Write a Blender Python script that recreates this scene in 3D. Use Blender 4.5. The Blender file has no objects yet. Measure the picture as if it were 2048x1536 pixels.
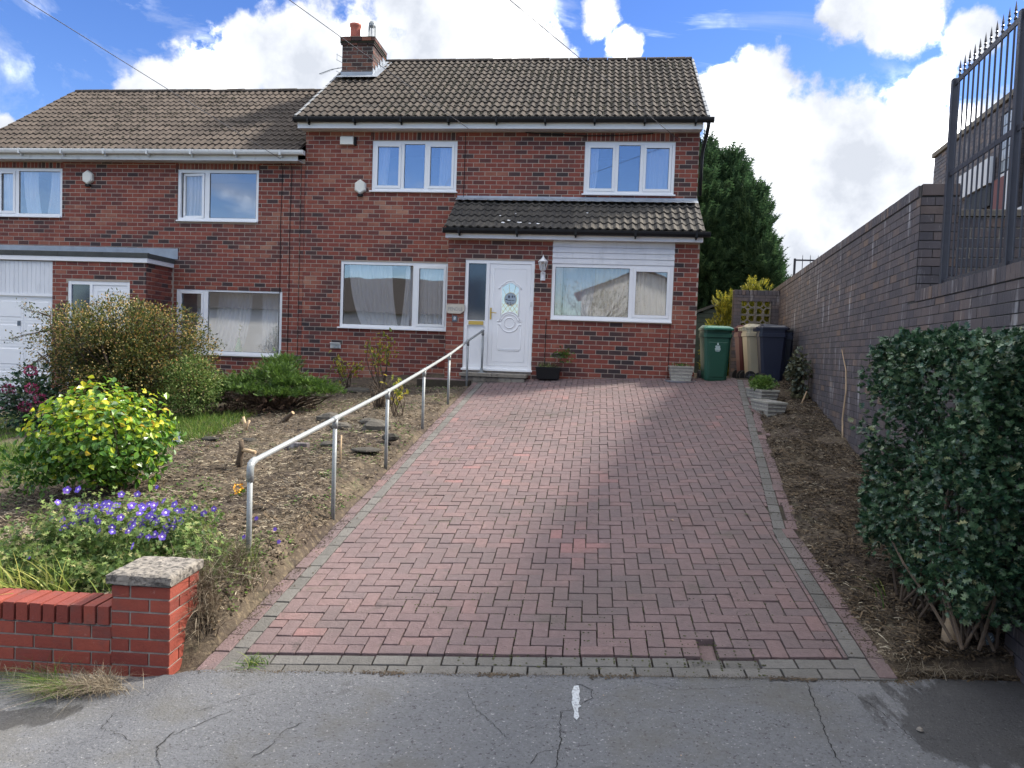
import bpy, math, random
import numpy as np
from mathutils import Vector, Matrix, noise as mnoise
R=math.radians; PI=math.pi
random.seed(7); RS=np.random.RandomState(11)
S=bpy.context.scene; COL=S.collection

# ------------------------------------------------------------------ camera
RT=Vector((0.9928910,0.1135363,0.0357345)); DN=Vector((0.0406430,-0.0412159,-0.9983233)); FW=Vector((-0.1118731,0.9926786,-0.0455373))
CAM=Vector((0,0,1.85))
cd=bpy.data.cameras.new('camera'); cam=bpy.data.objects.new('camera',cd); COL.objects.link(cam)
cd.sensor_width=36; cd.lens=1500/2048*36; cd.clip_start=.05; cd.clip_end=900
m=Matrix((( RT.x,-DN.x,-FW.x),(RT.y,-DN.y,-FW.y),(RT.z,-DN.z,-FW.z))).to_4x4(); m.translation=CAM
cam.matrix_world=m; S.camera=cam

# ------------------------------------------------------------------ light
SUN_EL,SUN_AZ=R(40),R(24)          # azimuth from +X towards +Y
sdir=Vector((math.cos(SUN_EL)*math.cos(SUN_AZ),math.cos(SUN_EL)*math.sin(SUN_AZ),math.sin(SUN_EL)))
ld=bpy.data.lights.new('sun','SUN'); ld.energy=3.0; ld.angle=R(7); ld.color=(1,.93,.82)
sun=bpy.data.objects.new('sun',ld); COL.objects.link(sun); sun.rotation_euler=(-sdir).to_track_quat('-Z','Y').to_euler()
W=bpy.data.worlds.new('World'); S.world=W; W.use_nodes=True
nt=W.node_tree; N=nt.nodes; L=nt.links; N.clear()
def nd(t,**k):
    n=N.new(t)
    for a,b in k.items(): setattr(n,a,b)
    return n
def mth(op,a,b=None,c=None,clamp=False):
    n=nd('ShaderNodeMath',operation=op); n.use_clamp=clamp
    for i,v in enumerate((a,b,c)):
        if v is None: continue
        if isinstance(v,(int,float)): n.inputs[i].default_value=v
        else: L.new(v,n.inputs[i])
    return n.outputs[0]
tc=nd('ShaderNodeTexCoord'); D=tc.outputs['Generated']
sky=nd('ShaderNodeTexSky',sky_type='NISHITA'); sky.sun_disc=False; sky.sun_elevation=SUN_EL
sky.sun_rotation=PI/2-SUN_AZ; sky.air_density=1.0; sky.dust_density=.1; sky.ozone_density=3.0
hs=nd('ShaderNodeHueSaturation'); hs.inputs['Saturation'].default_value=1.24; hs.inputs['Hue'].default_value=.518; hs.inputs['Value'].default_value=1.0
L.new(sky.outputs[0],hs.inputs['Color'])
bg1=nd('ShaderNodeBackground'); bg1.inputs[1].default_value=.070; L.new(hs.outputs[0],bg1.inputs[0])
BL=[(0.169, 0.938, 0.303, 0.055), (0.225, 0.942, 0.251, 0.081), (0.287, 0.934, 0.214, 0.104), (0.362, 0.91, 0.204, 0.092), (0.336, 0.896, 0.289, 0.030), (0.355, 0.883, 0.307, 0.026), (0.403, 0.879, 0.257, 0.045), (0.163, 0.969, 0.184, 0.10), (0.253, 0.96, 0.123, 0.13), (0.373, 0.923, 0.098, 0.13), (0.313, 0.876, 0.366, 0.036), (0.258, 0.888, 0.39, 0.035), (0.381, 0.856, 0.349, 0.026), (-0.22, 0.888, 0.404, 0.1), (-0.139, 0.913, 0.384, 0.071), (-0.285, 0.887, 0.363, 0.037), (-0.079, 0.929, 0.36, 0.033), (-0.176, 0.92, 0.351, 0.084), (-0.014, 0.916, 0.401, 0.027), (0.015, 0.929, 0.369, 0.025), (-0.467, 0.829, 0.308, 0.044), (-0.414, 0.842, 0.346, 0.036), (-0.386, 0.863, 0.326, 0.066), (-0.343, 0.879, 0.331, 0.052), (-0.434, 0.848, 0.303, 0.06), (-0.501, 0.816, 0.287, 0.032), (-0.64, 0.74, 0.215, 0.03)]
nz=nd('ShaderNodeTexNoise'); nz.inputs['Scale'].default_value=9; nz.inputs['Detail'].default_value=9; nz.inputs['Roughness'].default_value=.6; L.new(D,nz.inputs[0])
big=nd('ShaderNodeTexNoise'); big.inputs['Scale'].default_value=2.3; big.inputs['Detail'].default_value=5; L.new(D,big.inputs[0])
acc=None
for x,y,z,r in BL:
    v=nd('ShaderNodeVectorMath',operation='DISTANCE'); L.new(D,v.inputs[0]); v.inputs[1].default_value=(x,y,z)
    q=mth('MULTIPLY_ADD',v.outputs['Value'],-1/(r*1.16),1.0)
    acc=q if acc is None else mth('SMOOTH_MAX',acc,q,.12)
gen=mth('MULTIPLY_ADD',big.outputs[0],7.0,-4.75)      # the rest of the sky carries broken cloud too
hor=nd('ShaderNodeSeparateXYZ'); L.new(D,hor.inputs[0])
back=mth('MULTIPLY_ADD',hor.outputs['Y'],-3.0,1.2,clamp=True)
high=mth('MULTIPLY_ADD',hor.outputs['Z'],6.0,-2.3,clamp=True)      # unseen overhead cloud thickened to add fill light; low sky behind the camera left clear
gen=mth('ADD',gen,mth('MULTIPLY_ADD',high,3.0,-1.1))
gen=mth('MINIMUM',gen,.6)
dens=mth('MAXIMUM',acc,gen)
dens=mth('MAXIMUM',dens,-1.0)
dens=mth('MULTIPLY_ADD',mth('SUBTRACT',nz.outputs[0],.5),3.1,dens)
mr=nd('ShaderNodeMapRange'); mr.inputs['From Min'].default_value=-.06; mr.inputs['From Max'].default_value=.30; mr.interpolation_type='SMOOTHSTEP'; L.new(dens,mr.inputs[0])
wisp=nd('ShaderNodeTexNoise'); wisp.inputs['Scale'].default_value=3.2; wisp.inputs['Detail'].default_value=7; wisp.inputs['Roughness'].default_value=.62; wisp.inputs['Distortion'].default_value=1.2
mp=nd('ShaderNodeMapping'); mp.inputs['Scale'].default_value=(1,1,2.6); mp.inputs['Location'].default_value=(3.1,.4,1.7); L.new(D,mp.inputs[0]); L.new(mp.outputs[0],wisp.inputs[0])
wr=nd('ShaderNodeMapRange'); wr.inputs['From Min'].default_value=.50; wr.inputs['From Max'].default_value=.86; wr.inputs['To Max'].default_value=.75; L.new(wisp.outputs[0],wr.inputs[0])
dmask=mth('MAXIMUM',mr.outputs[0],wr.outputs[0])
gn=nd('ShaderNodeTexNoise'); gn.inputs['Scale'].default_value=6.5; gn.inputs['Detail'].default_value=7; gn.inputs['Roughness'].default_value=.55
mp2=nd('ShaderNodeMapping'); mp2.inputs['Location'].default_value=(-.03,-.01,-.035); L.new(D,mp2.inputs[0]); L.new(mp2.outputs[0],gn.inputs[0])
gr=nd('ShaderNodeValToRGB'); L.new(gn.outputs[0],gr.inputs[0])
gr.color_ramp.elements[0].position=.38; gr.color_ramp.elements[0].color=(.25,.265,.295,1)
gr.color_ramp.elements[1].position=.68; gr.color_ramp.elements[1].color=(3.0,2.97,2.9,1)
e=gr.color_ramp.elements.new(.53); e.color=(.40,.41,.43,1)
bg2=nd('ShaderNodeBackground'); bg2.inputs[1].default_value=1.0; L.new(gr.outputs[0],bg2.inputs[0])
mx=nd('ShaderNodeMixShader'); L.new(dmask,mx.inputs[0]); L.new(bg1.outputs[0],mx.inputs[1]); L.new(bg2.outputs[0],mx.inputs[2])
wo=nd('ShaderNodeOutputWorld'); L.new(mx.outputs[0],wo.inputs[0])
vs=S.view_settings; vs.view_transform='Standard'; vs.look='None'; vs.gamma=1; vs.use_curve_mapping=False; vs.exposure=1.60
S.render.engine='CYCLES'; S.cycles.max_bounces=8; S.cycles.transparent_max_bounces=12; S.cycles.caustics_reflective=False; S.cycles.caustics_refractive=False

# ------------------------------------------------------------------ terrain functions
def sm(a,b,x):
    t=min(1.,max(0.,(x-a)/(b-a))); return t*t*(3-2*t)
def zdrive(x,y): return .137*(y-4.17)+.045*(x+.48) if y<14.08 else 1.358+.045*(x+.48)
def zpave(x,y):
    b=.045*(x+.48) if x>-2.2 else -.077-.085*sm(-2.2,-2.6,x)-.04*sm(-2.6,-4.2,x)
    if x>3: b=.1566
    return b+.012*(y-4.17)
def zgard(x,y): return .2+.11*(y-4.5)-.07*(-2.4-x)
def edgeR(y): return 1.72 if y<6.35 else 1.72+(y-6.35)*.1309
def frontY(x): return 4.17+.054*(x+.48)
def zg(x,y,bump=True):
    fy=frontY(x)
    if x<-2.27:
        fy=4.12+.058*(x+2.44)+.12
        if y<fy: return zpave(x,y)-.03
        t=sm(0,.20 if y<5.6 else .20+.22*sm(5.6,7,y),-2.27-x); d=zdrive(x,y); g=zgard(x,y)
        z=d*(1-t)+g*t
        if y<fy+.25 and x>-2.46: z=min(z,zpave(x,y)+(y-fy)*.9)
    elif x<edgeR(y)+.0:
        if y<fy: return zpave(x,y)-.03
        return zdrive(x,y)-.055
    else:
        if y<fy+.12: return zpave(x,y)-.02
        z=zdrive(x,y)+.04*sm(0,.3,x-edgeR(y))-.01
    if y>14.5: z=min(z,1.45)
    if bump and not(-2.27<x<edgeR(y)):
        z+=.035*mnoise.noise(Vector((x*1.3,y*1.3,0)))+.034*mnoise.noise(Vector((x*5,y*5,3)))+.020*mnoise.noise(Vector((x*13,y*13,7)))
    return z

# ------------------------------------------------------------------ mesh helpers
class MB:
    def __init__(s): s.v=[]; s.f=[]
    def add(s,V,F,M=None):
        o=len(s.v)
        for p in V:
            p=Vector(p)
            s.v.append(tuple(M@p if M is not None else p))
        s.f+= [tuple(o+i for i in f) for f in F]
    def box(s,x0,x1,y0,y1,z0,z1,M=None):
        s.add([(x0,y0,z0),(x1,y0,z0),(x1,y1,z0),(x0,y1,z0),(x0,y0,z1),(x1,y0,z1),(x1,y1,z1),(x0,y1,z1)],
              [(0,3,2,1),(4,5,6,7),(0,1,5,4),(1,2,6,5),(2,3,7,6),(3,0,4,7)],M)
    def cbox(s,x0,x1,y0,y1,z0,z1,c=.004,M=None):      # box with its vertical and top edges chamfered
        V=[];F=[]
        for z,i in ((z0,0),(z1-c,0),(z1,c)):
            a,b,d,e=x0+i,x1-i,y0+i,y1-i
            V+=[(a+c,d,z),(b-c,d,z),(b,d+c,z),(b,e-c,z),(b-c,e,z),(a+c,e,z),(a,e-c,z),(a,d+c,z)]
        for k in range(2):
            for i in range(8): F.append((k*8+i,k*8+(i+1)%8,k*8+8+(i+1)%8,k*8+8+i))
        F.append(tuple(range(16,24))); F.append(tuple(range(7,-1,-1)))
        s.add(V,F,M)
    def tube(s,path,r,n=8,cap=True,M=None):
        P=[Vector(p) for p in path]; rr=r if isinstance(r,(list,tuple)) else [r]*len(P)
        V=[];F=[]; up=Vector((0,0,1)); a=None
        for i,p in enumerate(P):
            t=(P[min(i+1,len(P)-1)]-P[max(i-1,0)]).normalized()
            if a is None: a=t.cross(up if abs(t.z)<.95 else Vector((1,0,0))).normalized()
            else: a=(a-t*a.dot(t)).normalized()
            b=t.cross(a)
            for k in range(n):
                q=2*PI*k/n; V.append(p+(a*math.cos(q)+b*math.sin(q))*rr[i])
        for i in range(len(P)-1):
            for k in range(n): F.append((i*n+k,i*n+(k+1)%n,(i+1)*n+(k+1)%n,(i+1)*n+k))
        if cap: F.append(tuple(range(n-1,-1,-1))); F.append(tuple((len(P)-1)*n+k for k in range(n)))
        s.add(V,F,M)
    def lathe(s,prof,n=16,M=None,ax='z'):
        V=[];F=[]
        for r,z in prof:
            for k in range(n):
                q=2*PI*k/n
                V.append((r*math.cos(q),r*math.sin(q),z) if ax=='z' else ((r*math.cos(q),z,r*math.sin(q)) if ax=='y' else (z,r*math.cos(q),r*math.sin(q))))
        for i in range(len(prof)-1):
            for k in range(n): F.append((i*n+k,i*n+(k+1)%n,(i+1)*n+(k+1)%n,(i+1)*n+k))
        s.add(V,F,M)
    def prism(s,poly,y0,y1,M=None):     # poly in x,z extruded along y
        n=len(poly); V=[(x,y0,z) for x,z in poly]+[(x,y1,z) for x,z in poly]
        F=[tuple(range(n)),tuple(range(2*n-1,n-1,-1))]+[(i,(i+1)%n,n+(i+1)%n,n+i) for i in range(n)]
        s.add(V,F,M)
    def build(s,name,mat,parent=None,local=False,smooth=False,kind=None):
        me=bpy.data.meshes.new(name); me.from_pydata(s.v,[],s.f); me.materials.append(mat); me.update()
        if smooth:
            for p in me.polygons: p.use_smooth=True
        return link(name,me,parent,local,kind)
def wloc(o):
    m=Matrix.Identity(4)
    while o is not None: m=o_basis(o)@m; o=o.parent
    return m
def o_basis(o): return (o.matrix_parent_inverse@o.matrix_basis) if o.parent else o.matrix_basis
def link(name,me,parent=None,local=False,kind=None):
    o=bpy.data.objects.new(name,me); COL.objects.link(o)
    if parent is not None:
        o.parent=parent
        if not local: o.matrix_parent_inverse=wloc(parent).inverted()
    if kind: o['kind']=kind
    return o
def tag(o,label=None,cat=None,group=None,kind=None):
    if label: o['label']=label
    if cat: o['category']=cat
    if group: o['group']=group
    if kind: o['kind']=kind
    return o
def thing(name,label,cat,loc=(0,0,0),rot=(0,0,0),group=None):
    o=bpy.data.objects.new(name,None); COL.objects.link(o); o.location=loc; o.rotation_euler=rot; o.empty_display_size=.2
    return tag(o,label,cat,group)
def np_mesh(name,V,F,mat,smooth=False):
    me=bpy.data.meshes.new(name); V=np.asarray(V,dtype=np.float32); F=np.asarray(F,dtype=np.int32); k=F.shape[1]
    me.vertices.add(len(V)); me.vertices.foreach_set('co',V.ravel())
    me.loops.add(F.size); me.loops.foreach_set('vertex_index',F.ravel())
    me.polygons.add(len(F)); me.polygons.foreach_set('loop_start',np.arange(0,F.size,k,dtype=np.int32)); me.polygons.foreach_set('loop_total',np.full(len(F),k,dtype=np.int32))
    me.polygons.foreach_set('use_smooth',np.full(len(F),bool(smooth)))
    me.materials.append(mat); me.update(calc_edges=True); return me
def joined(V,F,Ms):
    V=np.asarray(V,dtype=np.float64); n=len(V); V4=np.c_[V,np.ones(n)]
    P=np.einsum('nij,vj->nvi',Ms,V4)[:,:,:3].reshape(-1,3)
    F=np.asarray(F); FF=(F[None]+ (np.arange(len(Ms))*n)[:,None,None]).reshape(-1,F.shape[1])
    return P,FF
_rt=np.array(RT);_dn=np.array(DN);_fw=np.array(FW);_c=np.array(CAM)
def score(Ms,off=None):
    P=Ms[:,:3,3]-_c
    z=P@_fw; x=1024+1500*(P@_rt)/np.maximum(z,.1); y=768+1500*(P@_dn)/np.maximum(z,.1)
    s=1/np.maximum(z,.1); s[(z<.3)|(x<-20)|(x>2068)|(y<-20)|(y>1556)]=0
    return s
def pieces(parent,name,V,F,Ms,mat,limit=300,sc=None,local=False,smooth=False,rest=None):
    Ms=np.asarray(Ms)
    if len(Ms)==0: return
    if sc is None: sc=score(Ms)
    order=np.argsort(-sc,kind='stable')
    ind=[i for i in order[:limit] if sc[i]>0]
    me=np_mesh(name,V,F,mat,smooth)
    pin=wloc(parent).inverted() if (parent is not None and not local) else None
    for i in ind:
        o=bpy.data.objects.new(name,me); COL.objects.link(o)
        if parent is not None: o.parent=parent
        if pin is not None: o.matrix_parent_inverse=pin
        o.matrix_basis=Matrix(Ms[i].tolist())
    mask=np.ones(len(Ms),bool); mask[ind]=False
    if mask.any():
        P,FF=joined(V,F,Ms[mask]); me2=np_mesh(rest or name+'s',P,FF,mat,smooth)
        o=link(rest or name+'s',me2,parent,local,'stuff')
def TM(cols,origin):   # matrix from 3 column vectors and origin
    M=np.eye(4); 
    for i,c in enumerate(cols): M[:3,i]=c
    M[:3,3]=origin; return M

# ------------------------------------------------------------------ materials
def ramp_set(r,stops):
    el=r.color_ramp.elements
    while len(el)>1: el.remove(el[-1])
    el[0].position=stops[0][0]; el[0].color=(*stops[0][1],1)
    for p,c in stops[1:]:
        e=el.new(p); e.color=(*c,1)
def mat(name,cols,rough=.75,nscale=6,namp=.35,bump=.25,bscale=70,metal=0,zone=0,zscale=.6,trans=0,stain=None,coat=0,spec=.5,stretch=None,rnd=True,interp='LINEAR'):
    M=bpy.data.materials.new(name); M.use_nodes=True; t=M.node_tree; n=t.nodes; l=t.links
    b=n['Principled BSDF']; out=n['Material Output']
    b.inputs['Roughness'].default_value=rough; b.inputs['Metallic'].default_value=metal
    b.inputs['Specular IOR Level'].default_value=spec; b.inputs['Coat Weight'].default_value=coat
    geo=n.new('ShaderNodeNewGeometry'); oi=n.new('ShaderNodeObjectInfo')
    def m_(op,a,c,d=None,cl=False):
        q=n.new('ShaderNodeMath'); q.operation=op; q.use_clamp=cl
        for i,v in enumerate((a,c,d)):
            if v is None: continue
            if isinstance(v,(int,float)): q.inputs[i].default_value=v
            else: l.new(v,q.inputs[i])
        return q.outputs[0]
    r=m_('FRACT',m_('ADD',geo.outputs['Random Per Island'],oi.outputs['Random']),0)
    def noi(sc,det=4,ro=.55,off=None):
        q=n.new('ShaderNodeTexNoise'); q.inputs['Scale'].default_value=sc; q.inputs['Detail'].default_value=det; q.inputs['Roughness'].default_value=ro
        if stretch or off:
            mp=n.new('ShaderNodeMapping'); mp.inputs['Scale'].default_value=stretch or (1,1,1); mp.inputs['Location'].default_value=off or (0,0,0)
            l.new(geo.outputs['Position'],mp.inputs[0]); l.new(mp.outputs[0],q.inputs[0])
        else: l.new(geo.outputs['Position'],q.inputs[0])
        return q.outputs[0]
    if not rnd: r=noi(nscale*.3,5)
    if zone:
        z=noi(zscale,2); r=m_('ADD',m_('MULTIPLY',r,1-zone*.5),m_('MULTIPLY_ADD',z,zone*2.2,-zone*.85),None,True)
    cr=n.new('ShaderNodeValToRGB'); ramp_set(cr,cols); l.new(r,cr.inputs[0]); cr.color_ramp.interpolation=interp
    c=cr.outputs[0]
    if namp:
        f=m_('MULTIPLY_ADD',noi(nscale,6,.6),namp*2,1-namp)
        mx=n.new('ShaderNodeVectorMath'); mx.operation='SCALE'; l.new(c,mx.inputs[0]); l.new(f,mx.inputs['Scale']); c=mx.outputs[0]
    for st in (stain or []):      # (colour, scale, lo, hi, offset, amount)
        col,sc_,lo,hi,off,am=st
        mr=n.new('ShaderNodeMapRange'); mr.inputs['From Min'].default_value=lo; mr.inputs['From Max'].default_value=hi; mr.inputs['To Max'].default_value=am
        l.new(noi(sc_,6,.65,off),mr.inputs[0])
        mi=n.new('ShaderNodeMix'); mi.data_type='RGBA'; l.new(mr.outputs[0],mi.inputs[0]); l.new(c,mi.inputs[6]); mi.inputs[7].default_value=(*col,1); c=mi.outputs[2]
    l.new(c,b.inputs['Base Color'])
    if bump:
        bp=n.new('ShaderNodeBump'); bp.inputs['Strength'].default_value=bump; bp.inputs['Distance'].default_value=.01
        l.new(noi(bscale,5,.6),bp.inputs['Height']); l.new(bp.outputs[0],b.inputs['Normal'])
    if trans:
        tr=n.new('ShaderNodeBsdfTranslucent'); l.new(c,tr.inputs[0]); ms=n.new('ShaderNodeMixShader'); ms.inputs[0].default_value=trans
        l.new(b.outputs[0],ms.inputs[1]); l.new(tr.outputs[0],ms.inputs[2]); l.new(ms.outputs[0],out.inputs[0])
    return M
def plain(name,c,rough=.5,metal=0,namp=.06,bump=.05,nscale=5,**k): return mat(name,[(0,c),(1,c)],rough,nscale,namp,bump,80,metal,**k)
M_={}
HB=[(0,(.036,.025,.027)),(.13,(.060,.033,.032)),(.24,(.125,.038,.032)),(.5,(.205,.050,.035)),(.75,(.245,.066,.042)),(.92,(.28,.105,.068)),(1,(.36,.17,.11))]
M_['brick']=mat('house_brick',HB,.85,13,.38,.5,90,zone=.42,zscale=.75,stain=[((.05,.035,.035),9,.58,.72,(3,1,2),.55),((.32,.20,.15),5,.66,.78,(9,2,4),.25),((.07,.045,.04),.7,.55,.72,(4,2,4),.45)])
M_['cbrick']=mat('sooty_brick',[(0,(.030,.020,.020)),(.4,(.060,.030,.026)),(.75,(.10,.042,.034)),(1,(.20,.08,.05))],.9,13,.38,.5,90,stain=[((.03,.028,.024),6,.5,.68,(3,1,2),.6)])
M_['mortar']=mat('mortar',[(0,(.34,.28,.23)),(1,(.44,.37,.31))],.95,9,.3,.5,120,rnd=False)
M_['dbrick']=mat('engineering_brick',[(0,(0.06997,0.065,0.0752)),(.4,(0.08996,0.08,0.08836)),(.75,(0.1079,0.09,0.09212)),(.93,(0.125,0.098,0.09212)),(1,(0.1699,0.12,0.094))],.6,8,.35,.5,60,spec=.45,
    stain=[((.55,.55,.57),4.2,.57,.70,(1,5,2),.6),((.50,.47,.43),13,.62,.70,(1,9,2),.45),((.035,.03,.03),2,.6,.8,(4,4,1),.5)],stretch=(1.7,1.7,.30))
M_['dmortar']=mat('dark_mortar',[(0,(.022,.021,.021)),(1,(.06,.058,.056))],.95,6,.4,.4,90,rnd=False)
M_['pmortar']=mat('pale_mortar',[(0,(.20,.19,.17)),(1,(.34,.32,.29))],.95,10,.4,.4,90,rnd=False)
M_['rbrick']=mat('red_facing_brick',[(0,(0.166,0.03153,0.02194)),(.5,(0.2237,0.04387,0.02742)),(1,(0.2742,0.05827,0.03565))],.82,14,.22,.5,70,stain=[((.12,.05,.045),5,.55,.72,(2,2,2),.6),((.48,.30,.25),24,.66,.76,(7,2,2),.5),((.09,.07,.06),2.2,.60,.72,(3,6,1),.5)])
M_['rmortar']=mat('grey_mortar',[(0,(.18,.17,.15)),(1,(.38,.36,.33))],.95,12,.4,.5,110,rnd=False,stain=[((.09,.10,.05),8,.55,.7,(1,1,1),.6)])
M_['cap']=mat('concrete_cap',[(0,(0.144,0.1296,0.1116)),(.5,(0.2232,0.2016,0.1764)),(1,(0.288,0.2592,0.2304))],.95,18,.35,.8,45,rnd=False,stain=[((.045,.042,.04),26,.47,.60,(1,1,1),.9),((.50,.46,.40),12,.62,.75,(5,1,1),.5)])
M_['tile']=mat('roof_tile',[(0,(0.03857,0.02972,0.02374)),(.5,(0.05305,0.04101,0.03204)),(1,(0.06751,0.05291,0.04154))],.9,9,.3,.5,80,stain=[((.022,.02,.016),11,.51,.60,(0,3,1),.9),((.34,.32,.28),34,.68,.74,(5,2,8),.8)])
M_['tileL']=mat('roof_tile_clean',[(0,(0.05235,0.03943,0.03108)),(.5,(0.069,0.05305,0.04193)),(1,(0.08334,0.06452,0.05132))],.9,9,.3,.5,80,stain=[((.03,.027,.022),6,.60,.70,(0,3,1),.75),((.32,.30,.26),34,.70,.76,(5,2,8),.6)])
M_['moss']=mat('moss',[(0,(.012,.012,.008)),(.6,(.024,.024,.014)),(1,(.05,.045,.025))],1,20,.4,.6,60)
M_['lead']=mat('lead_flashing',[(0,(.24,.27,.31)),(1,(.36,.40,.45))],.5,5,.3,.3,12,rnd=False,metal=.25,stain=[((.60,.62,.63),9,.6,.75,(1,1,1),.5)])
M_['upvc']=plain('white_upvc',(.80,.81,.82),.28,namp=.02,bump=.0)
M_['whitep']=mat('white_paint',[(0,(.72,.73,.74)),(1,(.82,.82,.82))],.45,3,.08,.08,30,rnd=False,stain=[((.45,.45,.42),7,.66,.85,(1,2,3),.4)],stretch=(1,1,.3))
M_['cladd']=mat('weathered_cladding',[(0,(.60,.62,.65)),(1,(.78,.79,.80))],.5,3,.12,.1,30,rnd=False,stain=[((.42,.43,.43),5,.55,.8,(1,2,3),.5)],stretch=(1.5,1.5,.4))
M_['gutw']=mat('weathered_gutter',[(0,(.55,.56,.55)),(1,(.74,.75,.74))],.45,6,.1,.05,rnd=False,stain=[((.30,.29,.26),8,.56,.75,(1,2,3),.6)])
M_['black']=plain('black_plastic',(.009,.009,.010),.5,spec=.25)
M_['felt']=mat('roofing_felt',[(0,(.04,.045,.043)),(1,(.085,.09,.085))],.95,9,.3,.6,40,rnd=False,stain=[((.16,.17,.15),18,.62,.75,(1,1,1),.6)])
M_['steel']=mat('galvanised_steel',[(0,(0.2295,0.2507,0.255)),(1,(0.34,0.3612,0.3697))],.55,25,.12,.1,60,rnd=False,metal=.3,stain=[((.72,.74,.76),40,.55,.7,(1,1,1),.4)])
M_['fence']=mat('painted_iron',[(0,(.035,.037,.048)),(1,(.055,.056,.068))],.42,8,.2,.1,40,rnd=False,metal=.2)
M_['pot']=mat('terracotta',[(0,(.36,.10,.07)),(1,(.42,.13,.09))],.8,9,.15,.2,50,rnd=False)
M_['paver']=mat('block_paver',[(0,(0.1385,0.1036,0.1055)),(.4,(0.1568,0.1109,0.1115)),(.8,(0.1735,0.1182,0.1169)),(.95,(0.1933,0.1225,0.1184)),(1,(0.2407,0.1313,0.1262))],.92,22,.30,.9,70,zone=.30,zscale=.8,
    stain=[((.085,.065,.062),1.6,.56,.75,(2,2,2),.55),((.46,.36,.34),42,.66,.72,(4,4,4),.6),((.34,.20,.18),2.2,.62,.76,(9,9,1),.4),((.06,.05,.045),6,.62,.72,(1,8,1),.6),((.10,.085,.08),.9,.50,.68,(6,3,1),.5),((.07,.072,.045),3.1,.60,.72,(6,8,1),.45)])
M_['paverg']=mat('grey_paver',[(0,(0.112,0.1056,0.0976)),(.5,(0.132,0.1264,0.1176)),(1,(0.152,0.144,0.1344))],.92,22,.28,.9,70,stain=[((.07,.065,.055),2.5,.58,.75,(2,2,2),.6),((.36,.35,.33),34,.68,.75,(4,4,4),.4)])
M_['joint']=mat('joint_soil',[(0,(.028,.022,.018)),(.5,(.045,.036,.026)),(1,(.05,.058,.022))],1,14,.5,.7,70,rnd=False)
M_['soil']=mat('garden_soil',[(0,(0.02972,0.02111,0.01689)),(.4,(0.052,0.03754,0.02787)),(.62,(0.08915,0.06882,0.04645)),(1,(0.1412,0.1133,0.07601))],1,5,.5,1.0,45,rnd=False,stain=[((.20,.155,.10),22,.50,.64,(1,7,2),.6),((.05,.075,.025),2.2,.60,.72,(1,1,7),.55),((.020,.015,.012),9,.56,.66,(3,1,2),.6)])
M_['asph']=mat('pavement_asphalt',[(0,(0.1009,0.104,0.1118)),(.5,(0.1245,0.1276,0.1375)),(1,(0.148,0.1512,0.1617))],.9,60,.42,1.0,75,rnd=False,
    stain=[((.42,.42,.42),60,.615,.65,(4,4,4),.6),((.03,.03,.033),52,.585,.63,(14,4,4),.85),((.10,.10,.10),26,.60,.64,(2,9,4),.5),((.105,.100,.088),1.5,.50,.66,(3,1,1),.7),((.26,.26,.26),1.1,.55,.75,(8,8,1),.4),((.07,.07,.072),4.5,.62,.70,(5,2,1),.5)])
def stain_mask(M,ells,col,rough,amt=.85):
    t=M.node_tree; n=t.nodes; l=t.links; b=n['Principled BSDF']; geo=n.new('ShaderNodeNewGeometry'); acc=None
    nz_=n.new('ShaderNodeTexNoise'); nz_.inputs['Scale'].default_value=3.5; nz_.inputs['Detail'].default_value=6; nz_.inputs['Roughness'].default_value=.62
    mpn=n.new('ShaderNodeMapping'); mpn.inputs['Rotation'].default_value=(0,0,.5); mpn.inputs['Scale'].default_value=(3.2,.8,1); l.new(geo.outputs['Position'],mpn.inputs[0]); l.new(mpn.outputs[0],nz_.inputs[0])
    for cx,cy,rx,ry,rot in ells:
        mp_=n.new('ShaderNodeMapping'); mp_.vector_type='TEXTURE'; mp_.inputs['Location'].default_value=(cx,cy,0); mp_.inputs['Rotation'].default_value=(0,0,rot); mp_.inputs['Scale'].default_value=(rx,ry,1000); l.new(geo.outputs['Position'],mp_.inputs[0])
        ln_=n.new('ShaderNodeVectorMath'); ln_.operation='LENGTH'; l.new(mp_.outputs[0],ln_.inputs[0])
        q=n.new('ShaderNodeMath'); q.operation='SUBTRACT'; q.inputs[0].default_value=1; l.new(ln_.outputs['Value'],q.inputs[1]); q=q.outputs[0]
        if acc is not None:
            m_=n.new('ShaderNodeMath'); m_.operation='MAXIMUM'; l.new(acc,m_.inputs[0]); l.new(q,m_.inputs[1]); q=m_.outputs[0]
        acc=q
    ad=n.new('ShaderNodeMath'); ad.operation='MULTIPLY_ADD'; l.new(nz_.outputs[0],ad.inputs[0]); ad.inputs[1].default_value=1.5; l.new(acc,ad.inputs[2])
    mr=n.new('ShaderNodeMapRange'); mr.inputs['From Min'].default_value=.80; mr.inputs['From Max'].default_value=.92; mr.inputs['To Max'].default_value=amt; l.new(ad.outputs[0],mr.inputs[0])
    src=b.inputs['Base Color'].links[0].from_socket; mi=n.new('ShaderNodeMix'); mi.data_type='RGBA'; mi.blend_type='MULTIPLY'; l.new(mr.outputs[0],mi.inputs[0]); l.new(src,mi.inputs[6]); mi.inputs[7].default_value=(*col,1); l.new(mi.outputs[2],b.inputs['Base Color'])
    mr2=n.new('ShaderNodeMapRange'); mr2.inputs['To Min'].default_value=b.inputs['Roughness'].default_value; mr2.inputs['To Max'].default_value=rough; l.new(mr.outputs[0],mr2.inputs[0]); l.new(mr2.outputs[0],b.inputs['Roughness'])
stain_mask(M_['asph'],[(2.25,4.05,.85,.42,.1),(1.8,3.7,.35,.28,-.6),(-3.0,3.52,.35,.13,.45)],(.30,.29,.29),.6)
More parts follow.
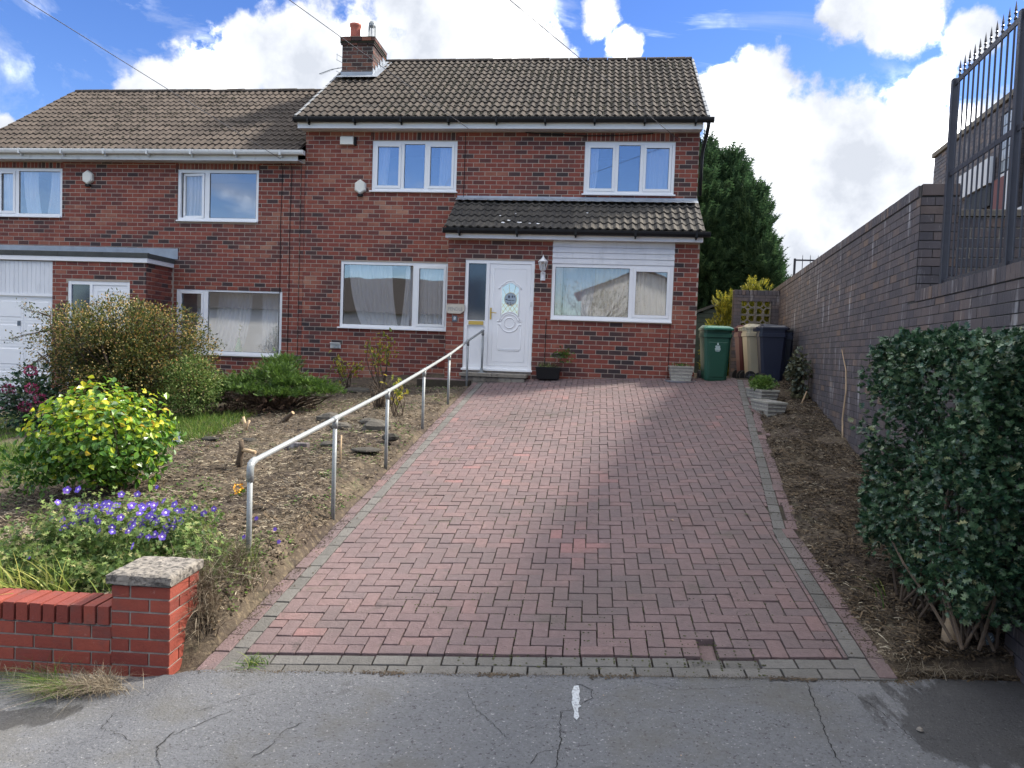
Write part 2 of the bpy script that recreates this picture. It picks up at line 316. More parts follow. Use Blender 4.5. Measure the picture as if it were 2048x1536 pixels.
M_['road']=plain('road_asphalt',(.06,.06,.062),.9,namp=.2,bump=.4)
M_['crack']=plain('crack_dark',(.012,.012,.012),1,namp=0,bump=0)
M_['patch']=mat('white_paint_splash',[(0,(.36,.40,.44)),(1,(.55,.57,.59))],.7,60,.3,.4,90,rnd=False,stain=[((.14,.14,.15),70,.52,.62,(1,1,1),.8)])
M_['wet']=mat('damp_asphalt',[(0,(.042,.042,.045)),(1,(.068,.067,.070))],.55,6,.3,.7,190,rnd=False,stain=[((.22,.22,.22),60,.60,.66,(4,4,4),.7)])
M_['turf']=mat('turf_soil',[(0,(.03,.05,.015)),(1,(.06,.09,.02))],1,8,.4,.5,50,rnd=False)
M_['room']=plain('room_plaster',(.72,.73,.74),.9)
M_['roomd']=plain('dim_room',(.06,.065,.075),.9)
M_['curt']=mat('curtain_cloth',[(0,(.80,.82,.86)),(1,(.90,.91,.92))],.9,9,.05,.1,60,rnd=False,trans=.25)
M_['curtc']=mat('cream_curtain_cloth',[(0,(.72,.66,.54)),(1,(.84,.78,.66))],.9,9,.1,.1,60,rnd=False,trans=.3)
M_['brass']=plain('brass',(.52,.36,.10),.3,metal=.8)
M_['slate']=mat('stone_sign',[(0,(.46,.42,.35)),(1,(.58,.54,.46))],.8,12,.15,.3,60,rnd=False)
M_['inkb']=plain('dark_lettering',(.07,.08,.11),.7)
M_['numb']=plain('number_tile',(.10,.13,.16),.5)
M_['stone']=mat('york_stone',[(0,(.13,.115,.095)),(.5,(.19,.17,.14)),(1,(.27,.25,.21))],.9,9,.35,.8,40,stain=[((.045,.04,.033),14,.55,.68,(1,1,1),.7)])
M_['rock']=mat('garden_rock',[(0,(0.03,0.027,0.0228)),(.5,(0.06,0.054,0.045)),(1,(0.102,0.093,0.078))],.95,9,.4,.9,30,stain=[((.05,.06,.025),5,.55,.7,(1,1,1),.6)])
M_['plcon']=mat('planter_concrete',[(0,(.25,.245,.21)),(1,(.36,.35,.30))],.95,14,.3,.7,60,rnd=False,stain=[((.10,.11,.08),9,.56,.7,(1,1,1),.6)])
M_['bark']=mat('bark',[(0,(.05,.035,.025)),(1,(.11,.08,.055))],.95,20,.4,.8,60)
M_['cut']=mat('pale_cut_wood',[(0,(.35,.24,.14)),(1,(.52,.38,.24))],.9,30,.3,.4,90)
M_['green']=plain('green_bin_plastic',(.012,.068,.042),.45,namp=.15,bump=.1)
M_['greenl']=plain('green_bin_lid_plastic',(.02,.115,.075),.35,namp=.12)
M_['navy']=plain('navy_bin_plastic',(.008,.012,.030),.42,namp=.15,bump=.1)
M_['maroon']=plain('maroon_bin_plastic',(.06,.006,.012),.42,namp=.15)
M_['cream']=plain('cream_bin_plastic',(.42,.37,.26),.5,namp=.1)
M_['tyre']=plain('tyre_rubber',(.02,.02,.02),.8)
M_['logo']=plain('white_print',(.55,.68,.66),.6)
M_['shed']=mat('green_stained_timber',[(0,(.028,.045,.038)),(1,(.050,.070,.058))],.85,5,.3,.4,30,stretch=(1,1,6))
M_['scr']=mat('screen_block_concrete',[(0,(0.16,0.152,0.128)),(1,(0.224,0.212,0.184))],.95,14,.3,.6,60,rnd=False)
M_['trim']=mat('grey_white_trim',[(0,(.55,.57,.60)),(1,(.66,.68,.71))],.5,3,.1,.1)
M_['redb']=plain('red_brown_paint',(.14,.03,.025),.5)
M_['bglass']=mat('glass_block',[(0,(.22,.25,.28)),(.5,(.34,.38,.41)),(1,(.46,.49,.52))],.2,20,.25,.3,30)
M_['render']=mat('white_render',[(0,(.70,.69,.66)),(1,(.78,.77,.74))],.9,4,.08,.2,60,rnd=False)
M_['optile']=mat('brown_roof_tile',[(0,(.04,.033,.030)),(1,(.065,.052,.046))],.9,9,.3,.4,60)
M_['vase']=plain('green_glaze',(.02,.42,.17),.3)
M_['clear']=plain('clear_plastic',(.45,.47,.48),.25)
def glass(name,refl,tint=(1,1,1),rough=.01,base=None):
    M=bpy.data.materials.new(name); M.use_nodes=True; t=M.node_tree; n=t.nodes; l=t.links; n.clear()
    g=n.new('ShaderNodeBsdfGlossy'); g.inputs[0].default_value=(.96,.98,1,1); g.inputs['Roughness'].default_value=rough
    tr=n.new('ShaderNodeBsdfTransparent'); tr.inputs[0].default_value=(*tint,1)
    body=tr.outputs[0]
    if base:
        df=n.new('ShaderNodeBsdfDiffuse'); df.inputs[0].default_value=(*base,1); mm=n.new('ShaderNodeMixShader'); mm.inputs[0].default_value=.5; l.new(tr.outputs[0],mm.inputs[1]); l.new(df.outputs[0],mm.inputs[2]); body=mm.outputs[0]
    lw=n.new('ShaderNodeLayerWeight'); lw.inputs[0].default_value=.25
    ma=n.new('ShaderNodeMath'); ma.operation='MULTIPLY_ADD'; ma.use_clamp=True; l.new(lw.outputs['Fresnel'],ma.inputs[0]); ma.inputs[1].default_value=.8; ma.inputs[2].default_value=refl
    geo=n.new('ShaderNodeNewGeometry'); no=n.new('ShaderNodeTexNoise'); no.inputs['Scale'].default_value=1.1; l.new(geo.outputs['Position'],no.inputs[0])
    bp=n.new('ShaderNodeBump'); bp.inputs['Strength'].default_value=.05; bp.inputs['Distance'].default_value=.03; l.new(no.outputs[0],bp.inputs['Height']); l.new(bp.outputs[0],g.inputs['Normal'])
    mx=n.new('ShaderNodeMixShader'); l.new(ma.outputs[0],mx.inputs[0]); l.new(body,mx.inputs[1]); l.new(g.outputs[0],mx.inputs[2])
    o=n.new('ShaderNodeOutputMaterial'); l.new(mx.outputs[0],o.inputs[0]); return M
M_['glass']=glass('window_glass',.15)
M_['glassh']=glass('strongly_reflecting_glass',.28)
M_['glassm']=glass('porch_window_glass',.12)
M_['glassd']=glass('obscured_glass',.06,(.2,.25,.3),.08,(.06,.10,.16))
M_['lamp']=glass('lantern_glass',.25)
def leafm(name,cols,rough=.5,trans=.3,namp=.25,spec=.4): return mat(name,cols,rough,9,namp,0,50,trans=trans,spec=spec)
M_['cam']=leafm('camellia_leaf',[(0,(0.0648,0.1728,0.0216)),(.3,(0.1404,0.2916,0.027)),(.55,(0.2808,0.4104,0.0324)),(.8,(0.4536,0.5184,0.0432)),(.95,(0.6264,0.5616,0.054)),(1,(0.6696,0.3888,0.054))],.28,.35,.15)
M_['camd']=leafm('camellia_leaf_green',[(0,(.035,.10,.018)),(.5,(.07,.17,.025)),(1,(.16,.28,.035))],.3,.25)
M_['holly']=leafm('holly_leaf',[(0,(.014,.044,.024)),(.45,(.030,.076,.038)),(.85,(.085,.155,.075)),(.96,(.12,.18,.09)),(1,(.30,.30,.16))],.3,.12,.2,.45)
M_['berry']=leafm('berry_shrub_leaf',[(0,(0.02553,0.03779,0.01386)),(.4,(0.06199,0.08818,0.02204)),(.72,(0.1386,0.1512,0.03779)),(.87,(0.248,0.189,0.05669)),(.95,(0.3647,0.2016,0.06298)),(1,(0.4522,0.2897,0.1134))],.5,.4)
M_['berryy']=leafm('yellow_berry',[(0,(.42,.33,.12)),(.6,(.55,.44,.17)),(1,(.34,.16,.07))],.4,.1)
M_['jun']=leafm('juniper_frond',[(0,(.030,.065,.018)),(.5,(.065,.13,.026)),(1,(.15,.25,.04))],.6,.3)
M_['juni']=leafm('juniper_dead_twig',[(0,(.05,.03,.02)),(1,(.11,.065,.04))],.9,.0)
M_['ger']=leafm('cranesbill_leaf',[(0,(.05,.10,.025)),(.5,(.12,.20,.045)),(.8,(.22,.30,.08)),(1,(.38,.36,.16))],.6,.35)
M_['petal']=leafm('violet_petal',[(0,(.12,.07,.50)),(.5,(.16,.10,.62)),(1,(.28,.14,.60))],.6,.35,.1)
M_['petc']=plain('pale_flower_centre',(.70,.62,.75),.7)
M_['con']=leafm('conifer_frond',[(0,(0.0204,0.0527,0.0221)),(.5,(0.0425,0.0935,0.0391)),(1,(0.08075,0.1445,0.0595))],.7,.35)
M_['gold']=leafm('golden_frond',[(0,(.07,.10,.02)),(.45,(.20,.22,.03)),(1,(.50,.44,.05))],.6,.35)
M_['grass']=leafm('grass_blade',[(0,(.04,.09,.015)),(.5,(.08,.17,.02)),(.8,(.15,.24,.03)),(1,(.30,.30,.08))],.6,.35)
M_['blade']=leafm('strap_leaf',[(0,(.10,.17,.03)),(.5,(.24,.30,.06)),(1,(.45,.42,.12))],.5,.4)
M_['straw']=leafm('dry_clipping',[(0,(0.07464,0.05557,0.0404)),(.35,(0.1576,0.124,0.08529)),(.75,(0.2737,0.2266,0.1616)),(1,(0.4644,0.4104,0.3052))],.85,.1)
M_['mulch']=leafm('leaf_litter',[(0,(0.02346,0.017,0.01285)),(.5,(0.07038,0.051,0.03213)),(1,(0.1564,0.1105,0.06426))],.9,.05)
M_['weed']=leafm('weed_leaf',[(0,(.05,.11,.02)),(1,(.13,.22,.04))],.5,.3)
M_['rose']=leafm('shrub_yellow_leaf',[(0,(.14,.20,.03)),(.5,(.36,.34,.05)),(1,(.50,.38,.06))],.5,.35)
M_['hyd']=leafm('hydrangea_floret',[(0,(.20,.02,.07)),(1,(.42,.07,.18))],.6,.2)
M_['marig']=leafm('orange_petal',[(0,(.70,.30,.02)),(1,(.75,.45,.03))],.6,.2)
M_['dead']=leafm('withered_leaf',[(0,(.06,.06,.03)),(.5,(.12,.12,.06)),(1,(.20,.24,.19))],.7,.2)

# ------------------------------------------------------------------ brickwork
BRV=[(0,0,0),(1,0,0),(1,0,1),(0,0,1),(0,1,0),(1,1,0),(1,1,1),(0,1,1)]
def brick_mesh(w,h,d,c=.0018):
    # face towards -y (front at y=0), chamfered; origin at the middle of the front face
    a,b=w/2,h/2
    V=[(-a+c,0,-b+c),(a-c,0,-b+c),(a-c,0,b-c),(-a+c,0,b-c),(-a,c,-b),(a,c,-b),(a,c,b),(-a,c,b),(-a,d,-b),(a,d,-b),(a,d,b),(-a,d,b)]
    F=[(0,1,2,3)]+[(i+4,(i+1)%4+4,(i+1)%4,i) for i in range(4)]+[(i+8,(i+1)%4+8,(i+1)%4+4,i+4) for i in range(4)]
    return V,F
def cuts(a,b,segs):
    out=[(a,b)]
    for s0,s1 in segs:
        nx=[]
        for p,q in out:
            if s1<=p or s0>=q: nx.append((p,q)); continue
            if s0-p>.03: nx.append((p,s0))
            if q-s1>.03: nx.append((s1,q))
        out=nx
    return out
def brick_field(U,O,u0,u1,z0,z1,holes,course,bl,joint,proud=.0045,soldiers=(),zbase=None,vj=None,off=0,jit=.0015,bh=None):
    """matrices of bricks on a vertical face. U: unit vector along the face, O: point (u=0). outward = U x Z (right-handed: (Uy,-Ux))."""
    U=np.array(U,float); out=np.array([U[1],-U[0],0.]); O=np.array(O,float); Ms=[]
    zb=z0 if zbase is None else zbase; vj=joint if vj is None else vj
    k=int(math.floor((z0-zb)/course)); bh=bh or course-joint
    while zb+k*course<z1-.02:
        a=max(zb+k*course,z0); t=min(zb+(k+1)*course-joint,z1); zc=(a+t)/2
        if t-a>.02:
            seg=[(h[0],h[1]) for h in holes if h[2]<zc<h[3]]
            st=(k%2)*bl/2+off; i=math.floor((u0-st)/bl)
            while st+i*bl<u1:
                p=max(st+i*bl,u0); q=min(st+(i+1)*bl-vj,u1)
                if q-p>.03:
                    for c0,c1 in cuts(p,q,seg):
                        w=c1-c0
                        if w<.03: continue
                        hh=(t-a)
                        P=O+U*(c0+c1)/2+out*(proud+RS.uniform(-jit,jit)); P[2]=O[2]+zc
                        Ms.append(TM((U*(w/(bl-joint)),-out,np.array([0,0,hh/bh])),P))
                i+=1
        k+=1
    for s0,s1,a,t in soldiers:
        n=max(1,round((s1-s0)/(bh+joint))); w=(s1-s0)/n
        for i in range(n):
            c=s0+(i+.5)*w; P=O+U*c+out*(proud+RS.uniform(-jit,jit)); P[2]=O[2]+(a+t)/2
            # brick stood on end: its length runs up
            Ms.append(TM((np.array([0,0,(t-a-joint)/(bl-joint)]),-out,-U*((w-joint)/bh)),P))
    return Ms
def wall_body(mb,U,O,u0,u1,z0,z1,holes,th):
    """solid backing with openings, front at the face plane, going th inwards"""
    U=Vector(U); inn=Vector((-U.y,U.x,0)); O=Vector(O)
    us=sorted({u0,u1,*[min(max(h[i],u0),u1) for h in holes for i in (0,1)]}); zs=sorted({z0,z1,*[min(max(h[i],z0),z1) for h in holes for i in (2,3)]})
    ok={}
    for i in range(len(us)-1):
        for j in range(len(zs)-1):
            c=((us[i]+us[i+1])/2,(zs[j]+zs[j+1])/2)
            ok[i,j]=not any(h[0]<c[0]<h[1] and h[2]<c[1]<h[3] for h in holes)
    def P(u,d,z): p=O+U*u+inn*d; return (p.x,p.y,O.z+z)
    for (i,j),v in ok.items():
        if not v: continue
        a,b,c,e=us[i],us[i+1],zs[j],zs[j+1]
        mb.add([P(a,0,c),P(b,0,c),P(b,0,e),P(a,0,e)],[(0,1,2,3)])
        mb.add([P(a,th,c),P(b,th,c),P(b,th,e),P(a,th,e)],[(3,2,1,0)])
        for di,dj,A,B in ((-1,0,(a,c),(a,e)),(1,0,(b,c),(b,e)),(0,-1,(a,c),(b,c)),(0,1,(a,e),(b,e))):
            if not ok.get((i+di,j+dj),False):
                mb.add([P(A[0],0,A[1]),P(B[0],0,B[1]),P(B[0],th,B[1]),P(A[0],th,A[1])],[(0,1,2,3)])
HC,HL,HJ=.0865,.238,.0125
HV,HF=brick_mesh(HL-HJ,HC-HJ,.03)

# ================================================================== THE SETTING
def axis(a,b,st): return list(np.arange(a,b,st))
xs=sorted(set([-90,-60,-40,-30,-24,-20,-17,-15.5]+[round(v,3) for v in axis(-14.5,-6,.16)]+[round(v,3) for v in axis(-6,4.6,.075)]+[4.8,5.5,7,10,15,25,40,60,90]))
ys=sorted(set([-90,-60,-40,-30,-20,-12,-8,-5,-2,0,1,2,3,3.6]+[round(v,3) for v in axis(3.7,9,.075)]+[round(v,3) for v in axis(9,15.1,.11)]+[15.6,16.5,18,20,24,30,45,70,120,200]))
V=[(x,y,zg(x,y) if -15<x<4.9 and 3.5<y<15.2 else (min(zg(x,y,False),1.42) if y>4.2 and abs(x)<15 else (min(.2+.11*(min(y,14)-4.5),1.4) if y>4.2 else max(-.6,min(.3,zpave(x,y)))-.05))) for y in ys for x in xs]
nx=len(xs); F=[(j*nx+i,j*nx+i+1,(j+1)*nx+i+1,(j+1)*nx+i) for j in range(len(ys)-1) for i in range(nx-1)]
gme=np_mesh('ground',V,F,M_['soil'],True); ground=link('ground',gme,kind='structure')

# pavement: a gently warped asphalt sheet whose far edge meets the drive and the walls
def pedge(x):
    if x<-2.44: return 4.115+.058*(x+2.44)
    if x>1.80: return 4.33+.02*(x-1.8)
    return frontY(x)-.0
pxs=[-40,-20,-12,-8,-6.5]+axis(-6,4.01,.1)+[4.5,6,10,20,40]; V=[];F=[]
rows=[-1.9,-1,0,.8,1.6,2.2,2.7,3.1,3.4,3.6,3.75,3.85,3.95]
for x in pxs:
    for y in rows: V.append((x,y,zpave(x,y)+.004*mnoise.noise(Vector((x*2,y*2,0)))+.010*mnoise.noise(Vector((x*.7,y*.7,5)))))
    e=pedge(x)+(.012*mnoise.noise(Vector((x*7,2,0))))
    V.append((x,e,zpave(x,e)))
nr=len(rows)+1; F=[(i*nr+j,(i+1)*nr+j,(i+1)*nr+j+1,i*nr+j+1) for i in range(len(pxs)-1) for j in range(nr-1)]
pavement=link('pavement',np_mesh('pavement',V,F,M_['asph'],True),kind='structure')
road=MB(); road.add([(-60,-9,zpave(-3.5,-2)-.16),(60,-9,.05),(60,-1.95,.05),(-60,-1.95,zpave(-3.5,-2)-.16)],[(0,1,2,3)]); road.build('road',M_['road'],kind='structure')
kb=MB(); 
for i in range(60): x=-14+i*.5; kb.cbox(x,x+.49,-2.04,-1.9,-.6,zpave(x+.25,-1.9)+.002,.01)
kb.build('kerb',M_['cap'],pavement,kind='structure')

def ribbon(mb,pts,w,dz=.003,zf=zpave,taper=True):
    P=[Vector((x,y,0)) for x,y in pts]; V=[]
    for i,p in enumerate(P):
        t=(P[min(i+1,len(P)-1)]-P[max(i-1,0)]).normalized(); n=Vector((-t.y,t.x,0)); ww=w*.5*random.uniform(.3,1.7)*(.3 if taper and i in (0,len(P)-1) else 1)
        for s in (-1,1):
            q=p+n*ww*s; V.append((q.x,q.y,zf(q.x,q.y)+.006*0+.010*mnoise.noise(Vector((q.x*.7,q.y*.7,5)))+.004*mnoise.noise(Vector((q.x*2,q.y*2,0)))+dz))
    mb.add(V,[(2*i,2*i+1,2*i+3,2*i+2) for i in range(len(P)-1)])
def jag(a,b,n=9,amp=.03):
    return [(a[0]+(b[0]-a[0])*i/n+(random.uniform(-amp,amp) if 0<i<n else 0),a[1]+(b[1]-a[1])*i/n+(random.uniform(-amp,amp) if 0<i<n else 0)) for i in range(n+1)]
cr=MB()
for pts,w in (([(-1.80,3.64),(-2.0,3.33)],.003),([(-1.99,3.40),(-1.99,3.25),(-1.87,3.08),(-1.86,2.9)],.005),([(-1.39,3.54),(-1.45,3.46),(-1.46,3.30),(-1.5,3.2)],.003),
    ([(-2.48,3.66),(-2.42,3.46),(-2.26,3.36),(-2.14,3.29)],.003),([(-.114,2.9),(-.114,3.25),(-.10,3.45),(-.117,3.757),(-.054,3.79)],.004),([(-.05,3.80),(.046,3.92),(.046,4.02),(-.05,4.09)],.003),([(-.11,3.41),(-.2,3.36),(-.226,3.266)],.003),
    ([(1.213,4.19),(1.189,3.959),(1.149,3.61),(1.141,3.397)],.004),([(-.654,4.0),(-.55,3.75),(-.34,3.468)],.002),([(1.38,4.2),(1.5,3.9),(1.56,3.6)],.0022),([(-2.0,3.6),(-1.7,3.9)],.002),([(.3,4.15),(.5,4.05),(.9,4.12)],.002)):
    full=[]
    for a,b in zip(pts[:-1],pts[1:]):
        n=max(3,int(math.dist(a,b)/.018)); full+=jag(a,b,n,.007)[:-1]
    full.append(pts[-1]); ribbon(cr,full,w)
cr.build('crack',M_['crack'],pavement)
sp=MB()
def blob(mb,cx,cy,rx,ry,zf=zpave,dz=.005,n=26,rot=0):
    V=[]
    for k in range(n):
        a=2*PI*k/n; r=1+random.uniform(-.14,.14); u=rx*r*math.cos(a); v=ry*r*math.sin(a)
        x=cx+u*math.cos(rot)-v*math.sin(rot); y=cy+u*math.sin(rot)+v*math.cos(rot)
        V.append((x,y,zf(x,y)+.010*mnoise.noise(Vector((x*.7,y*.7,5)))+.004*mnoise.noise(Vector((x*2,y*2,0)))+dz))
    mb.add(V,[tuple(range(n))])
SP=[(-.055,4.05),(-.030,4.06),(-.022,3.99),(-.026,3.95),(-.018,3.90),(-.024,3.85),(-.010,3.82),(-.026,3.80),(-.024,3.75),(-.018,3.71),(-.030,3.675),(-.046,3.70),(-.044,3.76),(-.052,3.80),(-.062,3.86),(-.058,3.92),(-.066,3.97)]
sp.add([(x,y,zpave(x,y)+.010*mnoise.noise(Vector((x*.7,y*.7,5)))+.004*mnoise.noise(Vector((x*2,y*2,0)))+.005) for x,y in SP],[tuple(range(len(SP)))])
sp.build('paint_splash',M_['patch'],pavement)

# ---------------------------------------------------------------- driveway of concrete block pavers
jb=MB(); V=[];F=[]; ny=44
for j in range(ny+1):
    y=4.2+(14.08-4.2)*j/ny
    for i in range(2): V.append((-2.27 if i==0 else edgeR(y),y,zdrive(-2.27 if i==0 else edgeR(y),y)-(.016 if y>4.65 else .05)))
    for i in range(2): V.append((-2.27 if i==0 else edgeR(y),y,zdrive(-2.27 if i==0 else edgeR(y),y)-.16))
for j in range(ny):
    o=j*4; F+=[(o,o+1,o+5,o+4),(o,o+4,o+6,o+2),(o+1,o+3,o+7,o+5)]
F.append((0,2,3,1)); jb.add(V,F); 
# return to the left of the door and the little apron
driveway=jb.build('driveway',M_['joint'],kind='structure')
pn=np.array([-.045,-.137,1.]); pn/=np.linalg.norm(pn)
PV,PF=[],[]
def paver_mesh(w,l,d,c=.004):
    a,b=w/2,l/2
    V=[(-a+c,-b+c,0),(a-c,-b+c,0),(a-c,b-c,0),(-a+c,b-c,0),(-a,-b,-c),(a,-b,-c),(a,b,-c),(-a,b,-c),(-a,-b,-d),(a,-b,-d),(a,b,-d),(-a,b,-d)]
    F=[(0,1,2,3)]+[(i+4,(i+1)%4+4,(i+1)%4,i) for i in range(4)]+[(i+8,(i+1)%4+8,(i+1)%4+4,i+4) for i in range(4)]
    return V,F
PV,PF=paver_mesh(.1945,.0945,.045,.0022)
def paver(x,y,ang,sx=1,sy=1,dz=0,tilt=.006):
    u=np.array([math.cos(ang),math.sin(ang),0]); n=pn+np.array([RS.normal(0,tilt),RS.normal(0,tilt),0]); n/=np.linalg.norm(n)
    u=u-n*u.dot(n); u/=np.linalg.norm(u); v=np.cross(n,u)
    return TM((u*sx,v*sy,n),np.array([x,y,zdrive(x,y)+RS.normal(0,.0016)+dz+.004*mnoise.noise(Vector((x*1.4,y*1.4,9)))]))
U=.1015; Ms=[];Mg=[]
x0,y0=-2.27+.205,4.17
def cell(i,j):
    x=x0+(i+.5)*U; t=min(1,max(0,j*U/9.6)); return (x, 4.17+.210+(j+.5)*U+.054*(x+.48)*(1-t))
def inside(i,j):
    x,y=cell(i,j); return i>=0 and j>=0 and x+U/2<edgeR(y)-.203 and y<14.04
NI,NJ=int(5.4/U),int(10/U)
aw=lambda j:.054*(1-min(1,max(0,j*U/9.6)))
for i in range(-2,NI):
    for j in range(-4,NJ):
        k=(i-j)%4
        if k==0: a,b=(i,j),(i+1,j); ang=0
        elif k==3: a,b=(i,j),(i,j+1); ang=PI/2
        else: continue
        pa,pb=cell(*a),cell(*b); ia,ib=inside(*a),inside(*b)
        an=ang+aw(j)*(1 if ang==0 else .3)+RS.normal(0,.007)
        if ia and ib: Ms.append(paver((pa[0]+pb[0])/2,(pa[1]+pb[1])/2,an))
        elif ia or ib:
            p=pa if ia else pb; Ms.append(paver(p[0],p[1],an,.48,1) if ang==0 else paver(p[0],p[1],an,.48,1))
for j in range(NJ):          # cut slivers along the right border
    im=max([i for i in range(NI) if inside(i,j)],default=None)
    if im is None: continue
    x,y=cell(im,j); gap=edgeR(y)-.203-(x+U/2)
    if gap>.022: Ms.append(paver(x+U/2+gap/2,y,0,(gap-.007)/.1915,1))
# the collapsed block by the lower border
hx,hy=.78,4.50
keep=[]; best=min(range(len(Ms)),key=lambda q:math.hypot(Ms[q][0,3]-hx,Ms[q][1,3]-hy))
for q,m_ in enumerate(Ms):
    d=math.hypot(m_[0,3]-hx,m_[1,3]-hy)
    if q==best: m_=m_.copy(); m_[2,3]-=.040; 
    elif d<.3: m_=m_.copy(); m_[2,3]-=.006*(1-d/.3); m_[2,0]+=RS.normal(0,.02)
    keep.append(m_)
Ms=keep
# borders
y=frontY(-2.2)+.02
while y<13.9:
    Mg.append(paver(-2.27+.152,y+.1+.05,PI/2)); Ms.append(paver(-2.27+.05+RS.normal(0,.003),y+.1,PI/2)); y+=.203
y=frontY(1.7)
while y<13.7:
    sl=math.atan(.1309) if y>6.35 else 0
    xr=edgeR(y+.1)
    rg=RS.uniform(-.03,.05) if 6.2<y<12 and RS.rand()<.5 else 0
    Ms.append(paver(xr-.05+rg,y+.1,PI/2-sl)); Mg.append(paver(xr-.153,y+.1,PI/2-sl)); y+=.203
aF=math.atan(.054)
for r_ in (0,1):
    x=-2.27+.1+(.1 if r_ else 0)
    while x<1.60:
        yy=frontY(x)+.05+r_*.102; q=paver(x+.1,yy,aF,dz=-.004); 
        if abs(x+.1-.78)<.16 and r_: q[2,3]-=.01
        Mg.append(q); x+=.205
Ms+= [paver(-2.22,4.10+.07,PI/2-.0,1,1), paver(1.67,frontY(1.67)+.1,PI/2)]
# sc: largest first
pieces(driveway,'paver',PV,PF,Ms,M_['paver'],300,rest='pavers')
pieces(driveway,'grey_paver',PV,PF,Mg,M_['paverg'],300,rest='grey_pavers')
# step of paving and a brick apron left of the door
ap=MB(); ap.cbox(-3.25,-2.3,13.35,14.07,.95,1.262,.01); apron=ap.build('paved_landing',M_['joint'],kind='structure')
Ml=[]
for i in range(9):
    for j in range(3):
        Ml.append(TM((np.array([0,1.,0]),np.array([-1.,0,0]),np.array([0,0,1.])),np.array([-3.2+i*.102,13.47+j*.203,1.268])))
pieces(apron,'paver',PV,PF,Ml,M_['paver'],300)

# terrace behind the dark retaining wall, lawn, neighbour's drive
tb=MB(); tb.add([(2.75,-2,2.44),(30,-2,2.44),(30,7.1,2.44),(2.9,7.1,2.44)],[(0,1,2,3)]); tb.add([(2.95,7.1,2.95),(30,7.1,2.95),(30,60,3.3),(8.2,60,3.3),(4.0,17.6,3.0)],[(0,1,2,3,4)])
tb.build('terrace_ground',M_['soil'],kind='structure')
nb=MB(); V=[];F=[]
for j in range(9):
    for i in range(13):
        x=-15.2+i*.42; y=11.6+j*.3; V.append((x,y,zgard(x,min(y,13.9))+.05 if x>-14 else .45))
F=[(j*13+i,j*13+i+1,(j+1)*13+i+1,(j+1)*13+i) for j in range(8) for i in range(12)]
nb.add(V,F); nb.build('neighbour_drive',M_['asph'],kind='structure')

# ================================================================== DARK RETAINING WALL
WA=R(6.13); wd=np.array([math.sin(WA),math.cos(WA),0]); wn=np.array([math.cos(WA),-math.sin(WA),0])
WB=np.array([2.928,8.556,0.])
def wp(s,z,off=0): p=WB+wd*s+wn*off; return (p[0],p[1],z)
dw=thing('retaining_wall','tall dark blue brick retaining wall running back along the right of the driveway','wall',wp(-4,.2))
# face is seen from -wn; along-face unit u so that outward=(Uy,-Ux) = -wn  -> U = (-wd)?  (Uy,-Ux)=(-cos, sin)
Uw=-wd; 
s_far,s_pier,s_near=10.2,-1.56,-6.5
O=WB+wd*s_far       # u = distance from the far end towards the street
mb=MB(); wall_body(mb,(Uw[0],Uw[1],0),(O[0],O[1],0),0,s_far-s_pier,-.2,3.42,[],.30); wall_body(mb,(Uw[0],Uw[1],0),(O[0],O[1],0),s_far-s_pier,s_far-s_near,-.4,2.49,[],.30)
# cap the top and the pier end
mb.box(-.15,.15,-(s_far-s_pier)/2,(s_far-s_pier)/2,3.38,3.418,Matrix.Translation(Vector(wp((s_far+s_pier)/2,0,.155)))@Matrix.Rotation(-WA,4,'Z'))
mb.box(-.15,.15,-(s_pier-s_near)/2,(s_pier-s_near)/2,2.44,2.486,Matrix.Translation(Vector(wp((s_pier+s_near)/2,0,.155)))@Matrix.Rotation(-WA,4,'Z'))
dwall=mb.build('wall_core',M_['dmortar'],dw)
DC,DL,DJ=.0755,.225,.0065
DV,DF=brick_mesh(DL-DJ,DC-DJ,.05,.0015)
Ms=brick_field(Uw,O,0,s_far-s_pier-.21,.0,3.318,[],DC,DL,DJ,.004,vj=.004,zbase=3.318-DC*60,jit=.002)
Ms+=brick_field(Uw,O,s_far-s_pier-.225+.0,s_far-s_pier,2.40,3.318,[],DC,DL,DJ,.004,vj=.004,zbase=3.318-DC*60,off=(s_far-s_pier)%DL,jit=.002)
Ms+=brick_field(Uw,O,s_far-s_pier-.215,s_far-s_near,-.3,2.388,[],DC,DL,DJ,.004,vj=.004,zbase=3.318-DC*60,off=.05,jit=.002)
# coping of bricks on edge
def coping(sa,sb,z0,z1,th=.30):
    out=[];n=int((sa-sb)/.0755)
    for i in range(n):
        s=sa-(i+.5)*.0755; p=WB+wd*s-wn*(.010+RS.uniform(-.002,.002)); 
        out.append(TM((np.array([0,0,(z1-z0)/(DL-DJ)]),wn,wd*1.0),(p[0],p[1],(z0+z1)/2)))
    return out
CV,CF=brick_mesh(DL-DJ,DC-DJ,.34,.003)
Mc=coping(s_far,s_pier,3.328,3.428)+coping(s_pier-.02,s_near,2.397,2.497)
pieces(dwall,'brick',DV,DF,Ms,M_['dbrick'],300,rest='brick_courses')
pieces(dwall,'coping_brick',CV,CF,Mc,M_['dbrick'],150,rest='coping_bricks')
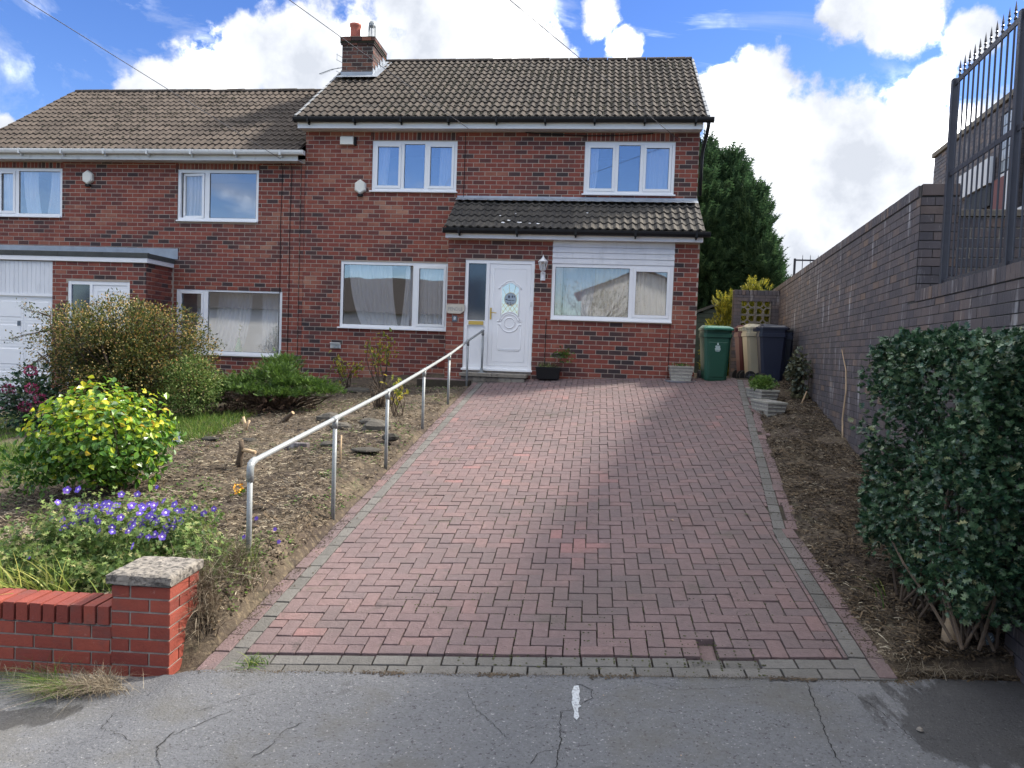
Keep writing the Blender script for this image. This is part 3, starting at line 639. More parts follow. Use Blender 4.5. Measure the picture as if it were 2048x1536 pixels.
# end face of the high part (faces the street) and its return to the right
Oe=WB+wd*s_pier; Me=brick_field(wn,Oe+wn*.004,0,.30,2.497,3.33,[],DC,DL,DJ,.008,zbase=3.318-DC*60,jit=.002)
Me+=brick_field(wn,WB+wd*s_near,0,.30,-.3,2.388,[],DC,DL,DJ,.004,zbase=3.318-DC*60,jit=.002)
pieces(dwall,'end_brick',DV,DF,Me,M_['dbrick'],60,rest='end_bricks')
Oc=Oe+wn*.155-wd*.012; Mk=[TM((wn*1.35,wd,np.array([0,0,1.45])),(Oc[0],Oc[1],3.378))]
pieces(dwall,'end_coping_brick',DV,DF,Mk,M_['dbrick'],5)
# the return wall seen through the railings
rw=thing('return_wall','dark brick wall with flat concrete coping seen through the railings','wall',tuple(Oe+wn*.4+np.array([0,0,2.4])))
mb=MB(); On=Oe+wn*.30; wall_body(mb,(wn[0],wn[1],0),(On[0],On[1],0),.0,6.0,2.3,3.14,[],.22); wb=mb.build('wall_core',M_['pmortar'],rw)
Mr=brick_field(wn,On,.0,5.0,2.36,3.14,[],.0865,DL,.012,.009,zbase=2.36,jit=.003); pieces(wb,'brick',*brick_mesh(DL-.012,.0745,.05),Mr,M_['dbrick'],120,rest='brick_courses')
mb=MB()
for i in range(8): mb.cbox(.0+i*.75,.74+i*.75,-.03,.26,3.145,3.20,.006,Matrix.Translation(On)@Matrix.Rotation(-WA,4,'Z'))
mb.build('coping_slab',M_['stone'],rw)

# ================================================================== RAILINGS
def railing(name,label,org,ang,length,z0,zr,zm,spacing,posts,rb=.0075,spk=.13):
    t=thing(name,label,'railings',org,(0,0,ang))
    for k,px in enumerate(posts):
        mb=MB(); mb.cbox(px-.025,px+.025,-.025,.025,z0,zr+.04,.004); mb.build('post',M_['fence'],t,True)
    for z in (zr,zm,z0+.04):
        mb=MB(); mb.box(0,length,-.006,.006,z-.02,z+.02); mb.build('rail',M_['fence'],t,True)
    V,F=[],[]; mb=MB(); mb.tube([(0,0,z0+.02),(0,0,zr+.04)],rb,6); bme=np_mesh('bar',*tri(mb),M_['fence'])
    mb=MB(); mb.lathe([(rb,0),(.011,.004),(.011,.014),(rb*.8,.020),(.006,.035),(.0115,.045),(.005,.056),(.009,.066),(.003,spk*.85),(.0005,spk)],6,Matrix.Translation((0,0,zr+.03))); sme=np_mesh('spike',*tri(mb),M_['fence'])
    x=posts[0]+spacing
    while x<length:
        if all(abs(x-p)>.045 for p in posts):
            a=link('bar',bme,t,True); a.matrix_basis=Matrix.Translation((x,0,0)); b=link('spike',sme,t,True); b.matrix_basis=Matrix.Translation((x,0,0))
        x+=spacing
    return t
def tri(mb):
    F=[]
    for f in mb.f:
        for i in range(1,len(f)-1): F.append((f[0],f[i],f[i+1]))
    return mb.v,F
rp_=wp(-1.90,0,.11)
railing('boundary_railings','tall dark iron railings with spiked tops on the low part of the wall',(rp_[0],rp_[1],0),math.atan2(-wd[1],-wd[0]),3.6,2.50,4.17,3.43,.1035,[.0,1.27,2.54])
railing('distant_railings','short run of spiked railings beyond the far end of the dark wall',(4.91,20,0),0,2.2,2.9,4.40,3.2,.19,[0,],.01,.12)

# ================================================================== HOUSES
YF=15.0; YP=14.08
def frame_rect(mb,x0,x1,z0,z1,y0,y1,w):
    mb.cbox(x0,x0+w,y0,y1,z0,z1,.003); mb.cbox(x1-w,x1,y0,y1,z0,z1,.003)
    mb.box(x0+w,x1-w,y0+.0015,y1,z1-w,z1); mb.box(x0+w,x1-w,y0+.0015,y1,z0,z0+w)
def curtain(x0,x1,z0,z1,y,parent,matl=None,lean=0,waves=None,amp=.022):
    n=int((x1-x0)/.012); V=[];F=[]; ph=random.uniform(0,6)
    rows=8
    for j in range(rows+1):
        v=j/rows; z=z1+(z0-z1)*v
        for i in range(n+1):
            u=i/n; x=x0+(x1-x0)*u*(1-.0)+lean*v*v
            V.append((x+.02*math.sin(v*3+ph)*v, y+amp*(.6+.5*v)*math.sin(u*(x1-x0)*70+ph+1.5*math.sin(u*9+ph)),z))
    F=[(j*(n+1)+i,j*(n+1)+i+1,(j+1)*(n+1)+i+1,(j+1)*(n+1)+i) for j in range(rows) for i in range(n)]
    o=link('curtain',np_mesh('curtain',V,F,matl or M_['curt'],True),parent); return o
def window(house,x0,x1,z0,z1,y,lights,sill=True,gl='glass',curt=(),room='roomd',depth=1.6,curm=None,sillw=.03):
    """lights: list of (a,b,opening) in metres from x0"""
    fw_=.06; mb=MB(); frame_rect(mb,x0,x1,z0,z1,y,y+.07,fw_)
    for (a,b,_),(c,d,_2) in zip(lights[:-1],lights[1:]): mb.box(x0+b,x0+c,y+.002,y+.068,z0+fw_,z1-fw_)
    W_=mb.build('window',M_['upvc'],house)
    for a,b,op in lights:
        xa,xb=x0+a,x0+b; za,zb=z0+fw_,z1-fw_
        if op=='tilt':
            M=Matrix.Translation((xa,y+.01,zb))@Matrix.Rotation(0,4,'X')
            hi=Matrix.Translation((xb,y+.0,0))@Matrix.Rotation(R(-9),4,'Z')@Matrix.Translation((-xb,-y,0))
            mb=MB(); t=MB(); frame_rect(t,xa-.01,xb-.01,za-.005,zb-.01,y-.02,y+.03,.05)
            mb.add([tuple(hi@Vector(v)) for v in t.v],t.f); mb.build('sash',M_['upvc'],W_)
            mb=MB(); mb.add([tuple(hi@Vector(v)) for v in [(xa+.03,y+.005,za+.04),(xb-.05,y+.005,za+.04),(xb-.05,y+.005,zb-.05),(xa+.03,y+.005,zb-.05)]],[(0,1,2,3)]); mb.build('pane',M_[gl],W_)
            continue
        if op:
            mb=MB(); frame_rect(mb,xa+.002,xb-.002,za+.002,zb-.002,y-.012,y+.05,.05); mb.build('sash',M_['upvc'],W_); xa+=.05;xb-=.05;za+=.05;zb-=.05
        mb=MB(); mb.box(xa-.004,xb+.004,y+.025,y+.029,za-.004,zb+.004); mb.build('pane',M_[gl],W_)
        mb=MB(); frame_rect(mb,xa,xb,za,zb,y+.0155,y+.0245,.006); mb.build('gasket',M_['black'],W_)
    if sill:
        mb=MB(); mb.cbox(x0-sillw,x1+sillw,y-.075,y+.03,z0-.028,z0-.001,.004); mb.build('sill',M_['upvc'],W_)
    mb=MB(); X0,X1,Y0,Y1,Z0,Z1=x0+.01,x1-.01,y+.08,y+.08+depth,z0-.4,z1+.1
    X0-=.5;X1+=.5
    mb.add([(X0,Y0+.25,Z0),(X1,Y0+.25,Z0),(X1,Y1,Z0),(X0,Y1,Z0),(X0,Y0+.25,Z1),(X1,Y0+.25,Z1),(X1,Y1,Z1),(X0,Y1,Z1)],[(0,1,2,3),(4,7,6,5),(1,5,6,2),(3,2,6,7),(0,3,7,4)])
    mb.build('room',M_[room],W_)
    for c in curt: curtain(x0+c[0],x0+c[1],z0+.02,z1-.02,y+(c[4] if len(c)>4 else .11),W_,M_[c[2]] if len(c)>2 else None,c[3] if len(c)>3 else 0)
    return W_
def tile_mesh(w=.30,l=.335,t=.026,h=.034):
    prof=[(0,.10),(.08,.55),(.155,1),(.23,.85),(.31,.30),(.37,.05),(.5,.10),(.58,.55),(.655,1),(.73,.85),(.81,.30),(.87,.05),(1.0,.10)]
    V=[];F=[];n=len(prof)
    for u,v in prof: V.append((u*w,0,v*h))            # front (lower) edge, top
    for u,v in prof: V.append((u*w,l,v*h-.001))
    for u,v in prof: V.append((u*w,.001,v*h-t))       # front edge, bottom
    for i in range(n-1): F.append((i,i+1,n+i+1,n+i)); F.append((2*n+i,2*n+i+1,i+1,i))
    F.append((0,n,2*n,2*n)); F.append((n-1,2*n+n-1,2*n-1,2*n-1))
    return V,F
TV,TF=tile_mesh()
def clean_tris(V,F):
    out=[]
    for f in F:
        g=[]; [g.append(i) for i in f if i not in g]
        for i in range(1,len(g)-1): out.append((g[0],g[i],g[i+1]))
    return V,out
TV,TF=clean_tris(TV,TF)
def roof_tiles(x0,x1,y0,z0,y1,z1,gauge,w=.30,sag=0):
    sl=math.atan2(z1-z0,y1-y0); L_=math.hypot(y1-y0,z1-z0); rows=int(L_/gauge+.5); cols=int((x1-x0)/w+.5); ww=(x1-x0)/cols
    Ms=[]
    for j in range(rows):
        for i in range(cols):
            s=j*gauge; y=y0+math.cos(sl)*s; z=z0+math.sin(sl)*s; x=x0+i*ww
            ti=sl-.085+RS.normal(0,.007); yaw=RS.normal(0,.006)
            M=Matrix.Translation((x,y,z+.034+RS.normal(0,.002)))@Matrix.Rotation(yaw,4,'Z')@Matrix.Rotation(ti,4,'X')@Matrix.Diagonal((ww/w*1.006,gauge/.29*1.0,1,1))
            Ms.append(np.array(M))
    return Ms
def moss_on(parent,x0,x1,y0,z0,y1,z1,n,zone=None):
    sl=math.atan2(z1-z0,y1-y0); Ms=[]
    mb=MB(); mb.lathe([(.001,.5),(.5,.35),(.9,.05),(1,-.2)],6)
    while len(Ms)<n:
        u,v=RS.rand(),RS.rand(); x=x0+(x1-x0)*u; y=y0+(y1-y0)*v; z=z0+(z1-z0)*v
        if mnoise.noise(Vector((x*.7,y*1.1,3)))<RS.uniform(-.35,.35): continue
        xx=x0+math.floor((x-x0)/.15)*.15+.135+RS.normal(0,.012); r=RS.uniform(.010,.030)
        M=Matrix.Translation((xx,y,z+.028))@Matrix.Rotation(sl,4,'X')@Matrix.Rotation(RS.uniform(0,6),4,'Z')@Matrix.Diagonal((r,r*RS.uniform(.7,1.5),r*.7,1))
        Ms.append(np.array(M))
    P,FF=joined(*tri(mb),np.array(Ms)); link('moss',np_mesh('moss',P,FF,M_['moss']),parent,False,'stuff')
def gutter(parent,x0,x1,y,z,m,brk=.95,name='gutter'):
    mb=MB(); n=8; V=[]
    prof=[(-.055,.035),(-.062,.03),(-.058,-.01),(-.04,-.045),(0,-.058),(.04,-.045),(.055,.0),(.055,.035),(.047,.035),(.047,0),(.035,-.038),(0,-.05),(-.035,-.038),(-.05,0),(-.05,.03)]
    k=len(prof)
    for x in (x0,x1):
        for a,b in prof: V.append((x,y+a,z+b))
    F=[(i,(i+1)%k,k+(i+1)%k,k+i) for i in range(k)]; mb.add(V,F)
    for x in (x0,x1): mb.box(x-.006,x+.006,y-.06,y+.056,z-.055,z+.034)
    g=mb.build(name,m,parent)
    x=x0+.3
    while x<x1-.1:
        mb=MB(); mb.box(x-.02,x+.02,y-.068,y+.058,z-.068,z-.052); mb.box(x-.02,x+.02,y-.070,y-.062,z-.06,z+.038); mb.box(x-.012,x+.012,y+.0,y+.075,z-.10,z-.069); mb.build('gutter_bracket',m,g); x+=brk
    return g

# ---------------------------------------------------------------- house on the right
hx0,hx1=-6.12,1.79
hr=thing('brick_house','taller semi-detached red brick house with chimney, tiled porch roof and white front door','house',(hx0+3.9,YF,1.2))
holesR=[(-4.71,-2.96,4.98,5.985),(-.413,1.34,4.97,5.985),(-5.315,-3.07,2.20,3.545)]
Ux=(1,0,0)
mb=MB(); wall_body(mb,Ux,(0,YF,0),hx0,hx1,.3,6.25,holesR,.26)
mb.box(hx1-.26,hx1-.004,YF+.261,21.4,.3,6.2); mb.box(hx0+.004,hx0+.26,YF+.261,21.4,.3,6.2); mb.box(hx0,hx1,21.4,21.65,.3,6.2)
gz=[(YF+.1,6.2),(21.5,6.2),(18.05,8.62)]
for X in (hx0+.0,hx1-.26):
    mb.add([(X,y,z) for y,z in gz]+[(X+.255,y,z) for y,z in gz],[(0,1,2),(3,5,4),(0,3,4,1),(1,4,5,2),(2,5,3,0)])
wR=mb.build('wall',M_['mortar'],hr)
brh=[(-4.71,-2.96,4.95,6.20),(-.413,1.34,4.94,6.20),(-5.315,-3.07,2.17,3.56),(-2.90,2.0,3.9,4.86),(-2.89,2,0,4.0)]
Ms=brick_field(Ux,(0,YF,0),hx0,hx1,.6,6.17,brh,HC,HL,HJ,soldiers=[(-4.76,-2.92,5.995,6.16),(-.46,1.39,5.995,6.16)],zbase=6.17-HC*70,jit=.0012)
pieces(wR,'brick',HV,HF,Ms,M_['brick'],300,rest='brick_courses')
# air bricks and vent
for x in (-4.38,-3.13):
    mb=MB(); mb.box(x-.11,x+.11,YF-.012,YF+.01,1.45,1.585)
    for i in range(6):
        for j in range(3): mb.box(x-.095+i*.034,x-.095+i*.034+.018,YF-.016,YF-.008,1.465+j*.038,1.485+j*.038)
    mb.build('air_brick',M_['rbrick'],wR)
mb=MB(); mb.prism([(0,0),(.22,0),(.22,.115),(0,.115)],YF-.02,YF,Matrix.Translation((-5.49,0,1.75)))
for i in range(4): mb.add([(-5.47,YF-.02,1.765+i*.024),(-5.29,YF-.02,1.765+i*.024),(-5.29,YF-.05,1.757+i*.024),(-5.47,YF-.05,1.757+i*.024)],[(0,1,2,3)])
mb.cbox(-5.49,-5.27,YF-.06,YF-.02,1.855,1.87,.003); mb.build('flue_vent',M_['gutw'],wR)
# windows
lt=lambda w,fr:[(a*w,b*w,o) for a,b,o in fr]
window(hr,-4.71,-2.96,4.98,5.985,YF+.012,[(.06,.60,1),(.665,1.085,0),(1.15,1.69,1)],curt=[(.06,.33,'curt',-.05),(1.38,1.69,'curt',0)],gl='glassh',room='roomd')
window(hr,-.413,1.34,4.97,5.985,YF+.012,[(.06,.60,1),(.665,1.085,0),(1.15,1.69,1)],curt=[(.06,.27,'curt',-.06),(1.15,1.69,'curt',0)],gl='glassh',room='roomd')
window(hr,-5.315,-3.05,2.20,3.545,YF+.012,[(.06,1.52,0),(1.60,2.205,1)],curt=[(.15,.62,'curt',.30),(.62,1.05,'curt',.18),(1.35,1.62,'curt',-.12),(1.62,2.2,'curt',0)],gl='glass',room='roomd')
# pitched roof
ey,ez,ry,rz=14.66,6.345,18.02,8.70; rx0,rx1=-6.20,1.88
Mt=roof_tiles(rx0,rx1,ey,ez,ry,rz,.2895)
mb=MB(); mb.add([(rx0,ey+.05,ez-.0),(rx1,ey+.05,ez-.0),(rx1,ry,rz-.03),(rx0,ry,rz-.03),(rx0,21.8,6.1),(rx1,21.8,6.1),(rx0,ey+.05,ez-.06),(rx1,ey+.05,ez-.06)],[(0,1,2,3),(3,2,5,4),(0,6,7,1)])
rR=mb.build('roof',M_['tile'],hr)
pieces(rR,'tile',TV,TF,Mt,M_['tile'],300,rest='tiles')
Mb=roof_tiles(rx0,rx1,-21.9,6.05,-ry,rz,.2895)
moss_on(rR,rx0+1.5,rx1-.3,ey,ez,ry-.3,rz-.2,2600)
def ridge(parent,x0,x1,y,z,m):
    mb=MB(); n=6; V=[];F=[]
    for k in range(n+1):
        a=PI*k/n; V+=[(-.5,-.115*math.cos(a),.085*math.sin(a)),(.5,-.12*math.cos(a),.09*math.sin(a))]
    F=[(2*k,2*k+1,2*k+3,2*k+2) for k in range(n)]; V+=[(-.5,-.1,-.03),(-.5,.1,-.03),(.5,-.1,-.03),(.5,.1,-.03)]
    F+=[(0,2,4,6,8,10,12)[::-1],(1,3,5,7,9,11,13)]; mb.add(V,F); V,F=tri(mb)
    Ms=[];x=x0
    while x<x1-.05:
        w=min(.44,x1-x); Ms.append(np.array(Matrix.Translation((x+w/2,y,z+RS.normal(0,.003)))@Matrix.Diagonal((w*.985,1,1,1)))); x+=.45
    pieces(parent,'ridge_tile',V,F,Ms,m,200)
ridge(rR,rx0+.75,rx1,ry+.02,rz-.02,M_['tile'])
def verge(parent,x,y0,z0,y1,z1,g,m,w=.05,name='verge_block'):
    sl=math.atan2(z1-z0,y1-y0); n=int(math.hypot(y1-y0,z1-z0)/g+.5)
    mb=MB(); mb.cbox(-.5,.5,0,1,-.5,.5,.02); V,F=tri(mb); Ms=[]
    for j in range(n):
        y=y0+math.cos(sl)*g*j; z=z0+math.sin(sl)*g*j
        Ms.append(np.array(Matrix.Translation((x,y,z+.012))@Matrix.Rotation(sl-.05,4,'X')@Matrix.Diagonal((w,g*1.02,.085,1))))
    pieces(parent,name,V,F,Ms,m,200)
M_['vergem']=mat('verge_mortar',[(0,(.19,.20,.21)),(1,(.30,.31,.32))],.9,9,.3,.4)
verge(rR,rx1+.015,ey,ez,ry,rz,.2895,M_['vergem']); verge(rR,rx0-.01,ey,ez,ry-.25,rz-.18,.2895,M_['vergem'],.045)
# fascia, soffit, gutter, downpipe
mb=MB(); mb.cbox(hx0-.07,hx1+.02,14.72,14.74,6.155,6.30,.003); f_=mb.build('fascia_board',M_['whitep'],hr)
mb=MB(); mb.box(hx0-.07,hx1+.02,14.741,YF+.0,6.175,6.19); mb.build('soffit',M_['whitep'],hr)
gutter(hr,hx0-.12,hx1+.20,14.655,6.315,M_['black'])
mb=MB(); mb.tube([(1.90,14.66,6.28),(1.90,14.66,6.20),(1.89,14.74,6.08),(1.845,14.93,5.80),(1.84,14.955,5.6),(1.835,14.955,4.95)],.034,10); mb.tube([(1.90,14.66,6.26),(1.90,14.66,6.33)],.045,10); mb.build('downpipe',M_['black'],hr,smooth=True)
# chimney
cx0,cx1,cy0,cy1=-6.08,-5.36,16.9,17.82
mb=MB(); mb.box(cx0,cx1,cy0,cy1,7.3,8.72); ch=mb.build('chimney',M_['pmortar'],hr)
Ms=brick_field(Ux,(0,cy0,0),cx0,cx1,7.5,8.66,[],HC,HL,HJ,off=cx0%HL)
Ms+=brick_field((0,1,0),(cx1,0,0),cy0,cy1,7.7,8.66,[],HC,HL,HJ,off=cy0%HL)
Ms+=brick_field(Ux,(0,cy0-.025,0),cx0-.025,cx1+.025,8.66,8.745,[],HC,HL,HJ,zbase=8.66)+brick_field((0,1,0),(cx1+.025,0,0),cy0-.025,cy1,8.66,8.745,[],HC,HL,HJ,zbase=8.66)
Ms+=brick_field(Ux,(0,cy0-.05,0),cx0-.05,cx1+.05,8.745,8.83,[],HC,HL,HJ,zbase=8.745,off=.1)+brick_field((0,1,0),(cx1+.05,0,0),cy0-.05,cy1,8.745,8.83,[],HC,HL,HJ,zbase=8.745)
pieces(ch,'brick',HV,HF,Ms,M_['cbrick'],300)
mb=MB(); mb.box(cx0-.04,cx1+.04,cy0-.04,cy1+.04,8.70,8.825); mb.add([(cx0-.055,cy0-.055,8.83),(cx1+.055,cy0-.055,8.83),(cx1+.055,cy1+.055,8.83),(cx0-.055,cy1+.055,8.83),(cx0+.1,cy0+.12,8.91),(cx1-.1,cy0+.12,8.91),(cx1-.1,cy1-.12,8.91),(cx0+.1,cy1-.12,8.91)],[(0,1,5,4),(1,2,6,5),(2,3,7,6),(3,0,4,7),(4,5,6,7)])
mb.build('flaunching',M_['moss'],ch)
mb=MB(); mb.lathe([(.105,8.86),(.118,9.0),(.115,9.10),(.12,9.20),(.135,9.22),(.137,9.27),(.115,9.28),(.105,9.2)],20,Matrix.Translation((-5.90,17.25,0))); mb.build('chimney_pot',M_['pot'],ch,smooth=True)
mb=MB(); mb.lathe([(.088,8.86),(.088,8.98)],16,Matrix.Translation((-5.52,17.3,0))); mb.lathe([(.088,9.24),(.088,9.30),(.07,9.34),(.001,9.35)],16,Matrix.Translation((-5.52,17.3,0)))
for k in range(12):
    a=2*PI*k/12; mb.tube([(-5.52+.083*math.cos(a),17.3+.083*math.sin(a),8.97),(-5.52+.083*math.cos(a),17.3+.083*math.sin(a),9.25)],.010,5)
mb.build('flue_terminal',M_['steel'],ch)
mb=MB()   # lead apron and stepped side flashing
mb.add([(cx0-.03,cy0-.03,7.98),(cx1+.12,cy0-.03,7.98),(cx1+.2,cy0-.26,7.86),(cx0-.05,cy0-.26,7.86)],[(0,1,2,3)]); mb.box(cx0-.02,cx1+.012,cy0-.02,cy0-.0085,7.8,8.06)
for k in range(5):
    y=cy0+k*.18; z=8.02+k*.13; mb.box(cx1+.0085,cx1+.018,y-.02,y+.2,z-.12,z+.12); 
mb.add([(cx1+.012,cy0-.1,7.95),(cx1+.16,cy0-.1,7.93),(cx1+.16,cy1+.1,8.66),(cx1+.012,cy1+.1,8.68)],[(0,1,2,3)])
mb.build('lead_flashing',M_['lead'],ch)
ae=MB(); ae.tube([(-6.09,17.0,8.20),(-6.35,16.95,8.14),(-6.62,16.9,8.02)],.009,5)
for k in range(8): x=-6.22-k*.05; z=8.17-(k*.05)*.37; ae.tube([(x,16.86,z-.05),(x,17.06,z+.05)],.004,4)
ae.tube([(-6.10,17,8.3),(-6.25,17,8.38)],.005,4); ae.tube([(-6.10,17,8.42),(-6.25,17,8.50)],.005,4); ae.tube([(-6.24,17,8.36),(-6.24,17,8.52)],.004,4); ae.tube([(-6.12,17,8.06),(-6.25,17,8.12)],.005,4); ae.tube([(-6.10,17,7.98),(-6.23,17,8.04)],.005,4); ae.build('aerial',M_['steel'],ch)

# porch and garage conversion with its lean-to roof
px0,px1=-2.89,1.77
holesP=[(-2.553,-1.237,1.474,3.524),(-.906,1.323,2.462,3.925)]
mb=MB(); wall_body(mb,Ux,(0,YP,0),px0,px1,.8,4.0,holesP,.2); mb.box(px0+.003,px0+.2,YP+.201,YF-.0,.8,3.95); mb.box(px1-.2,px1-.003,YP+.201,YF-.0,.8,3.95)
pw=mb.build('porch_wall',M_['mortar'],hr)
Ms=brick_field(Ux,(0,YP,0),px0,px1,1.1,3.90,[(-2.553,-1.237,1.40,3.535),(-.915,1.33,2.43,3.925)],HC,HL,HJ,zbase=3.9-HC*40,off=px0%HL,jit=.0012)
pieces(pw,'brick',HV,HF,Ms,M_['brick'],300,rest='brick_courses')
mb=MB(); mb.cbox(px0-.03,px1+.03,YP-.17,YP-.15,3.905,4.035,.003); mb.build('porch_fascia',M_['whitep'],hr)
mb=MB(); mb.box(px0-.03,px1+.03,YP-.149,YP,3.915,3.93); mb.build('porch_soffit',M_['whitep'],hr)
gutter(hr,px0-.06,px1+.14,YP-.235,4.04,M_['black'],1.08,'porch_gutter')
pyy,pz0,py1,pz1=YP-.26,4.065,14.985,4.80
mb=MB(); mb.add([(px0-.03,pyy+.05,pz0),(px1+.03,pyy+.05,pz0),(px1+.03,py1,pz1),(px0-.03,py1,pz1),(px0-.03,pyy+.05,pz0-.08),(px1+.03,pyy+.05,pz0-.08),(px1+.03,py1,pz0-.08),(px0-.03,py1,pz0-.08)],[(0,1,2,3),(0,4,5,1),(1,5,6,2),(0,3,7,4)])
pr_=mb.build('porch_roof',M_['tile'],hr)
M_['tileP']=mat('porch_tile',[(0,(0.0459,0.04162,0.03672)),(.5,(0.0612,0.05508,0.04774)),(1,(0.08266,0.07344,0.0612))],.9,9,.35,.5,80,stain=[((.03,.027,.022),8,.56,.66,(0,3,1),.7),((.45,.43,.38),22,.66,.72,(5,2,8),.8)])
pieces(pr_,'tile',TV,TF,roof_tiles(px0-.05,px1+.05,pyy,pz0,py1-.05,pz1-.04,.275),M_['tileP'],300,rest='tiles')
mb=MB(); n=60
V=[]; 
for i in range(n+1):
    x=px0-.04+(px1-px0+.07)*i/n; V+=[(x,YF-.009,4.905),(x,YF-.016,4.865),(x,YF-.215-.006*math.sin(i*1.9),4.785+.006*math.sin(i*2.6))]
mb.add(V,[(3*i+k,3*i+k+1,3*i+k+4,3*i+k+3) for i in range(n) for k in (0,1)]); mb.build('lead_flashing',M_['lead'],pr_)
# white bird droppings on the porch tiles
dm=MB()
for x,y,r in ((-1.95,14.25,.035),(-1.75,14.06,.045),(-1.85,13.97,.04),(-1.55,13.98,.05),(-1.35,13.96,.03),(-1.66,14.35,.02),(-.3,14.42,.03),(-1.2,13.95,.035)):
    z=pz0+(y-pyy)*(pz1-pz0)/(py1-pyy)+.052
    V=[];n=9
    for k in range(n): a=2*PI*k/n; q=r*random.uniform(.4,1.1); V.append((x+q*math.cos(a),y+q*.6*math.sin(a),z+q*.6*math.sin(a)*.7))
    dm.add(V,[tuple(range(n))])
dm.build('bird_droppings',M_['whitep'],pr_)
# horizontal cladding boards above the porch window
for j in range(4):
    z=3.49+j*.103
    mb=MB(); mb.prism([(0,0),(0,.10),(.012,.10),(.026,.01),(.026,0)],-.912,1.328,Matrix.Translation((0,YP+.02,z))@Matrix(((0,1,0,0),(-1,0,0,0),(0,0,1,0),(0,0,0,1)))); mb.build('cladding_board',M_['cladd'],pw)
mb=MB(); mb.box(-.906,1.323,YP+.021,YP+.05,3.48,3.92); mb.build('cladding_back',M_['cladd'],pw)
window(hr,-.906,1.323,2.465,3.485,YP+.008,[(.06,1.43,0),(1.50,2.17,1)],curt=[(.02,.20,'curtc',0),(.80,1.45,'curtc',-.08),(1.45,2.2,'curtc',0),(.2,.82,'curt',0,.28)],gl='glassm',room='room',depth=.9,sillw=.0)
# front door set
yD=YP+.012
mb=MB(); frame_rect(mb,-2.553,-1.237,1.474,3.524,yD,yD+.07,.065); mb.box(-2.15,-2.085,yD+.002,yD+.068,1.53,3.46); mb.box(-2.49,-2.15,yD+.004,yD+.064,2.285,2.385)
mb.cbox(-2.575,-1.215,yD-.05,yD+.03,1.440,1.475,.004); df_=mb.build('door_frame',M_['upvc'],hr)
mb=MB(); mb.box(-2.49,-2.148,yD+.03,yD+.036,2.38,3.465); mb.build('sidelight_pane',M_['glassd'],df_)
mb=MB(); mb.box(-2.49,-2.15,yD+.03,yD+.05,1.535,2.288); frame_rect(mb,-2.475,-2.16,1.56,2.26,yD+.024,yD+.031,.012); mb.build('lower_panel',M_['upvc'],df_)
mb=MB(); mb.cbox(-2.46,-2.175,yD-.012,yD+.004,2.302,2.372,.003); mb.box(-2.435,-2.20,yD-.016,yD-.011,2.322,2.352); mb.build('letterbox',M_['brass'],df_)
gx0,gx1=-1.85,-1.515; gc=(-1.68,2.354); gr_=.182
glp=[(gx0,2.49),(gx0,3.02)]
for k in range(9): t=k/8; glp.append((gx0+(gx1-gx0)*t, 3.02+.095*math.sin(PI*t)**1.3))
glp+= [(gx1,3.02),(gx1,2.49)]
a0=math.acos((gx1-gc[0])/.205) 
arc=[(gc[0]+.205*math.cos(a),gc[1]+.205*math.sin(a)) for a in np.linspace(a0,PI-a0,11)]
glp=[p for i,p in enumerate(glp) if i==0 or math.dist(p,glp[i-1])>.002]
glp=glp[1:-1]+arc[0:]     # clockwise loop closed by the arch over the round motif
mb=MB(); mb.cbox(-2.083,-1.304,yD+.012,yD+.055,1.542,3.456,.004)
dslab=mb.build('front_door',M_['upvc'],hr)
mb=MB(); mb.prism([(x,z) for x,z in glp],yD+.0085,yD+.0115); mb.build('glass_panel',M_['glassh'],dslab)
mb=MB(); y_=yD+.010
def loop(mb,pts,r,close=True):
    P=[(x,y_,z) for x,z in pts]; 
    if close: P.append(P[0])
    mb.tube(P,r,6)
loop(mb,glp,.011); 
sh=[(-1.90,2.99),(-1.865,3.02)]+[(gx0-.01+(gx1-gx0+.02)*k/10,3.05+.10*math.sin(PI*k/10)**1.3) for k in range(11)]+[(-1.50,3.02),(-1.465,2.99)]
loop(mb,sh,.011,False)
for r_,a,b in ((.20,8,172),(.165,12,168),(.175,188,352)): loop(mb,[(gc[0]+r_*math.cos(R(q)),gc[1]+r_*math.sin(R(q))) for q in np.linspace(a,b,17)],.010,False)
loop(mb,[(gc[0]+.098*math.cos(q),gc[1]+.098*math.sin(q)) for q in np.linspace(0,2*PI,25)[:-1]],.011)
for s in (-1,1): loop(mb,[(gc[0]+s*.175,gc[1]+.03),(gc[0]+s*.235,gc[1]+.03)],.010,False); loop(mb,[(gc[0]+s*.175,gc[1]-.035),(gc[0]+s*.225,gc[1]-.035)],.010,False)
loop(mb,[(-1.90,2.28),(-1.90,1.86),(-1.46,1.86),(-1.46,2.28)],.008,False); loop(mb,[(-1.88,1.835),(-1.48,1.835)],.012,False)
loop(mb,[(-2.0,3.37),(-1.385,3.37),(-1.385,1.62),(-2.0,1.62)],.005)
mb.build('moulding',M_['upvc'],dslab,smooth=True)
mb=MB(); y_=yD+.0075
for k in range(-3,6):
    pass
def clipseg(p,q):
    return p,q
for s in (1,-1):
    for k in range(6):
        xa=gx0+ (k-1)*.085
        p=[]; 
        for i in range(13):
            z=2.50+i*.02; x=xa+s*(z-2.5)*.72+(0 if s>0 else .09)
            if gx0+.004<x<gx1-.004 and z<2.74 and (x-gc[0])**2+(z-gc[1])**2>.207**2: p.append((x,z))
        if len(p)>1: loop(mb,[p[0],p[-1]],.0035,False)
cc=(-1.675,2.80); loop(mb,[(cc[0]+.115*math.cos(q),cc[1]+.125*math.sin(q)) for q in np.linspace(0,2*PI,21)[:-1]],.004)
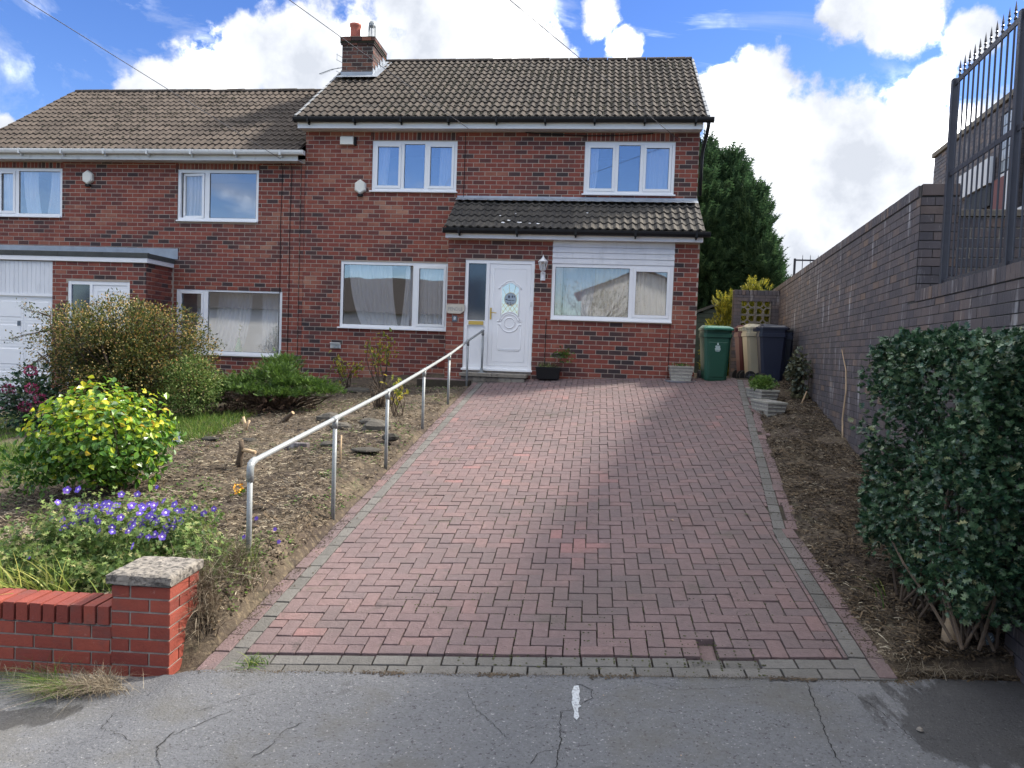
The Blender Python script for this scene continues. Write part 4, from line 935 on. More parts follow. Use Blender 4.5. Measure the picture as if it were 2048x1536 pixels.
for a in (60,100,140,30): loop(mb,[(cc[0]+.117*math.cos(R(a)),cc[1]+.127*math.sin(R(a))),(cc[0]+.24*math.cos(R(a))*.8,min(3.08,cc[1]+.30*math.sin(R(a))))],.0035,False)
mb.build('lead_lines',M_['brass'],dslab)
mb=MB()
def disc(mb,cx,cz,rx,rz,y,n=14,s=1):
    mb.add([(cx+rx*math.cos(2*PI*k/n)*random.uniform(.85,1.1),y,cz+rz*math.sin(2*PI*k/n)*random.uniform(.85,1.1)) for k in range(n)],[tuple(range(n))])
for dx,dz,a,b in ((-.03,.045,.022,.032),(.035,.05,.016,.024),(.07,.05,.01,.022),(-.075,-.005,.02,.012),(-.02,-.02,.05,.008),(.05,-.022,.03,.007),(-.05,-.075,.018,.012),(.01,-.09,.016,.014),(.05,-.075,.008,.012),(0,-.055,.02,.006)): disc(mb,cc[0]+dx,cc[1]+dz,a,b,yD+.0065)
mb.build('glass_motif',M_['inkb'],dslab)
M_['frost']=plain('pale_frosted_glass',(.30,.38,.45),.3)
mb=MB(); mb.add([(cc[0]+.113*math.cos(2*PI*k/24),yD+.0072,cc[1]+.123*math.sin(2*PI*k/24)) for k in range(24)],[tuple(range(24))]); mb.build('frosted_roundel',M_['frost'],dslab)
mb=MB(); mb.cbox(-2.058,-2.026,yD-.0,yD+.0115,2.41,2.63,.002); mb.tube([(-2.042,yD+.005,2.545),(-2.042,yD-.05,2.545),(-2.03,yD-.055,2.543),(-1.925,yD-.055,2.532)],.009,8); mb.build('handle',M_['brass'],dslab)
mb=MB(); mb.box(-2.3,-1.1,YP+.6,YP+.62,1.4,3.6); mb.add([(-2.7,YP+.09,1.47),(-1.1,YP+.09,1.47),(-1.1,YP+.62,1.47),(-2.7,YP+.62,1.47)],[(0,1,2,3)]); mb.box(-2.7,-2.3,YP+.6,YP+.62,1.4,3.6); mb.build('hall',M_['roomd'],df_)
mb=MB(); mb.cbox(-1.298,-1.262,yD-.016,yD,2.675,2.76,.003); mb.lathe([(.001,-.006),(.009,-.004),(.009,0)],10,Matrix.Translation((-1.28,yD-.016,2.70)),'y'); mb.build('bell_push',M_['gutw'],df_)
# stone doorstep
st=MB(); st.cbox(-2.50,-1.31,YP-.40,YP-.01,1.12,1.335,.008); ds=st.build('doorstep',M_['stone'],hr)
for a,b in ((-2.53,-1.92),(-1.912,-1.285)):
    mb=MB(); mb.cbox(a,b,YP-.44,YP-.005,1.34,1.40,.008); mb.build('step_slab',M_['stone'],ds)
for i in range(5): mb=MB(); mb.cbox(-2.50+i*.237,-2.50+i*.237+.228,YP-.412,YP-.36,1.25,1.328,.006); mb.build('step_brick',M_['stone'],ds)
# movement joint lines beside the porch window and phone cable
mb=MB(); mb.tube([(-.985,YP-.012,2.46),(-.985,YP-.012,1.40)],.006,5); mb.tube([(1.30,YP-.012,2.43),(1.30,YP-.012,1.38)],.005,5); mb.build('joint_sealant',M_['black'],pw)
cb=MB(); cb.tube([(-2.80,YF-.012,6.15),(-2.80,YF-.014,5.5),(-2.805,YF-.012,4.88)],.006,5); cb.tube([(.9,YF-.05,6.14),(.3,YF-.05,6.10),(-.4,YF-.05,6.09),(-1.1,YF-.05,6.12),(-1.6,YF-.05,6.15)],.010,5); cb.build('cable',M_['black'],hr)

# ---------------------------------------------------------------- house on the left
lx0,lx1=-13.35,-6.125
hl=thing('brick_house','lower semi-detached red brick house with white gutter, flat-roofed garage and white garage door','house',((lx0+lx1)/2,YF,.6))
holesL=[(-13.05,-11.51,4.35,5.37),(-8.895,-7.115,4.315,5.37),(-8.886,-6.555,1.54,2.905)]
mb=MB(); wall_body(mb,Ux,(0,YF,0),lx0,lx1,.0,5.6,holesL,.26); mb.box(lx0,lx0+.26,YF+.261,21.4,0,5.6); mb.box(lx0,lx1,21.4,21.65,0,5.6); gz=[(YF+.1,5.55),(21.5,5.55),(18.05,7.95)]; X=lx0
mb.add([(X,y,z) for y,z in gz]+[(X+.255,y,z) for y,z in gz],[(0,1,2),(3,5,4),(0,3,4,1),(1,4,5,2),(2,5,3,0)])
wL=mb.build('wall',M_['mortar'],hl)
Ms=brick_field(Ux,(0,YF,0),lx0,lx1,.5,5.51,[(-13.05,-11.51,4.33,5.6),(-8.895,-7.115,4.29,5.6),(-8.886,-6.555,1.51,2.915),(-14,-8.95,0,3.40)],HC,HL,HJ,soldiers=[(-13.1,-11.48,5.375,5.505),(-8.95,-7.08,5.375,5.505)],zbase=6.17-HC*70,off=.1,jit=.0012)
pieces(wL,'brick',HV,HF,Ms,M_['brick'],300,rest='brick_courses')
window(hl,-13.05,-11.51,4.35,5.37,YF+.012,[(.06,.44,1),(.52,1.48,0)],curt=[(.05,.40,'curt',0),(.55,.9,'curt',.08),(1.2,1.5,'curt',-.08)],gl='glass',room='room',sillw=0)
window(hl,-8.895,-7.115,4.32,5.37,YF+.012,[(.09,.60,'tilt'),(.70,1.715,0)],curt=[(.1,.6,'curt',0)],gl='glass',room='room',sillw=0)
wl3=window(hl,-8.886,-6.555,1.54,2.905,YF+.012,[(.06,.60,1),(.70,2.26,0)],curt=[(.72,1.5,'curt',-.25,.40),(1.75,2.28,'curt',.0,.33)],gl='glass',room='room',depth=.75,sillw=0)
vs_=MB(); vs_.lathe([(.001,1.56),(.075,1.56),(.085,1.60),(.07,1.68),(.035,1.80),(.025,1.86),(.03,1.88)],14,Matrix.Translation((-7.60,YF+.24,0.02))); vz=vs_.build('vase',M_['vase'],smooth=True); tag(vz,'green glass vase standing inside the lower left house window','vase')
vt=MB(); vt.tube([(-7.6,YF+.24,1.86),(-7.58,YF+.22,2.0),(-7.53,YF+.2,2.12)],.006,5); 
for k in range(5): q=2.0+.04*k; vt.add([(-7.57+.01*k,YF+.2,q),(-7.52+.01*k-.08*(k%2),YF+.18,q+.03),(-7.50+.01*k-.1*(k%2),YF+.2,q+.06),(-7.54+.01*k,YF+.22,q+.03)],[(0,1,2,3)])
tag(vt.build('vase_twig',M_['weed']),'small green sprig standing in the green window vase','sprig')
ey2,ez2,ry2,rz2=14.66,5.675,18.02,8.005; lx0r=-13.45
mb=MB(); mb.add([(lx0r,ey2+.05,ez2),(-6.15,ey2+.05,ez2),(-6.15,ry2,rz2-.03),(lx0r,ry2,rz2-.03),(lx0r,21.8,5.4),(-6.15,21.8,5.4),(lx0r,ey2+.05,ez2-.06),(-6.15,ey2+.05,ez2-.06)],[(0,1,2,3),(3,2,5,4),(0,6,7,1)])
rL=mb.build('roof',M_['tileL'],hl)
pieces(rL,'tile',TV,TF,roof_tiles(lx0r,-6.16,ey2,ez2,ry2,rz2,.2865),M_['tileL'],300,rest='tiles')
moss_on(rL,lx0r+.3,-6.2,ey2,ez2,ry2-.2,rz2-.1,1000)
ridge(rL,lx0r,-6.15,ry2+.02,rz2-.02,M_['tile'])
verge(rL,lx0r-.015,ey2,ez2,ry2,rz2,.2865,M_['tileL'],.04)
mb=MB(); mb.cbox(lx0r,-6.17,14.72,14.74,5.50,5.63,.003); mb.build('fascia_board',M_['gutw'],hl)
mb=MB(); mb.box(lx0r,-6.17,14.741,YF,5.515,5.53); mb.build('soffit',M_['gutw'],hl)
gutter(hl,lx0r,-6.02,14.655,5.655,M_['gutw'])
# exposed side strip of the taller house above the lower roof
# garage with flat roof
gx0_,gx1_=-13.6,-8.985
holesG=[(-13.5,-11.0,.45,3.31),(-10.67,-9.33,.85,2.925)]
mb=MB(); wall_body(mb,Ux,(0,YP,0),gx0_,gx1_,.0,3.36,holesG,.22); mb.box(gx1_-.22,gx1_-.004,YP+.221,YF,0,3.36)
gw=mb.build('garage_wall',M_['mortar'],hl)
Ms=brick_field(Ux,(0,YP,0),-11.0,gx1_,.4,3.31,[(-10.67,-9.33,.4,2.94)],HC,HL,HJ,zbase=6.17-HC*70,off=.02)
Ms+=brick_field((0,1,0),(gx1_,0,0),YP,YF,.4,3.31,[],HC,HL,HJ,zbase=6.17-HC*70,off=.1)
pieces(gw,'brick',HV,HF,Ms,M_['brick'],300,rest='brick_courses')
mb=MB(); mb.cbox(gx0_,gx1_+.045,YP-.045,YP-.02,3.315,3.405,.003); mb.cbox(gx1_+.022,gx1_+.047,YP-.019,YF-.02,3.314,3.404,.003); mb.build('garage_fascia',M_['whitep'],hl)
for i in range(5):
    a=gx1_+.06-(i+1)*.96; mb=MB(); mb.prism([(0,0),(0,.09),(.05,.105),(.09,.09),(.09,0)],0,.955,Matrix.Translation((a,YP-.06,3.408))@Matrix(((0,1,0,0),(1,0,0,0),(0,0,1,0),(0,0,0,1)))); mb.build('felt_edge',M_['felt'],hl)
mb=MB(); mb.box(gx1_-.03,gx1_+.06,YP+.0305,YF-.02,3.407,3.50); mb.build('felt_edge',M_['felt'],hl)
mb=MB(); mb.box(gx0_,gx1_-.031,YP+.04,YF-.01,3.36,3.44); mb.build('flat_roof',M_['felt'],hl)
mb=MB(); mb.box(gx0_,-8.86,YF-.018,YF-.0085,3.50,3.725); mb.build('lead_flashing',M_['lead'],hl)
# garage door with raised panels, boards over it
for i in range(26):
    x=-13.5+i*.0962; mb=MB(); mb.cbox(x+.001,x+.0945,YP+.02,YP+.04,2.64,3.30,.004); mb.build('cladding_board',M_['cladd'],gw)
mb=MB(); mb.box(-13.5,-11.0,YP+.0,YP+.05,2.59,2.638); mb.build('door_head',M_['upvc'],gw)
mb=MB(); mb.box(-13.5,-11.0,YP+.05,YP+.09,.60,2.588); gd=mb.build('garage_door',M_['upvc'],hl)
for c in range(4):
    for r_ in range(4):
        x1_=-11.06-c*.62; z=.66+r_*.482; mb=MB()
        a,b,c_,d=x1_-.56,x1_,z,z+.42
        mb.add([(a,YP+.0495,c_),(b,YP+.0495,c_),(b,YP+.0495,d),(a,YP+.0495,d),(a+.025,YP+.062,c_+.025),(b-.025,YP+.062,c_+.025),(b-.025,YP+.062,d-.025),(a+.025,YP+.062,d-.025),(a+.06,YP+.040,c_+.06),(b-.06,YP+.040,c_+.06),(b-.06,YP+.040,d-.06),(a+.06,YP+.040,d-.06)],
          [(0,1,5,4),(1,2,6,5),(2,3,7,6),(3,0,4,7),(4,5,9,8),(5,6,10,9),(6,7,11,10),(7,4,8,11),(8,9,10,11)])
        frame_rect(mb,a-.01,b+.01,c_-.01,d+.01,YP+.044,YP+.0505,.012)
        mb.build('door_panel',M_['upvc'],gd)
mb=MB(); mb.cbox(-11.80,-11.735,YP+.03,YP+.05,1.98,2.08,.003); mb.build('lock_plate',M_['numb'],gd)
mb=MB(); frame_rect(mb,-10.67,-9.33,.85,2.925,YP+.012,YP+.08,.07); mb.box(-10.2,-10.14,YP+.014,YP+.078,.9,2.86); fd=mb.build('side_door_frame',M_['upvc'],hl)
mb=MB(); mb.cbox(-10.14,-9.40,YP+.03,YP+.07,.92,2.856,.004); frame_rect(mb,-10.05,-9.49,2.1,2.75,YP+.02,YP+.031,.02); mb.build('side_door',M_['upvc'],fd)
mb=MB(); mb.box(-10.6,-10.2,YP+.04,YP+.045,.92,2.856); mb.build('side_pane',M_['glassd'],fd)
mb=MB(); mb.box(-10.7,-9.3,YP+.23,YP+.25,.8,2.9); mb.build('inner_wall',M_['roomd'],fd)
cb=MB()
for x in (-6.62,-6.42): cb.tube([(x,YF-.05,5.52),(x+.02,YF-.012,5.38),(x,YF-.012,4.4),(x+.01,YF-.012,2.9),(x,YF-.012,1.55 if x<-6.5 else 1.2)],.006,5)
cb.tube([(-6.62,YF-.013,1.56),(-6.58,YF-.03,1.45),(-6.48,YF-.03,1.44),(-6.44,YF-.013,1.50)],.006,5); cb.tube([(-6.20,YF-.012,5.5),(-6.20,YF-.012,.95)],.005,5); cb.build('cable',M_['black'],hl)

# ---------------------------------------------------------------- fittings on the walls
def bellbox(x,z,label,s=1):
    t=thing('alarm_box',label,'alarm box',(x,YF-.008,z),group='hexagonal alarm boxes on the house fronts')
    mb=MB(); P=[(.135*math.cos(R(30+60*k))*.95*s,.15*math.sin(R(30+60*k))*s) for k in range(6)]
    P=[(x_*1.0,z_) for x_,z_ in P]; mb.prism(P,-.06,0); Q=[(x_*.82,z_*.82) for x_,z_ in P]
    V=[(x_,-.06,z_) for x_,z_ in P]+[(x_,-.085,z_) for x_,z_ in Q]; mb.add(V,[(i,(i+1)%6,6+(i+1)%6,6+i) for i in range(6)]+[tuple(range(6,12))]); mb.build('cover',M_['slate'] if False else M_['gutw2'],t,True)
    mb=MB(); mb.cbox(-.05,.05,-.07,-.005,-.19,-.145,.006); mb.build('strobe',M_['black'],t,True)
M_['gutw2']=plain('cream_white_plastic',(.72,.71,.64),.45)
bellbox(-10.89,5.18,'cream hexagonal alarm box between the upstairs windows of the left house')
bellbox(-4.93,5.045,'cream hexagonal alarm box at the lower left corner of an upstairs window')
t=thing('alarm_box','cream rectangular alarm box high under the eaves left of a window','alarm box',(-5.23,YF-.008,5.97))
mb=MB(); mb.cbox(-.14,.14,-.085,-.0,-.08,.08,.012); mb.build('cover',M_['gutw2'],t,True); mb=MB(); mb.cbox(.152,.185,-.07,0,-.095,.075,.006); mb.build('side_panel',M_['black'],t,True)
# lantern
t=thing('wall_lantern','white glazed wall lantern between the front door and the porch window','lantern',(-1.076,YP-.008,3.40))
mb=MB(); mb.cbox(-.045,.045,-.02,0,-.235,-.07,.012); mb.cbox(-.03,.03,-.03,-.019,-.205,-.10,.008); mb.build('backplate',M_['upvc'],t,True)
mb=MB(); mb.tube([(0,-.02,-.10),(0,-.07,-.12),(0,-.10,-.09),(0,-.10,-.06)],.010,8); mb.lathe([(.001,-.075),(.03,-.07),(.05,-.05),(.03,-.045)],6,Matrix.Translation((0,-.10,0))); mb.build('arm',M_['upvc'],t,True)
mb=MB()
for k in range(6):
    a=2*PI*k/6; mb.tube([(.048*math.cos(a),-.10+.048*math.sin(a),-.05),(.082*math.cos(a),-.10+.082*math.sin(a),.095)],.006,5)
mb.lathe([(.09,.095),(.095,.105),(.06,.14),(.03,.165),(.012,.20),(.006,.22),(.001,.235)],6,Matrix.Translation((0,-.10,0))); mb.build('cage',M_['upvc'],t,True)
mb=MB(); mb.lathe([(.044,-.048),(.078,.093)],6,Matrix.Translation((0,-.10,0))); mb.build('glass',M_['lamp'],t,True)
mb=MB(); mb.lathe([(.001,-.04),(.02,-.035),(.02,.03),(.012,.06),(.001,.065)],10,Matrix.Translation((0,-.10,0))); mb.build('bulb',M_['gutw'],t,True)
def text(s,size,loc,m,parent,depth=.0015,font=None,sx=1):
    c=bpy.data.curves.new('text','FONT'); c.body=s; c.size=size; c.extrude=depth; c.align_x='CENTER'; c.align_y='CENTER'; c.resolution_u=3
    o=bpy.data.objects.new('tmp',c); COL.objects.link(o); dg=bpy.context.evaluated_depsgraph_get(); me=bpy.data.meshes.new_from_object(o.evaluated_get(dg)); bpy.data.objects.remove(o)
    me.materials.clear(); me.materials.append(m); q=link('lettering',me,parent,True); q.matrix_basis=Matrix.Translation(loc)@Matrix.Rotation(PI/2,4,'X')@Matrix.Diagonal((sx,1,1,1)); return q
t=thing('name_plaque','stone house name plaque reading PENDLE left of the front door','sign',(-2.715,YP-.008,2.585))
mb=MB(); mb.prism([(-.165,-.05),(-.13,-.085),(.10,-.088),(.175,-.03),(.178,.075),(.165,.09),(-.15,.085),(-.178,.06)][::-1],-.03,0); mb.build('stone',M_['slate'],t,True)
M_['fade']=plain('faded_lettering',(.26,.27,.27),.8)
text('PENDLE',.088,(0,-.031,-.005),M_['fade'],t,.001,sx=.92)
t=thing('number_tile','small dark tile with a white number 8 under the name plaque','sign',(-2.725,YP-.008,2.405))
mb=MB(); mb.cbox(-.05,.05,-.012,0,-.055,.055,.008); mb.build('tile',M_['numb'],t,True); text('8',.088,(0,-.0135,0),M_['upvc'],t,.001)

# ================================================================== HANDRAIL
hrl=thing('handrail','galvanised tube handrail climbing beside the left edge of the driveway','handrail',(-2.3,4.9,.3))
RP=[(-2.45,5.12,.975,.22),(-2.33,6.53,1.172,.20),(-2.33,8.22,1.332,.40),(-2.33,9.98,1.532,.65),(-2.33,11.69,1.738,.88),(-2.33,13.36,1.985,1.10),(-2.16,13.98,2.19,1.40)]
pts=[(x,y,z) for x,y,z,b in RP]
path=[(pts[0][0],pts[0][1],pts[0][2]-.10),(pts[0][0],pts[0][1]+.003,pts[0][2]-.045),(pts[0][0],pts[0][1]+.02,pts[0][2]-.012),(pts[0][0],pts[0][1]+.05,pts[0][2]+.002)]+pts[1:]
mb=MB(); mb.tube(path,.0205,14); mb.build('rail',M_['steel'],hrl,smooth=True)
for i,(x,y,z,b) in enumerate(RP):
    mb=MB(); mb.tube([(x,y,b-.06),(x,y,z)],.0195,12); mb.build('post',M_['steel'],hrl,smooth=True)
    mb=MB()
    if i==0: mb.tube([(x,y,z-.14),(x,y,z-.06),(x,y+.006,z-.03),(x,y+.028,z-.006),(x,y+.075,z+.006)],.0265,14)
    else:
        a=Vector(pts[i])-Vector(pts[i-1]); a.normalize(); p=Vector((x,y,z)); mb.tube([p-a*.055,p+a*(.055 if i<6 else .01)],.026,14); mb.tube([(x,y,z-.085),(x,y,z)],.026,14)
    mb.build('fitting',M_['steel'],hrl,smooth=True)
mb=MB(); mb.cbox(-2.22,-2.10,13.92,14.04,1.40,1.412,.003); mb.tube([(-2.16,13.98,1.40),(-2.16,13.98,1.49)],.030,12); mb.build('base_flange',M_['steel'],hrl)

# ================================================================== LOW RED WALL WITH PIER
LA=R(3.25); lu=np.array([math.cos(LA),math.sin(LA),0]); ln=np.array([-math.sin(LA),math.cos(LA),0])
LO=np.array([-2.44,4.10,0])
RC,RL,RJ=.0805,.236,.0125
lw_=thing('garden_wall','low red brick garden wall with brick-on-edge coping and concrete-capped pier','wall',(-2.9,4.2,-.15))
cT=.245; ct0=.135
def lp(u,v,z): p=LO+lu*u+ln*v; return (p[0],p[1],z)
Lm=Matrix.Translation(Vector(LO))@Matrix.Rotation(LA,4,'Z')
mb=MB(); mb.box(-3.6,-.356,.012,.212,-.5,ct0-.01,Lm); mb.box(-3.6,-.36,.022,.20,ct0-.012,cT-.014,Lm); mb.box(-.350,-.008,.008,.348,-.5,.385,Lm); core=mb.build('wall_core',M_['rmortar'],lw_)
RV,RF=brick_mesh(RL-RJ,RC-RJ,.05,.0018)
LOa=tuple(LO)
zb=.135-RC*12
Mw=brick_field(lu,LO+ln*.012,-3.6,-.358,-.35,.128,[],RC,RL,RJ,.010,zbase=zb,off=-.356%RL,jit=.001)
Mp=brick_field(lu,LO+ln*.008,-.355,.0,-.45,.390,[],RC,RL,RJ,.009,zbase=.390+.0-RC*12,off=(-.355)%RL,jit=.001)
Mp+=brick_field(ln,LO+lu*-.008,0,.355,-.45,.390,[],RC,RL,RJ,.009,zbase=.390-RC*12,off=.118,jit=.001)
Mcp=[]
n=int(3.2/.0835)
for i in range(n):
    u=-.365-(i+.5)*.0835; p=LO+lu*u+ln*(.0-RS.uniform(0,.003)); ti=RS.normal(0,.012)
    uu=lu*math.cos(ti)+np.array([0,0,1])*math.sin(ti); zz=np.cross(uu,ln)
    Mcp.append(TM((zz*((cT-ct0)/(RL-RJ)),ln,-uu*1.02),(p[0],p[1],(cT+ct0)/2+RS.normal(0,.0015))))
pieces(core,'brick',RV,RF,Mw+Mp,M_['rbrick'],300,rest='brick_courses')
CV2,CF2=brick_mesh(RL-RJ,RC-RJ,.225,.002)
# full box (top visible) so add a top and back
pieces(core,'coping_brick',CV2,CF2,Mcp,M_['rbrick'],80)
# pier cap: rough concrete slab
me=bpy.data.meshes.new('pier_cap'); 
V=[];F=[];nx_,ny_,nz_=14,14,3
def capP(u,v,w):
    x=-.375+.395*u; y=-.025+.40*v; z=.395+.062*w
    e=max(abs(u-.5),abs(v-.5))*2
    if w==1 and e>.9: z-=.012*(e-.9)/.1
    d=.006*mnoise.noise(Vector((x*30,y*30,z*30)))+.004*mnoise.noise(Vector((x*80,y*80,z*80)))
    return (x+d*(1 if abs(u-.5)==.5 else .3),y+d*1.3*(1 if abs(v-.5)==.5 else .3),z+d)
mb=MB()
def grid(fn,na,nb):
    V=[fn(i/na,j/nb) for j in range(nb+1) for i in range(na+1)]
    mb.add([Lm@Vector(p) for p in V],[(j*(na+1)+i,j*(na+1)+i+1,(j+1)*(na+1)+i+1,(j+1)*(na+1)+i) for j in range(nb) for i in range(na)])
grid(lambda a,b:capP(a,b,1),22,22); grid(lambda a,b:capP(a,0,b),22,5); grid(lambda a,b:capP(1,a,b),22,5); grid(lambda a,b:capP(0,a,b),22,5); grid(lambda a,b:capP(a,1,b),22,5); grid(lambda a,b:capP(a,b,0),2,2)
mb.build('pier_cap',M_['cap'],lw_)
# near pier of the dark wall, at the right edge of the picture
npier=MB(); px_,py_,_z=wp(-4.02,0,-.085)
Pm=Matrix.Translation((px_,py_,0))@Matrix.Rotation(-WA,4,'Z')
npier.box(.0,.3,-.45,0,-.1,2.4,Pm); np_=npier.build('wall_pier',M_['dmortar'],dw)
o_=np.array([px_,py_,0.]); Mq=brick_field(Uw,o_,0,.45,-.05,2.4,[],DC,DL,DJ,.008,jit=.004)+brick_field(-wn,o_+wn*.3,0,.3,-.05,2.4,[],DC,DL,DJ,.008,jit=.003)
pieces(np_,'brick',DV,DF,Mq,M_['dbrick'],80)

# ================================================================== BUILDING BEYOND THE RAILINGS
bt=thing('brick_building','dark brick building with a white sign board seen through the railings','building',wp(2,2.95,3.0))
Ob=WB+wd*8.55+wn*3.0
mb=MB(); wall_body(mb,(Uw[0],Uw[1],0),(Ob[0],Ob[1],0),0,14.5,2.3,6.16,[(3.35,4.05,4.95,6.0),(4.2,4.75,4.3,6.0)],.3)  # near end, out of view, lengthened to shade the front of the drive
bw=mb.build('wall',M_['dmortar'],bt)
Ms=brick_field(Uw,Ob,0,14.5,2.6,6.16,[(3.35,4.05,4.95,6.0),(4.2,4.75,4.3,6.0)],DC,DL,DJ,.008,jit=.002)
pieces(bw,'brick',DV,DF,Ms,M_['dbrick'],60,rest='brick_courses')
Mb_=Matrix.Translation(Vector(Ob))@Matrix.Rotation(math.atan2(Uw[1],Uw[0]),4,'Z')
def bbx(name,m,u0,u1,a,b,z0,z1,par=bt,c=.003):
    mb=MB(); mb.cbox(u0,u1,-b,-a,z0,z1,c,Mb_); return mb.build(name,m,par)
# local frame: x = along the wall towards the street, -y side is outwards? (outward is -wn)
bbx('end_wall',M_['dmortar'],-.02,.0,-6,-.02,2.3,6.14)
bbx('coping',M_['stone'],-.05,14.5,-.36,.05,6.165,6.26)
bbx('sign_board',M_['trim'],1.78,3.28,.02,.10,4.92,5.36)
bbx('dark_board',M_['black'],2.2,3.28,.02,.07,4.55,4.90)  # plain black board below the sign board
w_=bbx('upper_window',M_['trim'],3.33,4.06,-.06,-.01,4.95,5.02)
for i in range(4):
    for j in range(5): bbx('glass_block',M_['bglass'],3.37+i*.17,3.37+i*.17+.155,-.06,-.0,5.04+j*.19,5.04+j*.19+.175,w_)
bbx('red_panel',M_['redb'],3.33,3.9,.01,.06,4.20,4.93); bbx('door_surround',M_['trim'],3.92,4.14,.01,.10,3.55,4.93); bbx('white_panel',M_['trim'],4.15,5.3,.01,.06,3.6,4.3)
bbx('back_wall',M_['dmortar'],0,14.5,-6,-5.9,2.3,6.1)
mb=MB(); mb.box(0,14.5,.3,6,6.0,6.1,Mb_); mb.build('flat_roof',M_['felt'],bt)

# ================================================================== SCREEN WALL BESIDE THE BINS
sw=thing('screen_wall','dark brick screen wall with patterned concrete screen blocks behind the bins','screen wall',(3.3,16.5,1.35))
SX0,SX1,SY,SZ=2.84,3.775,16.5,3.30
holesS=[(2.985,3.625,1.83,3.09)]
mb=MB(); wall_body(mb,Ux,(0,SY,0),SX0,SX1,1.0,SZ-.02,holesS,.2); sc_=mb.build('wall_core',M_['dmortar'],sw)
Ms=brick_field(Ux,(0,SY,0),SX0,SX1,1.1,SZ-.11,holesS,DC,DL,DJ,.006,jit=.001); pieces(sc_,'brick',DV,DF,Ms,M_['dbrick'],300)
Mc=[TM((np.array([0,0,.1/(DL-DJ)]),np.array([0,1.,0]),np.array([-1.,0,0])),(SX0+(i+.5)*.078,SY-.01,SZ-.052)) for i in range(12)]; pieces(sc_,'coping_brick',*brick_mesh(DL-DJ,DC-DJ,.24,.003),Mc,M_['dbrick'],40)
mb=MB(); h=.155; frame_rect(mb,-h,h,-h,h,0,.09,.018)
for sx in (-1,1):
    for sz in (-1,1):
        P=[(sx*(h-.01)-sx*.158*math.cos(a),.045,sz*(h-.01)-sz*.158*math.sin(a)) for a in np.linspace(0,PI/2,7)]
        V=[];F=[]
        for x,y,z in P:
            cx_,cz_=sx*(h-.01),sz*(h-.01); dx,dz=x-cx_,z-cz_; l_=math.hypot(dx,dz)
            for rr in (.150,.172):
                for yy in (.004,.086): V.append((cx_+dx/l_*rr,yy,cz_+dz/l_*rr))
        for i in range(6):
            o=i*4; F+=[(o,o+2,o+6,o+4),(o+1,o+5,o+7,o+3),(o,o+4,o+5,o+1),(o+2,o+3,o+7,o+6)]
        mb.add(V,F)
V,F=tri(mb); Ms=[]
for i in range(2):
    for j in range(4): Ms.append(TM(np.eye(3),np.array([3.145+i*.32,SY+.02,1.99+j*.315])))
pieces(sc_,'screen_block',V,F,Ms,M_['scr'],20)

# ================================================================== SHED
sh_=thing('garden_shed','dark green timber shed seen between the house wall and the golden conifer','shed',(2.2,20.6,1.4))
sx0,sx1,sy,sap,seav=.6,3.35,20.0,3.22,2.72; xm=(2.98)
sx0=2.98-2*(0)-1.35; sx1=2.98+.9; xm=2.98
sx0=1.9
i=0; z=1.3
while z<3.2:
    zt=z+.118
    def hw(zz):
        f=max(0,(zz-2.80)/(3.22-2.80)); return (sx0+(xm-sx0)*min(1,f*1.0) if zz>2.80 else sx0, sx1-(sx1-xm)*min(1,f) if zz>2.80 else sx1)
    a,b=hw(zt if zt>2.8 else z)
    if b-a>.1:
        mb=MB(); mb.prism([(0,z),(0,zt),(.012,zt),(.025,z)][::-1],a,b,Matrix.Translation((0,sy,0))@Matrix(((0,1,0,0),(-1,0,0,0),(0,0,1,0),(0,0,0,1)))); mb.build('weatherboard',M_['shed'],sh_)
    z+=.12
mb=MB(); mb.box(sx0,sx1,sy+.01,sy+2,1.3,2.8); mb.build('body',M_['shed'],sh_)
mb=MB()
for xa,za,xb,zb_ in ((sx0-.1,2.76,xm,3.24),(xm,3.24,sx1+.1,2.76)):
    mb.add([(xa,sy-.1,za),(xb,sy-.1,zb_),(xb,sy+2.1,zb_),(xa,sy+2.1,za),(xa,sy-.1,za-.07),(xb,sy-.1,zb_-.07),(xb,sy+2.1,zb_-.07),(xa,sy+2.1,za-.07)],[(0,1,2,3),(0,4,5,1),(4,7,6,5),(1,5,6,2),(0,3,7,4),(3,2,6,7)])
mb.build('roof',M_['felt'],sh_)
mb=MB(); frame_rect(mb,2.62,3.0,2.05,2.6,sy-.04,sy-.026,.03); mb.build('window_frame',M_['shed'],sh_)
mb=MB(); mb.box(2.65,2.97,sy-.034,sy-.028,2.08,2.57); mb.build('window_pane',M_['glassd'],sh_)

